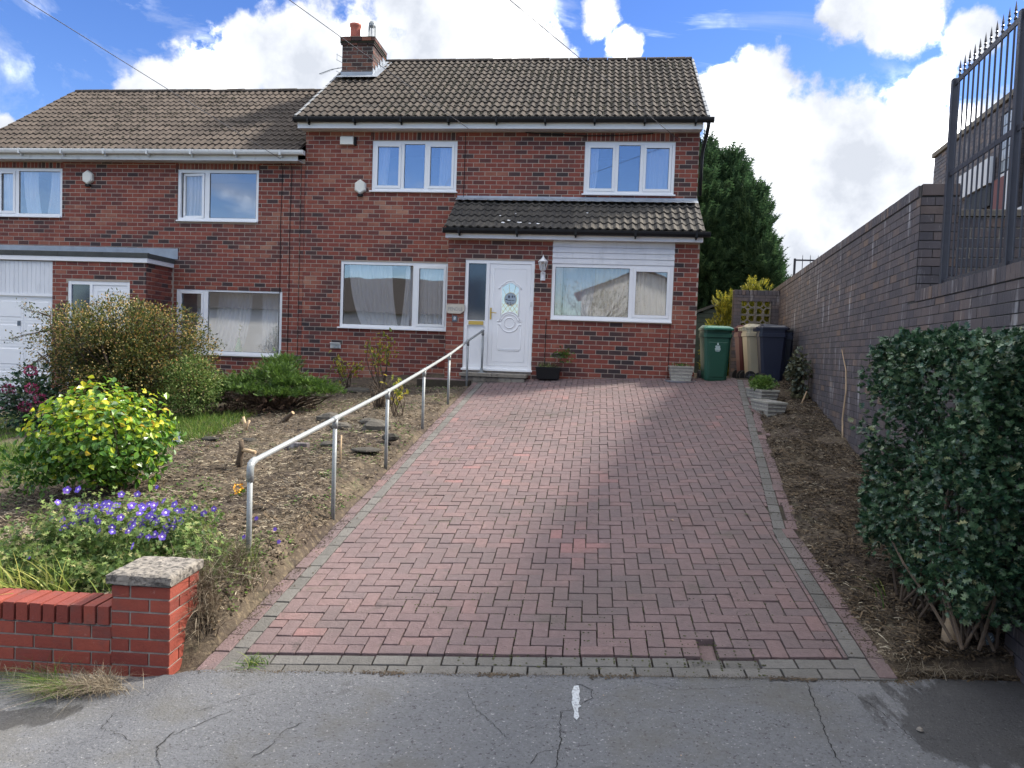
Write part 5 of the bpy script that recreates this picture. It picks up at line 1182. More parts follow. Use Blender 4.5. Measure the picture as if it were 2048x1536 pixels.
# ================================================================== WHEELED BINS
def bin_(label,body,lid,loc,rz,h=1.0,w=.56,d=.60,group=None,logo=False,tip=0):
    t=thing('wheeled_bin',label,'bin',loc,(0,tip,rz),group)
    # local: front towards -y, wheels/hinge at +y
    def ring(z,wx,y0,y1,c): 
        return [(-wx+c,y0,z),(wx-c,y0,z),(wx,y0+c,z),(wx,y1-c,z),(wx-c,y1,z),(-wx+c,y1,z),(-wx,y1-c,z),(-wx,y0+c,z)]
    hb=h*.90; W2=w/2
    R_=[ring(.02,W2*.74,-d*.40,d*.30,.05),ring(.06,W2*.78,-d*.42,d*.32,.05),ring(hb*.80,W2*.93,-d*.485,d*.46,.045),ring(hb*.86,W2*.95,-d*.49,d*.47,.045),ring(hb*.865,W2*1.0,-d*.53,d*.50,.045),ring(hb*.93,W2*1.0,-d*.53,d*.50,.045),ring(hb*.935,W2*.965,-d*.50,d*.48,.045),ring(hb,W2*.975,-d*.51,d*.48,.045)]
    V=[p for r_ in R_ for p in r_]; F=[(i*8+k,i*8+(k+1)%8,i*8+8+(k+1)%8,i*8+8+k) for i in range(len(R_)-1) for k in range(8)]+[tuple(range(7,-1,-1))]
    mb=MB(); mb.add(V,F)
    # raised centre panel on the front, ribs
    def fy(z): f=(z-.06)/(hb*.80-.06); return -d*.42+(-d*.485+d*.42)*f
    a,b=.10,hb*.76
    mb.add([(-W2*.50,fy(a)-.010,a),(W2*.50,fy(a)-.010,a),(W2*.62,fy(b)-.010,b),(-W2*.62,fy(b)-.010,b),(-W2*.56,fy(a)+.004,a-.02),(W2*.56,fy(a)+.004,a-.02),(W2*.68,fy(b)+.004,b+.02),(-W2*.68,fy(b)+.004,b+.02)],[(0,1,2,3),(4,5,1,0),(5,6,2,1),(6,7,3,2),(7,4,0,3)])
    for s in (-1,1):     # side recess ribs
        for q in (-.15,.1): mb.box(s*W2*.80-.006,s*W2*.80+.012 if s>0 else s*W2*.80+.006,d*q-.02,d*q+.02,.12,hb*.55)
    mb.build('body',body,t,True)
    LV=[ring(hb+.003,W2*1.04,-d*.60,d*.50,.05),ring(hb+.035,W2*1.05,-d*.60,d*.50,.05),ring(hb+.052,W2*1.0,-d*.56,d*.48,.06)]
    V=[p for r_ in LV for p in r_]+[(-W2*.8,-d*.42,hb+.075),(W2*.8,-d*.42,hb+.075),(W2*.8,d*.36,hb+.10),(-W2*.8,d*.36,hb+.10)]
    F=[(i*8+k,i*8+(k+1)%8,i*8+8+(k+1)%8,i*8+8+k) for i in range(2) for k in range(8)]+[(16,17,25,24),(17,18,25),(18,19,26,25),(19,20,26),(20,21,27,26),(21,22,27),(22,23,24,27),(23,16,24),(24,25,26,27)]
    mb=MB(); mb.add(V,F); mb.box(-W2*.35,W2*.35,-d*.66,-d*.59,hb+.01,hb+.03); mb.build('lid',lid,t,True)
    mb=MB(); mb.tube([(-W2*.86,d*.60,hb+.03),(W2*.86,d*.60,hb+.03)],.014,8)
    for s in (-1,0,1): mb.cbox(s*W2*.72-.02,s*W2*.72+.02,d*.46,d*.62,hb-.03,hb+.035,.005)
    mb.build('handle',body,t,True)
    for s in (-1,1):
        Mw_=Matrix.Translation((s*(W2*.90),d*.30,.10)); mb=MB(); mb.lathe([(.001,-.02),(.055,-.022),(.085,-.026),(.10,-.02),(.10,.02),(.085,.026),(.055,.022),(.001,.02)],20,Mw_,'x'); wh=mb.build('wheel',M_['tyre'],t,True)
        mb=MB(); mb.lathe([(.001,.034*s),(.022,.032*s),(.05,.0255*s)],12,Mw_,'x')
        for k in range(5):
            a=2*PI*k/5; mb.tube([(s*.028,.02*math.cos(a),.02*math.sin(a)),(s*.026,.075*math.cos(a),.075*math.sin(a))],.006,4,M=Mw_)
        mb.build('hub',M_['fence'],wh,True)
    mb=MB(); mb.tube([(-W2*.9,d*.30,.10),(W2*.9,d*.30,.10)],.011,8); mb.build('axle',M_['fence'],t,True)
    if logo:
        mb=MB(); z0=hb*.66; y=fy(z0)-.0145
        def fl(pts): mb.add([(x,fy(z)-.0125,z) for x,z in pts],[tuple(range(len(pts)))])
        fl([(0,z0+.10),(-.014,z0+.07),(-.010,z0+.055),(0,z0+.052),(.010,z0+.055),(.014,z0+.07)])
        for q in range(3): 
            w__=.045-.004*abs(q-1); zz=z0+.042-q*.016; fl([(-w__,zz),(w__,zz),(w__-.004,zz-.010),(-w__+.004,zz-.010)])
        fl([(-.052,z0-.008),(.052,z0-.008),(.046,z0-.026),(-.046,z0-.026)])
        for q in range(9):
            x=-.045+q*.0102; fl([(x,z0-.032),(x+.007,z0-.032),(x+.007,z0-.044),(x,z0-.044)])
        for q in range(7):
            x=-.036+q*.0102; fl([(x,z0-.050),(x+.007,z0-.050),(x+.007,z0-.062),(x,z0-.062)])
        mb.build('council_emblem',M_['logo'],t,True)
    return t
bin_('green wheeled bin with a white emblem standing at the corner of the house',M_['green'],M_['greenl'],(2.10,13.95,1.40),R(3),1.03,.50,.56,logo=True)
G_='bins lined up beside the dark wall'
bin_('navy blue wheeled bin nearest the camera, wheels to the left',M_['navy'],M_['navy'],(3.03,13.72,1.40),R(86),1.07,.50,.46,G_)
bin_('cream wheeled bin squeezed between the navy and the maroon bins',M_['cream'],M_['cream'],(2.93,14.32,1.42),R(92),1.07,.48,.52,G_)
bin_('maroon wheeled bin behind the cream one, farthest of the row',M_['maroon'],M_['maroon'],(2.90,14.95,1.42),R(92),1.07,.48,.52,G_)
bin_('dark bin almost hidden against the wall at the right of the navy one',M_['navy'],M_['black'],(3.38,14.45,1.40),R(75),1.05,.44,.46)

# ================================================================== PLANTERS
def stone_planter(label,loc,rz,l,w,h,group,taper=.8,name='stone_planter'):
    t=thing(name,label,'planter',loc,(0,0,rz),group)
    a,b=l/2,w/2; k=taper
    mb=MB()
    V=[(-a*k,-b*k,0),(a*k,-b*k,0),(a*k,b*k,0),(-a*k,b*k,0),(-a,-b,h),(a,-b,h),(a,b,h),(-a,b,h),(-a+.03,-b+.03,h),(a-.03,-b+.03,h),(a-.03,b-.03,h),(-a+.03,b-.03,h),(-a*k+.04,-b*k+.04,h-.06),(a*k-.04,-b*k+.04,h-.06),(a*k-.04,b*k-.04,h-.06),(-a*k+.04,b*k-.04,h-.06)]
    F=[(0,3,2,1)]+[(i,(i+1)%4,4+(i+1)%4,4+i) for i in range(4)]+[(4+i,4+(i+1)%4,8+(i+1)%4,8+i) for i in range(4)]+[(8+i,8+(i+1)%4,12+(i+1)%4,12+i) for i in range(4)]
    mb.add(V,F); body=mb.build('body',M_['pmortar'],t,True)
    mb=MB(); frame_rect(mb,-a-.006,a+.006,-b-.006,b+.006,0,.03,.036,) ; 
    rim=MB(); rim.add([(x,z,y+h-.028) for x,y,z in mb.v],mb.f); rim.build('rim',M_['plcon'],t,True)
    mb=MB(); mb.add([V[12],V[13],V[14],V[15]],[(0,1,2,3)]); mb.build('compost',M_['soil'],t,True)
    rows=max(2,int((h-.03)/.055)); Ms=[]
    bw,bh_=.105,(h-.03)/rows
    for side in range(4):
        L0=(a,b)[side%2]; D0=(b,a)[side%2]; ang=side*PI/2
        for r_ in range(rows):
            z=(r_+.5)*bh_; f=k+(1-k)*z/h; n=max(2,int(2*L0*f/bw+.5)); ww=2*L0*f/n
            segs=[(-L0*f+i*ww,-L0*f+(i+1)*ww) for i in range(n)] if r_%2==0 else [(-L0*f,-L0*f+ww/2)]+[(-L0*f+(i+.5)*ww,-L0*f+(i+1.5)*ww) for i in range(n-1)]+[(L0*f-ww/2,L0*f)]
            for p,q in segs:
                Mx=Matrix.Rotation(ang,4,'Z')@Matrix.Translation(((p+q)/2,-D0*f-.001,z))@Matrix.Rotation(-math.atan2(D0*(1-k),h),4,'X')@Matrix.Diagonal(((q-p-.009)/.1,1,(bh_-.009)/.05,1))
                Ms.append(np.array(Mx))
    pieces(body,'moulded_brick',*brick_mesh(.1,.05,.02,.005),Ms,M_['plcon'],300,local=True,sc=np.ones(len(Ms)))
    return t
PG='cast stone planters'
p1=stone_planter('small square stone planter on a tray at the right corner of the porch',(1.50,13.80,1.395),0,.42,.32,.27,None)
mb=MB(); mb.lathe([(.001,.0),(.26,.0),(.29,.03),(.275,.03),(.25,.012),(.001,.012)],18,Matrix.Translation((1.50,13.78,1.375))); tag(mb.build('tray',M_['trim']),'grey shallow tray under the square stone planter','tray')
stone_planter('long empty stone trough, nearer of the two beside the driveway',(2.46,11.10,1.00),R(98),.72,.27,.25,PG)
stone_planter('long stone trough full of green leaves, farther of the two beside the driveway',(2.56,12.02,1.13),R(98),.72,.27,.25,PG)
bb=thing('plant_box','black plastic plant box with straggly plants beside the front door','planter',(-.90,13.90,1.335))
mb=MB(); V=[(-.20,-.11,0),(.20,-.11,0),(.20,.11,0),(-.20,.11,0),(-.225,-.13,.22),(.225,-.13,.22),(.225,.13,.22),(-.225,.13,.22),(-.205,-.11,.22),(.205,-.11,.22),(.205,.11,.22),(-.205,.11,.22),(-.2,-.1,.17),(.2,-.1,.17),(.2,.1,.17),(-.2,.1,.17)]
mb.add(V,[(0,3,2,1)]+[(i,(i+1)%4,4+(i+1)%4,4+i) for i in range(4)]+[(4+i,4+(i+1)%4,8+(i+1)%4,8+i) for i in range(4)]+[(8+i,8+(i+1)%4,12+(i+1)%4,12+i) for i in range(4)])
mb.box(-.23,.23,-.136,-.130,.19,.222); mb.build('box',M_['black'],bb,True); mb=MB(); mb.add([V[12],V[13],V[14],V[15]],[(0,1,2,3)]); mb.build('compost',M_['soil'],bb,True)

# ================================================================== LEAVES
def leaf_oval(w=.5,f=.12): return [(0,0,0),(-w*.42,.28,f),(-w*.5,.55,f*1.2),(0,1,-.05),(w*.5,.55,f*1.2),(w*.42,.28,f),(0,.5,0)],[(0,6,1),(1,6,2),(2,6,3),(3,6,4),(4,6,5),(5,6,0)]
def orient2(P,Nrm,size,face=1.0,jit=.55,droop=.2):
    n=len(P); z=Nrm*face+RS.normal(0,jit,(n,3)); z[:,2]+=.45; z/=np.linalg.norm(z,axis=1)[:,None]
    d=RS.normal(0,1,(n,3)); d[:,2]-=droop; d+=Nrm*.5; d=d-(d*z).sum(1)[:,None]*z; d/=np.linalg.norm(d,axis=1)[:,None]
    x=np.cross(d,z); M=np.zeros((n,4,4)); s=np.asarray(size).reshape(-1,1)*np.ones((n,1))
    M[:,:3,0]=x*s; M[:,:3,1]=d*s; M[:,:3,2]=z*s; M[:,:3,3]=P; M[:,3,3]=1; return M
def leaf_small(w=.55): return [(0,0,0),(-w/2,.5,.08),(0,1,0),(w/2,.5,.08)],[(0,2,1),(0,3,2)]
def leaf_holly():
    pts=[(0,0)]; 
    for s,y in ((.13,.10),(.38,.20),(.11,.34),(.42,.50),(.11,.62),(.30,.80),(.06,.82)): pts.append((s,y))
    V=[(0,0,0)]+[(s,y,.12 if s>.3 else .02) for s,y in pts[1:]]+[(0,1,.06)]+[(-s,y,.12 if s>.3 else .02) for s,y in pts[1:][::-1]]+[(0,.5,-.03)]
    n=len(V)-1; return V,[(n,i,(i+1)%n) for i in range(n)]
def leaf_palm(k=5):
    V=[(0,0,0)];n=0
    for i in range(k):
        a=R(-125+250*i/(k-1)); a0=a-R(20);a1=a+R(20)
        for q,r_ in ((a0,.55),(a,1.0),(a1,.55)): V.append((math.sin(q)*r_*.6,.35+math.cos(q)*r_*.6,.05*r_))
    V[0]=(0,.35,0); m=len(V)-1
    return V,[(0,1+i,1+(i+1)%m) for i in range(m-1)]
def frond():
    V=[(0,0,0),(.07,.3,.02),(0,1,-.10),(-.07,.3,.02)];F=[(0,1,2),(0,2,3)]
    for y,l_ in ((.12,.34),(.3,.34),(.48,.28),(.66,.20)):
        for s in (-1,1):
            o=len(V); V+=[(0,y,0),(s*l_*.8,y+l_*.75,-.04),(s*.02,y+.14,0)]; F.append((o,o+1,o+2) if s>0 else (o,o+2,o+1))
    return V,F
def orient(P,Nrm,size,up=.3,roll=None,jitter=.5):
    """transforms whose local y runs along the growth direction and local z is the leaf face"""
    n=len(P); d=Nrm+RS.normal(0,jitter,(n,3)); d[:,2]+=up; d/=np.linalg.norm(d,axis=1)[:,None]
    r=RS.normal(0,1,(n,3)); r[:,2]+= (1.6 if roll is None else roll); z=r-(r*d).sum(1)[:,None]*d; z/=np.linalg.norm(z,axis=1)[:,None]+1e-9
    x=np.cross(d,z); M=np.zeros((n,4,4)); s=np.asarray(size).reshape(-1,1)*np.ones((n,1))
    M[:,:3,0]=x*s; M[:,:3,1]=d*s; M[:,:3,2]=z*s; M[:,:3,3]=P; M[:,3,3]=1; return M
def stuff(parent,name,VF,Ms,m,kind='stuff'):
    if len(Ms)==0: return
    P,FF=joined(*VF,np.asarray(Ms)); o=link(name,np_mesh(name,P,FF,m),parent,False,kind); return o
def nz3(p,s,seed=0): return mnoise.noise(Vector((p[0]*s+seed,p[1]*s,p[2]*s)))
def shell_pts(n,c,r,fn=None,inner=.25,lump=.18,ls=2.5,seed=0,zmin=None,gap=None,pw=1.0):
    out=[];nm=[]
    c=np.array(c); r=np.array(r)
    while len(out)<n:
        d=RS.normal(0,1,3); d/=np.linalg.norm(d); k=1-inner*RS.rand()**pw
        p=c+r*d*k*(1+lump*nz3(d,ls,seed)*1.4)
        if zmin is not None and p[2]<(zmin(p[0],p[1]) if callable(zmin) else zmin): continue
        if fn and not fn(p): continue
        if gap and nz3(p,gap[0],seed+5)<gap[1]: continue
        out.append(p); q=d/r; nm.append(q/np.linalg.norm(q))
    return np.array(out),np.array(nm)
def twigs(parent,name,base,ends,m,r0=.012,r1=.002,bend=.12,seg=5,n=5):
    mb=MB()
    for b,e in zip(base,ends):
        b=Vector(b);e=Vector(e);l_=(e-b).length; off=Vector((random.uniform(-1,1),random.uniform(-1,1),random.uniform(0,1)))*l_*bend
        P=[b.lerp(e,t)+off*math.sin(PI*t)+Vector((random.uniform(-1,1),random.uniform(-1,1),random.uniform(-1,1)))*l_*.02*(0<t<1) for t in [i/seg for i in range(seg+1)]]
        mb.tube(P,[r0+(r1-r0)*i/seg for i in range(seg+1)],n,cap=False)
    return mb.build(name,m,parent,kind='stuff' if len(base)>5 else None)

# --- camellia (glossy yellow-green mound)
g0=zgard(-4.75,7.0)
cam_=thing('camellia_shrub','rounded shrub with glossy green and yellow leaves behind the purple flowers','shrub',(-4.78,6.9,g0))
cc_=(-4.80,6.85,.80)
P,Nn=shell_pts(3600,cc_,(.66,.62,.56),inner=.5,lump=.2,seed=3,zmin=.42,pw=1.3)
keep=(P[:,2]>.62)|(RS.rand(len(P))<.75); P,Nn=P[keep],Nn[keep]
Ml_=orient2(P,Nn,RS.uniform(.055,.088,len(P)))
vis=score(Ml_)*(1+0*P[:,0]); front=(Nn@np.array([.3,-.9,.35])); vis=vis*np.where(front>.2,2,1)*np.clip(np.linalg.norm((P-np.array(cc_))/np.array([.66,.62,.56]),axis=1),.3,1.3)**3
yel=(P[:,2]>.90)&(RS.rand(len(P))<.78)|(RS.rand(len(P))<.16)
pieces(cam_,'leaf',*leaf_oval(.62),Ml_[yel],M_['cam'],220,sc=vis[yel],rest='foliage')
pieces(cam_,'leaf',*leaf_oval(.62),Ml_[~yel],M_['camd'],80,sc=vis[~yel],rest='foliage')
b_=[(-4.8+random.uniform(-.15,.15),6.9+random.uniform(-.1,.1),g0-.05) for _ in range(34)]
twigs(cam_,'stems',b_,[(-4.8+random.uniform(-.55,.55),6.85+random.uniform(-.5,.4),random.uniform(.7,1.25)) for _ in range(34)],M_['bark'],.010,.003)
P,Nn=shell_pts(420,(-5.35,6.6,.55),(.35,.3,.3),inner=.8,seed=9,zmin=.3)
stuff(cam_,'low_foliage',leaf_oval(),orient(P,Nn,RS.uniform(.05,.08,len(P)),.3),M_['camd'])

# --- berry-laden shrub before the left house
bs=thing('berry_shrub','wide tangled shrub covered in yellow berries in front of the left house','shrub',(-7.5,10.9,zgard(-7.5,10.9)))
cb_=np.array([-7.35,10.95,1.42])
zf=lambda x,y: zgard(x,y)+.08
P,Nn=shell_pts(52000,cb_,(1.45,.95,1.10),inner=.75,lump=.20,ls=2.0,seed=7,zmin=zf,gap=(2.3,-.22),pw=.9)
stuff(bs,'foliage',leaf_small(.5),orient(P,Nn,RS.uniform(.030,.060,len(P)),.2,jitter=.8),M_['berry'])
P2,N2=shell_pts(1700,cb_,(1.45,.97,1.14),inner=.35,lump=.24,ls=2.0,seed=7,zmin=zf,fn=lambda p:nz3(p,1.3,40)>-.12)
mb=MB(); mb.lathe([(.001,-.5),(.45,-.2),(.45,.25),(.001,.5)],5); 
stuff(bs,'berries',tri(mb),orient(P2,N2,RS.uniform(.016,.026,len(P2)),0),M_['berryy'])
B0=[(-7.4+random.uniform(-.35,.35),10.95+random.uniform(-.25,.25),zgard(-7.4,10.9)-.05) for _ in range(26)]
E0=[tuple(cb_+np.array([random.uniform(-1.1,1.1),random.uniform(-.6,.5),random.uniform(.0,.9)])) for _ in range(26)]
twigs(bs,'stems',B0,E0,M_['bark'],.03,.006,.15,6,6)
ei=RS.choice(len(P),500,False); ctr=np.array([-7.35,10.95,1.1])
twigs(bs,'twigs',[tuple(ctr+(P[i]-ctr)*.35) for i in ei],[tuple(ctr+(P[i]-ctr)*RS.uniform(.9,1.16)) for i in ei],M_['bark'],.007,.002,.1,3,3)
# trailing arms at the left and right edge
arms=[((-8.2,10.6,1.6),(-9.05,10.3,1.05)),((-8.3,10.6,1.9),(-8.85,10.4,1.72)),((-8.3,10.6,2.1),(-8.72,10.5,2.25)),((-6.4,10.8,1.9),(-5.75,10.6,1.65)),((-6.4,10.8,1.6),(-5.72,10.6,1.35)),((-6.4,10.9,1.3),(-5.8,10.7,1.1)),((-6.5,10.9,2.1),(-6.0,10.8,2.15))]
for a,b in arms:
    P=[];a=np.array(a);b=np.array(b)
    for t in RS.uniform(0,1,150): P.append(a+(b-a)*t+RS.normal(0,.05,3))
    P=np.array(P); stuff(bs,'trailing_leaves',leaf_small(.5),orient(P,np.tile(b-a,(len(P),1)),RS.uniform(.03,.05,len(P))),M_['berry'])
twigs(bs,'arms',[a for a,b in arms]*2,[tuple(np.array(b)+RS.normal(0,.07,3)) for a,b in arms]*2,M_['bark'],.009,.002,.05)
# clipped round box bush at the right foot of it
P,Nn=shell_pts(5200,(-6.05,10.6,1.12),(.48,.42,.50),inner=.5,lump=.1,seed=2,zmin=zf)
t=thing('round_bush','small rounded bright green bush at the right foot of the berry shrub','shrub',(-6.05,10.6,zgard(-6,10.6))); stuff(t,'foliage',leaf_small(.6),orient(P,Nn,RS.uniform(.03,.05,len(P)),.2,jitter=.7),M_['ger']); twigs(t,'stems',[(-6.05,10.6,.55)]*6,[(-6.05+random.uniform(-.3,.3),10.6+random.uniform(-.3,.3),1.2) for _ in range(6)],M_['bark'])
# --- hydrangea
t=thing('hydrangea','dark leaved hydrangea with pink flower heads in front of the garage door','shrub',(-8.35,10.1,zgard(-8.35,10.1)))
P,Nn=shell_pts(900,(-8.30,10.2,.80),(.45,.4,.55),inner=.6,seed=5,zmin=zf); stuff(t,'foliage',leaf_oval(.6),orient(P,Nn,RS.uniform(.06,.10,len(P)),.1),M_['holly'])
for x,y,z in ((-8.60,9.95,.80),(-8.15,9.9,.78),(-7.95,9.95,.90),(-8.1,9.95,1.30),(-8.45,9.95,1.02),(-8.05,9.9,1.05)):
    P,Nn=shell_pts(90,(x,y,z),(.075,.075,.06),inner=.1,lump=.1); stuff(t,'flower_head',leaf_small(.9),orient(P,Nn,.03,0,jitter=.3),M_['hyd'],None)
twigs(t,'stems',[(-8.3,10.2,.4)]*8,[(-8.3+random.uniform(-.35,.35),10.1+random.uniform(-.2,.2),1.0) for _ in range(8)],M_['bark'],.008,.003)
# --- juniper
jn=thing('juniper','low spreading bright green juniper in front of the left house','shrub',(-5.0,11.6,zgard(-5,11.6)))
plates=[(-5.1,11.5,1.38,.40,.4,.13),(-4.8,11.2,1.22,.30,.3,.09),(-5.05,11.4,1.30,.62,.5,.10),(-5.55,11.3,1.20,.5,.45,.11),(-4.55,11.4,1.20,.5,.42,.08),(-5.95,11.2,1.06,.42,.4,.10),(-4.25,11.3,1.10,.34,.35,.06),(-5.2,11.0,1.10,.5,.4,.08),(-5.20,12.0,1.50,.30,.35,.13),(-6.1,11.0,.90,.35,.3,.10),(-4.75,11.0,1.06,.42,.35,.07)]
PP=[];NN=[]
for x,y,z,a,b,c in plates:
    P,Nn=shell_pts(560,(x,y,z),(a,b,c),inner=.7,lump=.5,ls=4,seed=x); PP.append(P); o=(P-np.array([x,y,z-.25])); NN.append(o/np.linalg.norm(o,axis=1)[:,None])
P=np.vstack(PP);Nn=np.vstack(NN); keep=RS.rand(len(P))<.9
stuff(jn,'foliage',frond(),orient(P,Nn,RS.uniform(.06,.12,len(P)),.12,jitter=.45),M_['jun'])
twigs(jn,'branches',[(-4.95+random.uniform(-.2,.2),11.4+random.uniform(-.1,.1),zgard(-5,11.4)-.05) for _ in range(70)],[(x+random.uniform(-a,a)*.8,y+random.uniform(-b,b)*.8,z-.08) for x,y,z,a,b,c in plates for _ in range(8)][:70],M_['bark'],.022,.004,.12,5,5)
P,Nn=shell_pts(1500,(-5.2,11.1,.85),(.95,.5,.22),inner=.9,seed=1); stuff(jn,'dead_twigs',frond(),orient(P,Nn,RS.uniform(.06,.12,len(P)),.0),M_['juni'])

# --- cranesbill with violet flowers
ge=thing('cranesbill','spreading clump of purple cranesbill flowers behind the low red wall','flowering plant',(-3.5,4.95,.25))
PP=[];NN=[]
for x,y,z,a,b,c,n in ((-3.62,5.05,.42,.50,.42,.28,3000),(-3.05,5.0,.38,.46,.38,.24,2800),(-2.66,4.85,.27,.28,.3,.2,1300),(-3.9,4.85,.33,.35,.30,.2,1200),(-3.4,4.62,.26,.62,.20,.17,1600),(-3.3,5.4,.45,.5,.3,.2,1400)):
    P,Nn=shell_pts(n,(x,y,z),(a,b,c),inner=.7,lump=.3,ls=3,seed=x,zmin=lambda x,y:.1,gap=(6,-.25)); PP.append(P);NN.append(Nn)
P=np.vstack(PP);Nn=np.vstack(NN); ok=(P[:,1]>4.36+.058*(P[:,0]+2.44)); P=P[ok];Nn=Nn[ok]
stuff(ge,'foliage',leaf_palm(),orient2(P,Nn,RS.uniform(.024,.044,len(P)),jit=.8),M_['ger'])
ei=RS.choice(len(P),700,False); twigs(ge,'stalks',[(P[i][0]+random.uniform(-.05,.05),P[i][1]+.02,P[i][2]-random.uniform(.1,.2)) for i in ei],[tuple(P[i]+np.array([0,0,.02])) for i in ei],M_['ger'],.0022,.0012,.1,2,3)
petV=[(0,0,.0),(.30,.28,.10),(.38,.75,.16),(0,.95,.18),(-.38,.75,.16),(-.30,.28,.10)]
FV=[];FF_=[]
for k in range(5):
    q=Matrix.Rotation(2*PI*k/5,4,'Z'); o=len(FV); FV+=[tuple(q@Vector(v)) for v in petV]; FF_+=[(o,o+1,o+2),(o,o+2,o+3),(o,o+3,o+4),(o,o+4,o+5)]
top=[i for i in range(len(P)) if P[i][2]>.40 and Nn[i][2]>.15 and -3.85<P[i][0]<-2.85 and P[i][1]<5.5 and mnoise.noise(Vector((P[i][0]*4,P[i][1]*4,1)))>-.15]
fl_i=RS.choice(top,96,False); Mf=[]; Mcn=[]
for i in fl_i:
    p=P[i]+np.array([RS.normal(0,.05),RS.normal(0,.03)-.02,.035+.04*RS.rand()]); z=np.array([RS.normal(0,.4),-.9+RS.normal(0,.35),.55]); z/=np.linalg.norm(z); x=np.cross([0,0,1],z); x/=np.linalg.norm(x); y=np.cross(z,x); s=RS.uniform(.024,.034)
    Mf.append(TM((x*s,y*s,z*s),p)); Mcn.append(TM((x*s*.28,y*s*.28,z*s*.28),p+z*s*.03))
for p in ((-2.62,5.6,.45),(-2.42,5.5,.40),(-3.55,5.75,.62),(-2.3,5.3,.36),(-3.9,5.0,.50),(-3.75,4.6,.34),(-2.5,5.15,.42)):
    Mf.append(TM((np.array([.018,0,0]),np.array([0,.008,.017]),np.array([0,-.017,.008])),np.array(p)))
pieces(ge,'flower',FV,FF_,Mf,M_['petal'],130)
stuff(ge,'flower_centres',([(math.cos(2*PI*k/6),math.sin(2*PI*k/6),.25) for k in range(6)]+[(0,0,.6)],[(k,(k+1)%6,6) for k in range(6)]),Mcn,M_['petc'])
# strappy leaves at the left of it
def blades(name,label,cat,spots,n,h,w,m,lean=(0,0),spread=.35,kind=None,parent=None,seed=1,zf_=None):
    V=[];F=[]
    for _ in range(n):
        x,y=spots[RS.randint(len(spots))]; x+=RS.normal(0,.05); y+=RS.normal(0,.04); z=(zf_ or zg)(x,y)
        hh=h*RS.uniform(.5,1.1); dx,dy=RS.normal(lean[0],spread)*hh,RS.normal(lean[1],spread)*hh; a=RS.uniform(0,PI); ww=w*RS.uniform(.6,1.2)
        ca,sa=math.cos(a)*ww,math.sin(a)*ww; o=len(V); S_=4
        for i in range(S_+1):
            t=i/S_; px,py,pz=x+dx*t**1.6,y+dy*t**1.6,z+hh*(t-.35*t*t*min(1,math.hypot(dx,dy)/hh)*1.3); k=(1-t)**.6*.95+.05
            V+=[(px-ca*k,py-sa*k,pz),(px+ca*k,py+sa*k,pz+.0)]
        F+=[(o+2*i,o+2*i+1,o+2*i+3,o+2*i+2) for i in range(S_)]
    me=np_mesh(name,V,F,m); o=link(name,me,parent,False,kind)
    if label: tag(o,label,cat)
    return o
ir=blades('strap_leaf_plant','clump of long pale green strap leaves leaning over behind the low wall','plant',[(-3.75,4.42),(-3.6,4.40),(-3.5,4.45),(-3.9,4.45),(-3.35,4.40)],110,.40,.0085,M_['blade'],(-.45,-.05),.40)
blades('strap_leaf_plant','single pair of yellowish strap leaves rising beside the pier','plant',[(-2.98,4.36)],5,.27,.007,M_['blade'],(-.25,0),.15)
blades('dry_grass','dry and green grass tumbling over the soil right of the pier','grass',[(-2.5,4.75),(-2.42,4.95),(-2.55,4.6),(-2.44,4.5),(-2.42,4.4),(-2.6,5.0)],1100,.34,.0026,M_['straw'],(.35,-.5),.5,'stuff')
blades('green_grass_tuft','green grass mixed into the bank right of the pier','grass',[(-2.55,4.85),(-2.6,4.6),(-2.45,5.1)],380,.22,.0022,M_['grass'],(.1,-.2),.5,'stuff')
# straw heap at the foot of the wall
blades('straw_heap','heap of dry and green grass clippings on the pavement against the low wall','clippings',[(-2.86+.07*i*.6,3.93-.02*abs(i-3)) for i in range(-2,6)],900,.17,.0018,M_['straw'],(-.5,-.5),1.0,'stuff',zf_=zpave)
blades('straw_heap','green blades of cut grass lying on the pavement left of the pier','clippings',[(-3.05+.05*i,3.90-.02*i) for i in range(5)],260,.22,.0018,M_['grass'],(-.6,-.8),.8,'stuff',zf_=zpave)
blades('straw_heap','sparse dry grass along the wall foot at the left picture edge','clippings',[(-3.75+.1*i,3.99) for i in range(7)],300,.12,.0018,M_['straw'],(-.3,-.3),1.1,'stuff',zf_=zpave)
blades('grass_tuft','pale dry grass tuft at the front right corner of the driveway','grass',[(1.84,4.42),(1.95,4.40),(2.1,4.42)],420,.11,.0018,M_['straw'],(.1,-.4),.9,'stuff',zf_=zpave)
blades('weed_tuft','small green weed tuft growing at the left front edge of the paving','weed',[(-1.94,4.16)],60,.07,.0035,M_['grass'],(0,-.2),1.1,zf_=zpave)
blades('lawn','patch of green lawn left of the berry shrub','grass',[(x,y) for x in np.arange(-11.6,-8.0,.09) for y in np.arange(9.0,11.4,.09)],16000,.09,.003,M_['grass'],(0,0),.5,'stuff')
blades('rough_grass','rough grass and weeds between the camellia and the lawn','grass',[(x,y) for x in np.arange(-8.6,-5.2,.1) for y in np.arange(7.2,9.2,.1)],9000,.15,.003,M_['grass'],(0,0),.7,'stuff')
blades('rough_grass','tall grass at the foot of the berry shrub and the juniper','grass',[(x,y) for x in np.arange(-7.0,-5.0,.1) for y in np.arange(9.2,10.6,.1)],5200,.20,.003,M_['grass'],(0,0),.6,'stuff')

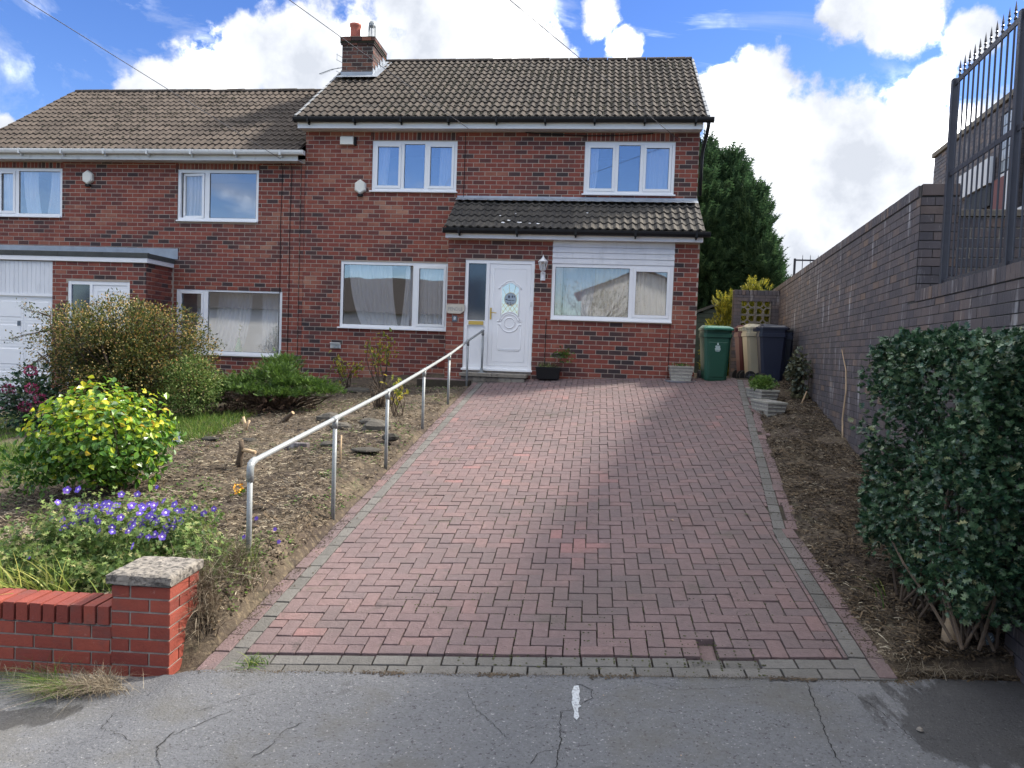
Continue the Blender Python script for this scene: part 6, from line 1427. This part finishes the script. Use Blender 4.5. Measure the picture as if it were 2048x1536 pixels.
# --- yellowing shrubs
def open_shrub(label,x,y,h,w,n,m,leaf=.07,nl=90):
    z=zgard(x,y); t=thing('deciduous_shrub',label,'shrub',(x,y,z)); B=[];E=[];P=[]
    for i in range(n):
        a=RS.uniform(0,2*PI); r=w*RS.uniform(.3,1); e=np.array([x+r*math.cos(a),y+r*.6*math.sin(a),z+h*RS.uniform(.6,1)]); B.append((x+RS.normal(0,.04),y,z-.05)); E.append(tuple(e))
        for k in range(nl//n): P.append(np.array(B[-1])+(e-np.array(B[-1]))*RS.uniform(.55,1.02)+RS.normal(0,.05,3))
    twigs(t,'stems',B,E,M_['bark'],.011,.004,.15,5,5); P=np.array(P); stuff(t,'foliage',leaf_oval(.5),orient(P,np.tile([0,0,1.],(len(P),1)),RS.uniform(leaf*.6,leaf*1.2,len(P)),.0,jitter=.9),m)
    return t
open_shrub('bare-stemmed shrub with yellow leaves left of the air brick',-4.55,13.3,.70,.38,9,M_['rose'],.085,110)
open_shrub('taller bare-stemmed shrub with golden leaves under the large window',-3.85,13.2,.98,.40,9,M_['rose'],.09,130)
open_shrub('slim yellow-green seedling just behind the handrail',-2.85,10.5,.62,.14,8,M_['rose'],.08,60)
open_shrub('low red-stemmed shrub cut back near the flower bed rocks',-3.3,11.2,.45,.22,26,M_['juni'],.03,40)
# --- stumps
def stump(label,x,y,parts):
    z=zgard(x,y); t=thing('cut_stump',label,'stump',(x,y,z))
    for pts,r in parts:
        mb=MB(); mb.tube([(x+a,y+b,z+c) for a,b,c in pts],r,8); mb.build('cut_branch',M_['bark'] if r[0]>.03 else M_['cut'],t,smooth=True)
        a=Vector(pts[-1]);b=Vector(pts[-2]); d=(a-b).normalized(); mb=MB(); p=Vector((x,y,z))+a; mb.tube([p,p+d*.004],r[-1]*.98,8); mb.build('cut_face',M_['cut'],t)
stump('sawn forked branch stump in the middle of the cleared bed',-3.85,7.75,[([(0,0,-.05),(.02,0,.10),(.05,-.02,.22),(.03,0,.30)],[.045,.036,.03,.028]),([(.05,-.02,.20),(.13,-.03,.20),(.22,-.05,.19)],[.022,.02,.019]),([(0,0,.0),(-.06,-.06,-.0),(-.13,-.1,-.02)],[.018,.015,.013])])
stump('pair of pale freshly cut stubs below the juniper',-4.75,9.75,[([(0,0,-.03),(0,0,.08),(-.03,0,.19)],[.025,.022,.018]),([(0,0,.0),(.03,0,.08),(.06,0,.14)],[.02,.018,.016])])
stump('thick pale cut stub at the right foot of the juniper',-4.35,10.2,[([(-.1,0,-.03),(0,0,.08),(.10,-.03,.16)],[.04,.035,.028])])
stump('thin upright cut stem behind the second rail post',-2.75,7.9,[([(0,0,-.02),(.0,0,.15),(.005,0,.30)],[.011,.010,.010])])
# --- rocks
def rock(label,x,y,s,group='rocks edging the old bed',name='rock'):
    V,F=[],[]; n=9;mb=MB(); r=[(.001,1),(.55,.85),(.95,.35),(1,-.1),(.8,-.5)]
    sd=random.uniform(0,50)
    for i,(a,z) in enumerate(r):
        for k in range(n):
            q=2*PI*k/n; p=Vector((a*math.cos(q),a*math.sin(q),z)); d=1+.28*mnoise.noise(p*1.3+Vector((sd,0,0))); V.append((x+p.x*s[0]*d,y+p.y*s[1]*d,zgard(x,y)+s[2]*(.25+p.z*d)))
    F=[(i*n+k,i*n+(k+1)%n,(i+1)*n+(k+1)%n,(i+1)*n+k) for i in range(len(r)-1) for k in range(n)]
    mb.add(V,F); return tag(mb.build(name,M_['rock']),label,'rock',group)
rock('grey-green rounded rock behind the third rail post',-2.85,9.55,(.19,.13,.12))
rock('flat buried stone slab near the middle rail posts',-2.62,8.45,(.17,.15,.03))
rock('small pale stone beside the third rail post',-2.50,9.0,(.10,.08,.07))
RK=[]
RK_=[('low dark stone just left of the lone edging brick',-3.2,8.75,.14,.08,.06),('dark stone behind the lone edging brick',-3.65,9.25,.16,.09,.05),('small dark stone below the juniper stubs',-4.35,9.05,.14,.1,.06),('flat dark stone in front of the juniper, beside the forked stump',-4.0,8.9,.16,.1,.05),('larger mossy stone left of the grey-green rock',-3.4,9.75,.20,.12,.10),('rough stone in front of the grey-green rock',-2.95,9.2,.12,.1,.06),('biggest dark rock at the right foot of the juniper',-3.75,10.3,.26,.15,.14),('dark rock behind the grey-green rock',-3.1,10.1,.2,.12,.08),('low stone beside the clear plastic scrap',-4.95,9.2,.14,.1,.06),('long flat stone at the foot of the house wall near the landing',-3.15,12.6,.5,.16,.13),('long stone under the yellow-leaved shrubs by the house',-4.2,12.9,.4,.15,.10)]
for lb,x,y,a,b,c in RK_[::2]+RK_[7:8]: rock(lb,x,y,(a*.8,b*.8,c*.7))
mb=MB(); mb.cbox(-3.72,-3.42,8.62,8.72,zgard(-3.5,8.7)-.03,zgard(-3.5,8.7)+.055,.006); tag(mb.build('edging_brick',M_['dbrick']),'single dark brick lying in the bed behind the second rail post','brick')
mb=MB(); x,y=-5.28,8.95; z=zgard(x,y); mb.add([(x-.09,y,z),(x+.06,y-.02,z+.02),(x+.06,y,z+.17),(x-.01,y+.02,z+.20),(x+.02,y+.07,z+.02),(x-.06,y+.05,z+.04)],[(0,1,2,3),(1,4,2),(4,5,3,2),(5,0,3)]); tag(mb.build('plastic_scrap',M_['clear']),'crumpled piece of clear plastic on the soil by the camellia','litter')
t=thing('marigold','tiny orange and yellow flower low on the cleared soil','flower',(-3.32,6.7,.36)); P,Nn=shell_pts(40,(-3.32,6.7,.44),(.04,.03,.05),inner=.4); stuff(t,'petals',leaf_small(.7),orient(P,Nn,.03,.2),M_['marig'],None); P,Nn=shell_pts(14,(-3.32,6.7,.38),(.08,.06,.03),inner=.4); stuff(t,'leaves',leaf_small(.7),orient(P,Nn,.06,.1),M_['weed'],None)

# --- litter over the cleared ground
def scatter_litter(name,label,n,region,m,ln,w,parent=None,z_=.004,curl=.4):
    V=[];F=[]
    for _ in range(n):
        while True:
            x,y=region()
            if mnoise.noise(Vector((x*2.6,y*2.6,n*.01)))+.5*mnoise.noise(Vector((x*9,y*9,2)))>RS.uniform(-.55,.35): break
        z=zg(x,y)+z_+RS.uniform(0,.012); a=RS.uniform(0,PI*2); l_=ln*RS.uniform(.4,1.5); ww=w*RS.uniform(.5,1.4); el=RS.normal(0,.25); k=RS.normal(0,curl)
        o=len(V)
        for i in range(3):
            t=i/2; aa=a+k*t; px,py,pz=x+math.cos(aa)*l_*t,y+math.sin(aa)*l_*t,z+max(0,math.sin(el)*l_*t)+.006*(i==1); V+=[(px-math.sin(aa)*ww,py+math.cos(aa)*ww,pz),(px+math.sin(aa)*ww,py-math.cos(aa)*ww,pz+.003)]
        F+=[(o,o+1,o+3,o+2),(o+2,o+3,o+5,o+4)]
    o=link(name,np_mesh(name,V,F,m),parent,False,'stuff'); tag(o,label,'litter'); return o
def regG():
    while True:
        t=RS.rand()**1.5; y=4.4+t*9.2; x=-2.33-RS.rand()*(2.2+ (y-4.4)*.55)
        if y>4.36+.058*(x+2.44): return x,y
def regR():
    while True:
        t=RS.rand()**1.6; y=4.36+t*9.3; x=RS.uniform(edgeR(y)+.0,2.928+(y-8.556)*.1074)
        return x,y
scatter_litter('dry_clippings','straw-coloured clippings scattered over the cleared front garden',30000,regG,M_['straw'],.055,.0020)
scatter_litter('leaf_mould','dark leaf scraps scattered over the cleared front garden',12000,regG,M_['mulch'],.035,.007)
scatter_litter('dry_clippings','brownish clippings scattered over the strip of soil below the dark wall',16000,regR,M_['mulch'],.05,.0035)
scatter_litter('dry_clippings','pale straw pieces on the strip of soil below the dark wall',3600,lambda:(lambda p:p)(regR()),M_['straw'],.045,.0020)
def clods(name,label,n,reg,m,lo,hi):
    C=[(math.cos(2*PI*k/6)*(.8+.3*(k%2)),math.sin(2*PI*k/6)*(.9-.2*(k%3)),0) for k in range(6)]+[(.45*math.cos(2*PI*k/4+.4),.4*math.sin(2*PI*k/4+.4),.62-.1*(k%2)) for k in range(4)]
    Fc=[(0,1,6),(1,7,6),(1,2,7),(2,3,7),(3,8,7),(3,4,8),(4,9,8),(4,5,9),(5,0,9),(0,6,9),(6,7,8),(6,8,9)]; Ms=[]
    for _ in range(n):
        x,y=reg(); r=lo+(hi-lo)*RS.rand()**3
        Ms.append(np.array(Matrix.Translation((x,y,zg(x,y)-r*.1))@Matrix.Rotation(RS.uniform(0,6.3),4,'Z')@Matrix.Rotation(RS.normal(0,.3),4,'X')@Matrix.Diagonal((r,r*RS.uniform(.6,1),r*RS.uniform(.6,1),1))))
    P,FF=joined(C,Fc,np.array(Ms)); tag(link(name,np_mesh(name,P,FF,m),None,False,'stuff'),label,'soil')
clods('soil_clods','lumps of dry brown soil over the cleared front garden',9000,regG,M_['soil'],.006,.035)
clods('soil_clods','lumps of dark soil on the strip below the dark wall',5000,regR,M_['soil'],.005,.03)
clods('garden_grit','small grey stones scattered over the cleared front garden',700,regG,M_['rock'],.006,.028)
def gr2():
    x,y=regG(); return (x,y)
scatter_litter('small_weeds','little green weeds coming up on the cleared garden',5200,lambda:next(p for p in iter(gr2,None) if mnoise.noise(Vector((p[0]*1.1,p[1]*1.1,5)))>.02),M_['weed'],.03,.007)
def regD():
    y=4.3+9.5*RS.rand()**1.5; return (RS.uniform(-2.2,edgeR(y)),y)
V=[]
def moss_joints():
    V=[];F=[]
    for _ in range(5200):
        x,y=regD(); 
        if nz3((x,y,0),.8,3)<-.05: continue
        gx=round((x-x0)/U)*U+x0; 
        if RS.rand()<.5: x=gx+RS.normal(0,.002)
        else: y=round((y-4.17)/U)*U+4.17+RS.normal(0,.002)
        z=zdrive(x,y)-.003; r=RS.uniform(.004,.009); o=len(V)
        for k in range(5): V.append((x+r*math.cos(k*1.257),y+r*1.3*math.sin(k*1.257),z))
        V.append((x,y,z+.005)); F+=[(o+k,o+(k+1)%5,o+5) for k in range(5)]
    return V,F
V,F=moss_joints(); M_['jmoss']=mat('green_moss',[(0,(.03,.032,.014)),(1,(.075,.080,.03))],1,20,.4,.6,60)
link('joint_moss',np_mesh('joint_moss',V,F,M_['jmoss']),driveway,False,'stuff')
# loose soil spilled on the drive edges
V=[];F=[]
def spill(n,reg):
    for _ in range(n):
        x,y=reg(); z=zdrive(x,y)+.001; r=RS.uniform(.002,.007)*(1 if RS.rand()<.9 else 1.8); o=len(V); a0=RS.uniform(0,6)
        for k in range(4): V.append((x+r*math.cos(k*1.57+a0)*RS.uniform(.6,1.2),y+r*math.sin(k*1.57+a0),z))
        V.append((x,y,z+r*.6)); F.extend([(o+k,o+(k+1)%4,o+4) for k in range(4)])
spill(2600,lambda:(-2.27+abs(RS.normal(0,.06)),4.3+RS.rand()**1.3*9))
spill(2600,lambda:(lambda y:(edgeR(y)-abs(RS.normal(0,.09)),y))(4.5+RS.rand()**1.3*8.5))
for cx,cy,s in () and ((-2.0,4.95,.09),(-2.02,5.9,.12),(1.35,5.0,.06),(1.45,5.6,.06),(1.5,6.1,.05),(-2.05,5.3,.08)): spill(260,lambda:(RS.normal(cx,s),RS.normal(cy,s*1.2)))
for _ in range(2600):
    x=RS.uniform(-2.3,1.9); y=pedge(x)-abs(RS.normal(0,.02)) if RS.rand()<.8 else pedge(x)+abs(RS.normal(0,.012)); z=zpave(x,y)+.010*mnoise.noise(Vector((x*.7,y*.7,5)))+.004; r=RS.uniform(.0015,.006)*(1.6 if mnoise.noise(Vector((x*3,0,0)))>.1 else .8); o=len(V)
    for k in range(4): V.append((x+r*math.cos(k*1.57)*RS.uniform(.6,1.2),y+r*math.sin(k*1.57),z))
    V.append((x,y,z+r*.5)); F.extend([(o+k,o+(k+1)%4,o+4) for k in range(4)])
spo=link('spilled_soil',np_mesh('spilled_soil',V,F,M_['soil']),None,False,'stuff'); tag(spo,'dark soil crumbs spilled over both edges of the driveway','soil')
# a few fallen leaves and pebbles
def bit(name,label,cat,x,y,zf_,s,m,VF,group=None):
    M=np.array(Matrix.Translation((x,y,zf_(x,y)+.008))@Matrix.Rotation(random.uniform(0,6),4,'Z')@Matrix.Diagonal((s,s,s,1))); P,FF=joined(*VF,np.array([M])); tag(link(name,np_mesh(name,P,FF,m)),label,cat,group)
bit('fallen_leaf','pale green holly leaf lying near the right edge of the driveway','leaf',1.40,6.85,zdrive,.07,M_['dead'],leaf_holly())
bit('fallen_leaf','small orange-brown leaf lying on the right half of the driveway','leaf',.72,6.65,zdrive,.05,M_['cut'],leaf_oval())
mb=MB(); mb.lathe([(.001,1),(.7,.7),(1,0)],8); peb=tri(mb)
bit('pebble','flat pale pebble on the damp pavement at the lower right','pebble',1.61,3.73,zpave,.016,M_['cap'],peb)
for x,y in ((-.94,3.89),(-2.0,3.77),(-1.85,3.78),(-1.5,3.4),(.7,3.72),(-1.2,3.25),(.1,3.95),(1.0,3.6),(-.6,3.35),(-1.1,3.65),(.45,3.4)): bit('litter_scrap','tiny pale scrap lying on the grey pavement','litter',x,y,zpave,.009,M_['cut'],leaf_oval(.8),'pale scraps on the pavement')

# ================================================================== HOLLY HEDGE (right)
ho=thing('holly_hedge','large clipped dark green holly bush against the dark wall at the right','hedge',(2.12,4.75,zdrive(2.1,4.7)))
def box_shell(n,x0,x1,y0,y1,z0,z1,depth,sd,mask):
    P=[];Nn=[]
    while len(P)<n:
        f=RS.rand(); y=RS.uniform(y0,y1); z=RS.uniform(z0,z1); d=abs(RS.normal(0,depth))
        if f<.46: x=x0+d; q=(-1,0,.2); p=[x,y,z]
        elif f<.74: p=[RS.uniform(x0,x1),y0+d,z]; q=(0,-1,.2)
        elif f<.90: p=[RS.uniform(x0,x1),y,z1-d]; q=(0,0,1)
        else: p=[RS.uniform(x0,x1),y1-d,z]; q=(0,1,.2)
        lump=.15*nz3(p,2.2,sd)+.09*nz3(p,5,sd)
        p=np.array(p)-np.array(q)*(-lump)
        # taper in towards the foot, round the shoulders
        t=max(0,(.62-p[2])/.6); cx_,cy_=(x0+x1)/2,(y0+y1)/2
        p[0]+= .22*t*(1 if p[0]<cx_ else -1); p[1]+=.30*t*(1 if p[1]<cy_ else -1)
        s_=max(0,(p[2]-(z1-.35))/.35)
        p[0]+=.10*s_*s_*(1 if p[0]<cx_ else -1)
        if mask(p): P.append(p);Nn.append(q)
    return np.array(P),np.array(Nn,float)
P,Nn=box_shell(16500,1.96,2.52,4.10,5.75,.46,2.03,.13,4,lambda p: nz3(p,3.2,9)>-.30 or RS.rand()<.2)
Mh=orient2(P,Nn,RS.uniform(.034,.062,len(P)),jit=1.0); hm=RS.rand(len(P))<.5; Mh[hm]=orient(P[hm],Nn[hm],RS.uniform(.036,.062,hm.sum()),.3,jitter=.8)
sc_h=score(Mh)*np.where(P[:,0]<2.1,2,1)
pieces(ho,'leaf',*leaf_holly(),Mh,M_['holly'],300,sc=sc_h,rest='foliage')
for q in range(34):     # stray shoots standing out of the clipped faces
    a=P[RS.randint(len(P))].copy(); dd=np.array([RS.uniform(-.9,.2),RS.uniform(-.5,.3),RS.uniform(.1,1.0)]); dd/=np.linalg.norm(dd); l_=RS.uniform(.06,.17); PS=np.array([a+dd*l_*t+RS.normal(0,.008,3) for t in np.linspace(.1,1,7)]); stuff(ho,'stray_shoot',leaf_holly(),orient(PS,np.tile(dd,(7,1)),RS.uniform(.03,.05,7),.2,jitter=.9),M_['holly'])
B0=[(2.15+random.uniform(-.12,.12),4.75+random.uniform(-.5,.5),.3) for _ in range(46)]
twigs(ho,'branches',B0,[(random.uniform(2.0,2.4),random.uniform(4.25,5.6),random.uniform(.6,1.9)) for _ in range(46)],M_['bark'],.010,.004,.1,5,5)
mb=MB(); mb.tube([(2.13,4.62,.15),(2.14,4.62,.42),(2.12,4.66,.7)],[.055,.045,.035],9); mb.tube([(2.19,4.70,.15),(2.20,4.70,.45)],[.045,.035],9); mb.build('trunk',M_['cut'],ho,smooth=True)
blades('strap_leaf_plant','few long green strap leaves drooping below the holly hedge','plant',[(1.93,5.1),(1.95,5.25)],9,.24,.006,M_['grass'],(-.5,-.2),.4)
t=thing('plant_label','small dark plant tag with a white leaf emblem under the holly','tag',(2.28,4.50,.30)); mb=MB(); mb.prism([(-.03,-.035),(.02,-.035),(.035,0),(.02,.035),(-.03,.035)],-.001,.001); mb.build('tag_plate',M_['numb'],t,True)
mb=MB(); 
for a in (-60,-30,0,30,60): mb.add([(0,-.002,-.02),(.028*math.sin(R(a))-.003,-.002,-.02+.045*math.cos(R(a))),(.028*math.sin(R(a))+.003,-.002,-.02+.045*math.cos(R(a)))],[(0,1,2)])
mb.build('emblem',M_['logo'],t,True)
# withered plant against the wall
t=thing('withered_plant','withered holly plant with dead grey leaves against the dark wall near the bins','plant',(3.1,12.0,1.2))
P,Nn=shell_pts(420,(3.08,12.0,1.72),(.17,.15,.30),inner=.8,seed=3); stuff(t,'foliage',leaf_holly(),orient(P,Nn,RS.uniform(.05,.09,len(P)),-.2),M_['dead'])
P,Nn=shell_pts(160,(3.12,12.0,1.36),(.10,.1,.22),inner=.8,seed=3); stuff(t,'drooping_leaves',leaf_holly(),orient(P,Nn,RS.uniform(.06,.1,len(P)),-.9),M_['dead']); twigs(t,'stems',[(3.12,12.0,1.15)]*6,[(3.08+random.uniform(-.1,.1),12,1.9) for _ in range(6)],M_['bark'],.014,.004)
mb=MB(); mb.tube([(3.02,11.6,1.12),(3.16,11.75,1.38)],.012,6); mb.tube([(2.72,11.0,1.05),(2.86,10.75,1.02)],.010,6); tag(mb.build('cut_stick',M_['cut']),'pale cut sticks lying on the soil below the dark wall','stick')
mb=MB(); 
x,y,_=wp(.9,0,-.03); mb.tube([(x,y,.85),(x+.0,y+.06,1.15),(x+.01,y+.02,1.5),(x+.02,y+.1,1.75),(x+.02,y+.3,2.0)],[.012,.010,.009,.007,.004],6); tag(mb.build('ivy_stem',M_['cut']),'dead climbing stem clinging to the face of the dark wall','stem')
# plants in containers
P,Nn=shell_pts(800,(2.56,12.0,1.46),(.20,.36,.13),inner=.9,seed=3); stt=thing('trough_plant','bright green leafy plant filling the farther stone trough','plant',(2.56,12.02,1.38)); stuff(stt,'foliage',leaf_palm(),orient(P,Nn,RS.uniform(.03,.06,len(P)),.4),M_['weed'])
P,Nn=shell_pts(130,(1.50,13.80,1.66),(.17,.12,.05),inner=.9,seed=3); stt=thing('planter_weeds','sparse dry weeds in the square stone planter','plant',(1.5,13.8,1.64)); stuff(stt,'foliage',leaf_small(),orient(P,Nn,RS.uniform(.03,.05,len(P)),.4),M_['ger'])
stt=thing('box_plant','grassy straggling plant spilling from the black plant box','plant',(-.9,13.9,1.5)); blades('foliage',None,None,[(-1.0,13.9),(-.8,13.88),(-.9,13.92)],170,.22,.003,M_['ger'],(0,-.2),.8,'stuff',stt,zf_=lambda x,y:1.50)
P,Nn=shell_pts(170,(-.62,13.85,1.78),(.20,.10,.15),inner=.9,seed=8); stuff(stt,'leafy_sprig',leaf_palm(),orient(P,Nn,RS.uniform(.035,.06,len(P)),.2),M_['jun']); twigs(stt,'stems',[(-.85,13.9,1.5)]*5,[(-.62+random.uniform(-.15,.15),13.85,1.8) for _ in range(5)]+[(-.95,13.85,1.95)],M_['bark'],.004,.002)

# ================================================================== TREES BEHIND
def conifer(label,x,y,z0,top,r,n,m,leaf=.28,name='conifer_tree',pw=.75,yr=.8,fr=None):
    t=thing(name,label,'tree',(x,y,z0)); P=[];Nn=[]
    while len(P)<n:
        v=RS.rand()**1.15; a=RS.uniform(0,2*PI); rr=r*(1-v)**pw*(1+.28*nz3((math.cos(a)*1.2,math.sin(a)*1.2,v*5),1.6,x*3)); k=1-.35*RS.rand()**1.5
        if v>.93: k*=.8
        z=z0+(top-z0)*v+RS.normal(0,.05); p=np.array([x+math.cos(a)*rr*k,y+math.sin(a)*rr*k*yr,z])
        if nz3(p,1.5,x)<-.42: continue
        P.append(p); Nn.append((math.cos(a),math.sin(a),.25+1.5*v**3))
    P=np.array(P);Nn=np.array(Nn); 
    stuff(t,'crown',frond(),orient(P,Nn,RS.uniform(leaf*.6,leaf*1.25,len(P)),.15,jitter=.35),m)
    ii=RS.choice(len(P),len(P)//9,False); stuff(t,'sprays',frond(),orient(P[ii]+Nn[ii]*.10,Nn[ii],RS.uniform(leaf*1.2,leaf*2.0,len(ii)),.5,jitter=.25),m)
    mb=MB(); mb.tube([(x,y,z0-.3),(x,y,z0+(top-z0)*.5),(x,y,top-.3)],[.16,.08,.015],8); mb.build('trunk',M_['bark'],t); mb=MB()
    return t
conifer('tall dark green conifer closest to the house corner',2.72,22,1.3,7.6,1.75,19000,M_['con'],pw=.62)
conifer('tall dark green conifer with a feathery top left of the hedge slope',3.50,22.4,1.3,7.4,1.75,19000,M_['con'],pw=.62)
conifer('shorter dark green conifer on the right flank of the tall pair',4.10,21.8,1.3,6.3,1.05,12000,M_['con'],pw=.5)
conifer('lowest dark conifer at the right end beside the railings',4.45,21.4,1.3,4.8,.75,7000,M_['con'],.24,pw=.4)
conifer('dark conifer mostly hidden behind the house gable',1.3,23,1.3,6.2,1.3,5000,M_['con'])
conifer('golden yellow conifer between the shed and the screen wall',2.98,18.3,1.35,3.12,.38,4600,M_['gold'],.13,'golden_conifer',.3)
conifer('golden yellow conifer behind the screen wall, tips showing over its top',3.62,18.1,1.35,3.42,.48,4600,M_['gold'],.12,'golden_conifer',.4)

# ================================================================== WIRES AND POLE
pole=thing('utility_pole','wooden utility pole across the street carrying the overhead wires','pole',(-9.1,-5.8,-.5))
mb=MB(); mb.tube([(-9.1,-5.8,-.8),(-9.1,-5.8,7.7)],[.14,.10],10); mb.build('pole',M_['bark'],pole); mb=MB(); mb.box(-9.35,-8.85,-5.85,-5.75,7.2,7.28); mb.build('crossarm',M_['fence'],pole)
def wire(label,a,b,sag):
    mb=MB(); a=Vector(a);b=Vector(b); mb.tube([a.lerp(b,t)-Vector((0,0,sag*4*t*(1-t))) for t in [i/24 for i in range(25)]],.0055,5); return tag(mb.build('overhead_wire',M_['fence']),label,'wire')
PT=(-9.07,-5.73,7.25)
wire('leftmost thin overhead wire, ending at the gutter of the left house',PT,(-6.50,14.65,5.52),.06)
wire('thin overhead wire passing the chimney to the fascia of the taller house',PT,(-2.70,14.70,6.15),.06)
wire('thin overhead wire reaching the wall beside the right upstairs window',PT,(1.39,14.97,6.02),.06)

# ================================================================== ACROSS THE STREET (seen only as reflections in the windows)
def far_house(name,label,x0,x1,y0,y1,ze,zr,wallm,roofm,z0=-.6,gable=False):
    t=thing(name,label,'house',((x0+x1)/2,y0,z0))
    mb=MB(); mb.box(x0,x1,y1,y0,z0,ze); 
    if gable: mb.add([(x0,y0,ze),(x1,y0,ze),((x0+x1)/2,y0,zr-.1)],[(0,1,2)])
    mb.build('wall',wallm,t)
    mb=MB()
    if gable:
        xm=(x0+x1)/2; mb.add([(x0-.4,y0+.3,ze-.15),(xm,y0+.3,zr),(xm,y1,zr),(x0-.4,y1,ze-.15),(x1+.4,y0+.3,ze-.15),(x1+.4,y1,ze-.15)],[(0,1,2,3),(4,5,2,1)])
    else: 
        ym=(y0+y1)/2; mb.add([(x0-.4,y0+.4,ze-.1),(x1+.4,y0+.4,ze-.1),(x1+.4,ym,zr),(x0-.4,ym,zr),(x0-.4,y1,ze-.1),(x1+.4,y1,ze-.1)],[(0,1,2,3),(3,2,5,4)])
    mb.build('roof',roofm,t)
    for a in ([] if gable else [x1-3]):
        mb=MB(); frame_rect(mb,a,a+1.5,ze-1.9,ze-.7,-y0-.0,-y0+.06,.07,); q=MB(); q.add([(x,-y,z) for x,y,z in mb.v],mb.f); w__=q.build('window',M_['upvc'],t)
        mb=MB(); mb.box(a+.06,a+1.44,y0+.01,y0+.02,ze-1.84,ze-.76); mb.build('pane',M_['roomd'],w__)
    return t
far_house('bungalow','white rendered bungalow with brown roof across the street',-31,-7.5,-14,-22,3.9,6.2,M_['render'],M_['optile'])
far_house('bungalow','white gabled house with orange-brown roof across the street',-1.0,5.4,-13,-21,5.2,6.5,M_['render'],M_['pot'],gable=True)
tt=thing('street_tree','half-bare small tree across the street','tree',(-.6,-10,-.3))
mb=MB(); mb.tube([(-.2,-10,-.4),(-.2,-10,1.8),(0,-10,3.2)],[.13,.10,.06],8); mb.build('trunk',M_['bark'],tt)
twigs(tt,'branches',[(-.1,-10,random.uniform(1.8,3.2)) for _ in range(30)],[(-.1+random.uniform(-2.6,2.6),-10+random.uniform(-1.5,1.5),random.uniform(3.2,5.6)) for _ in range(30)],M_['bark'],.02,.003,.15,5,4)
P,Nn=shell_pts(1500,(-.1,-10,4.4),(2.7,1.6,1.4),inner=.9,seed=2); stuff(tt,'foliage',leaf_small(),orient(P,Nn,RS.uniform(.06,.12,len(P)),.2),M_['berry'])
bpy.context.view_layer.update()
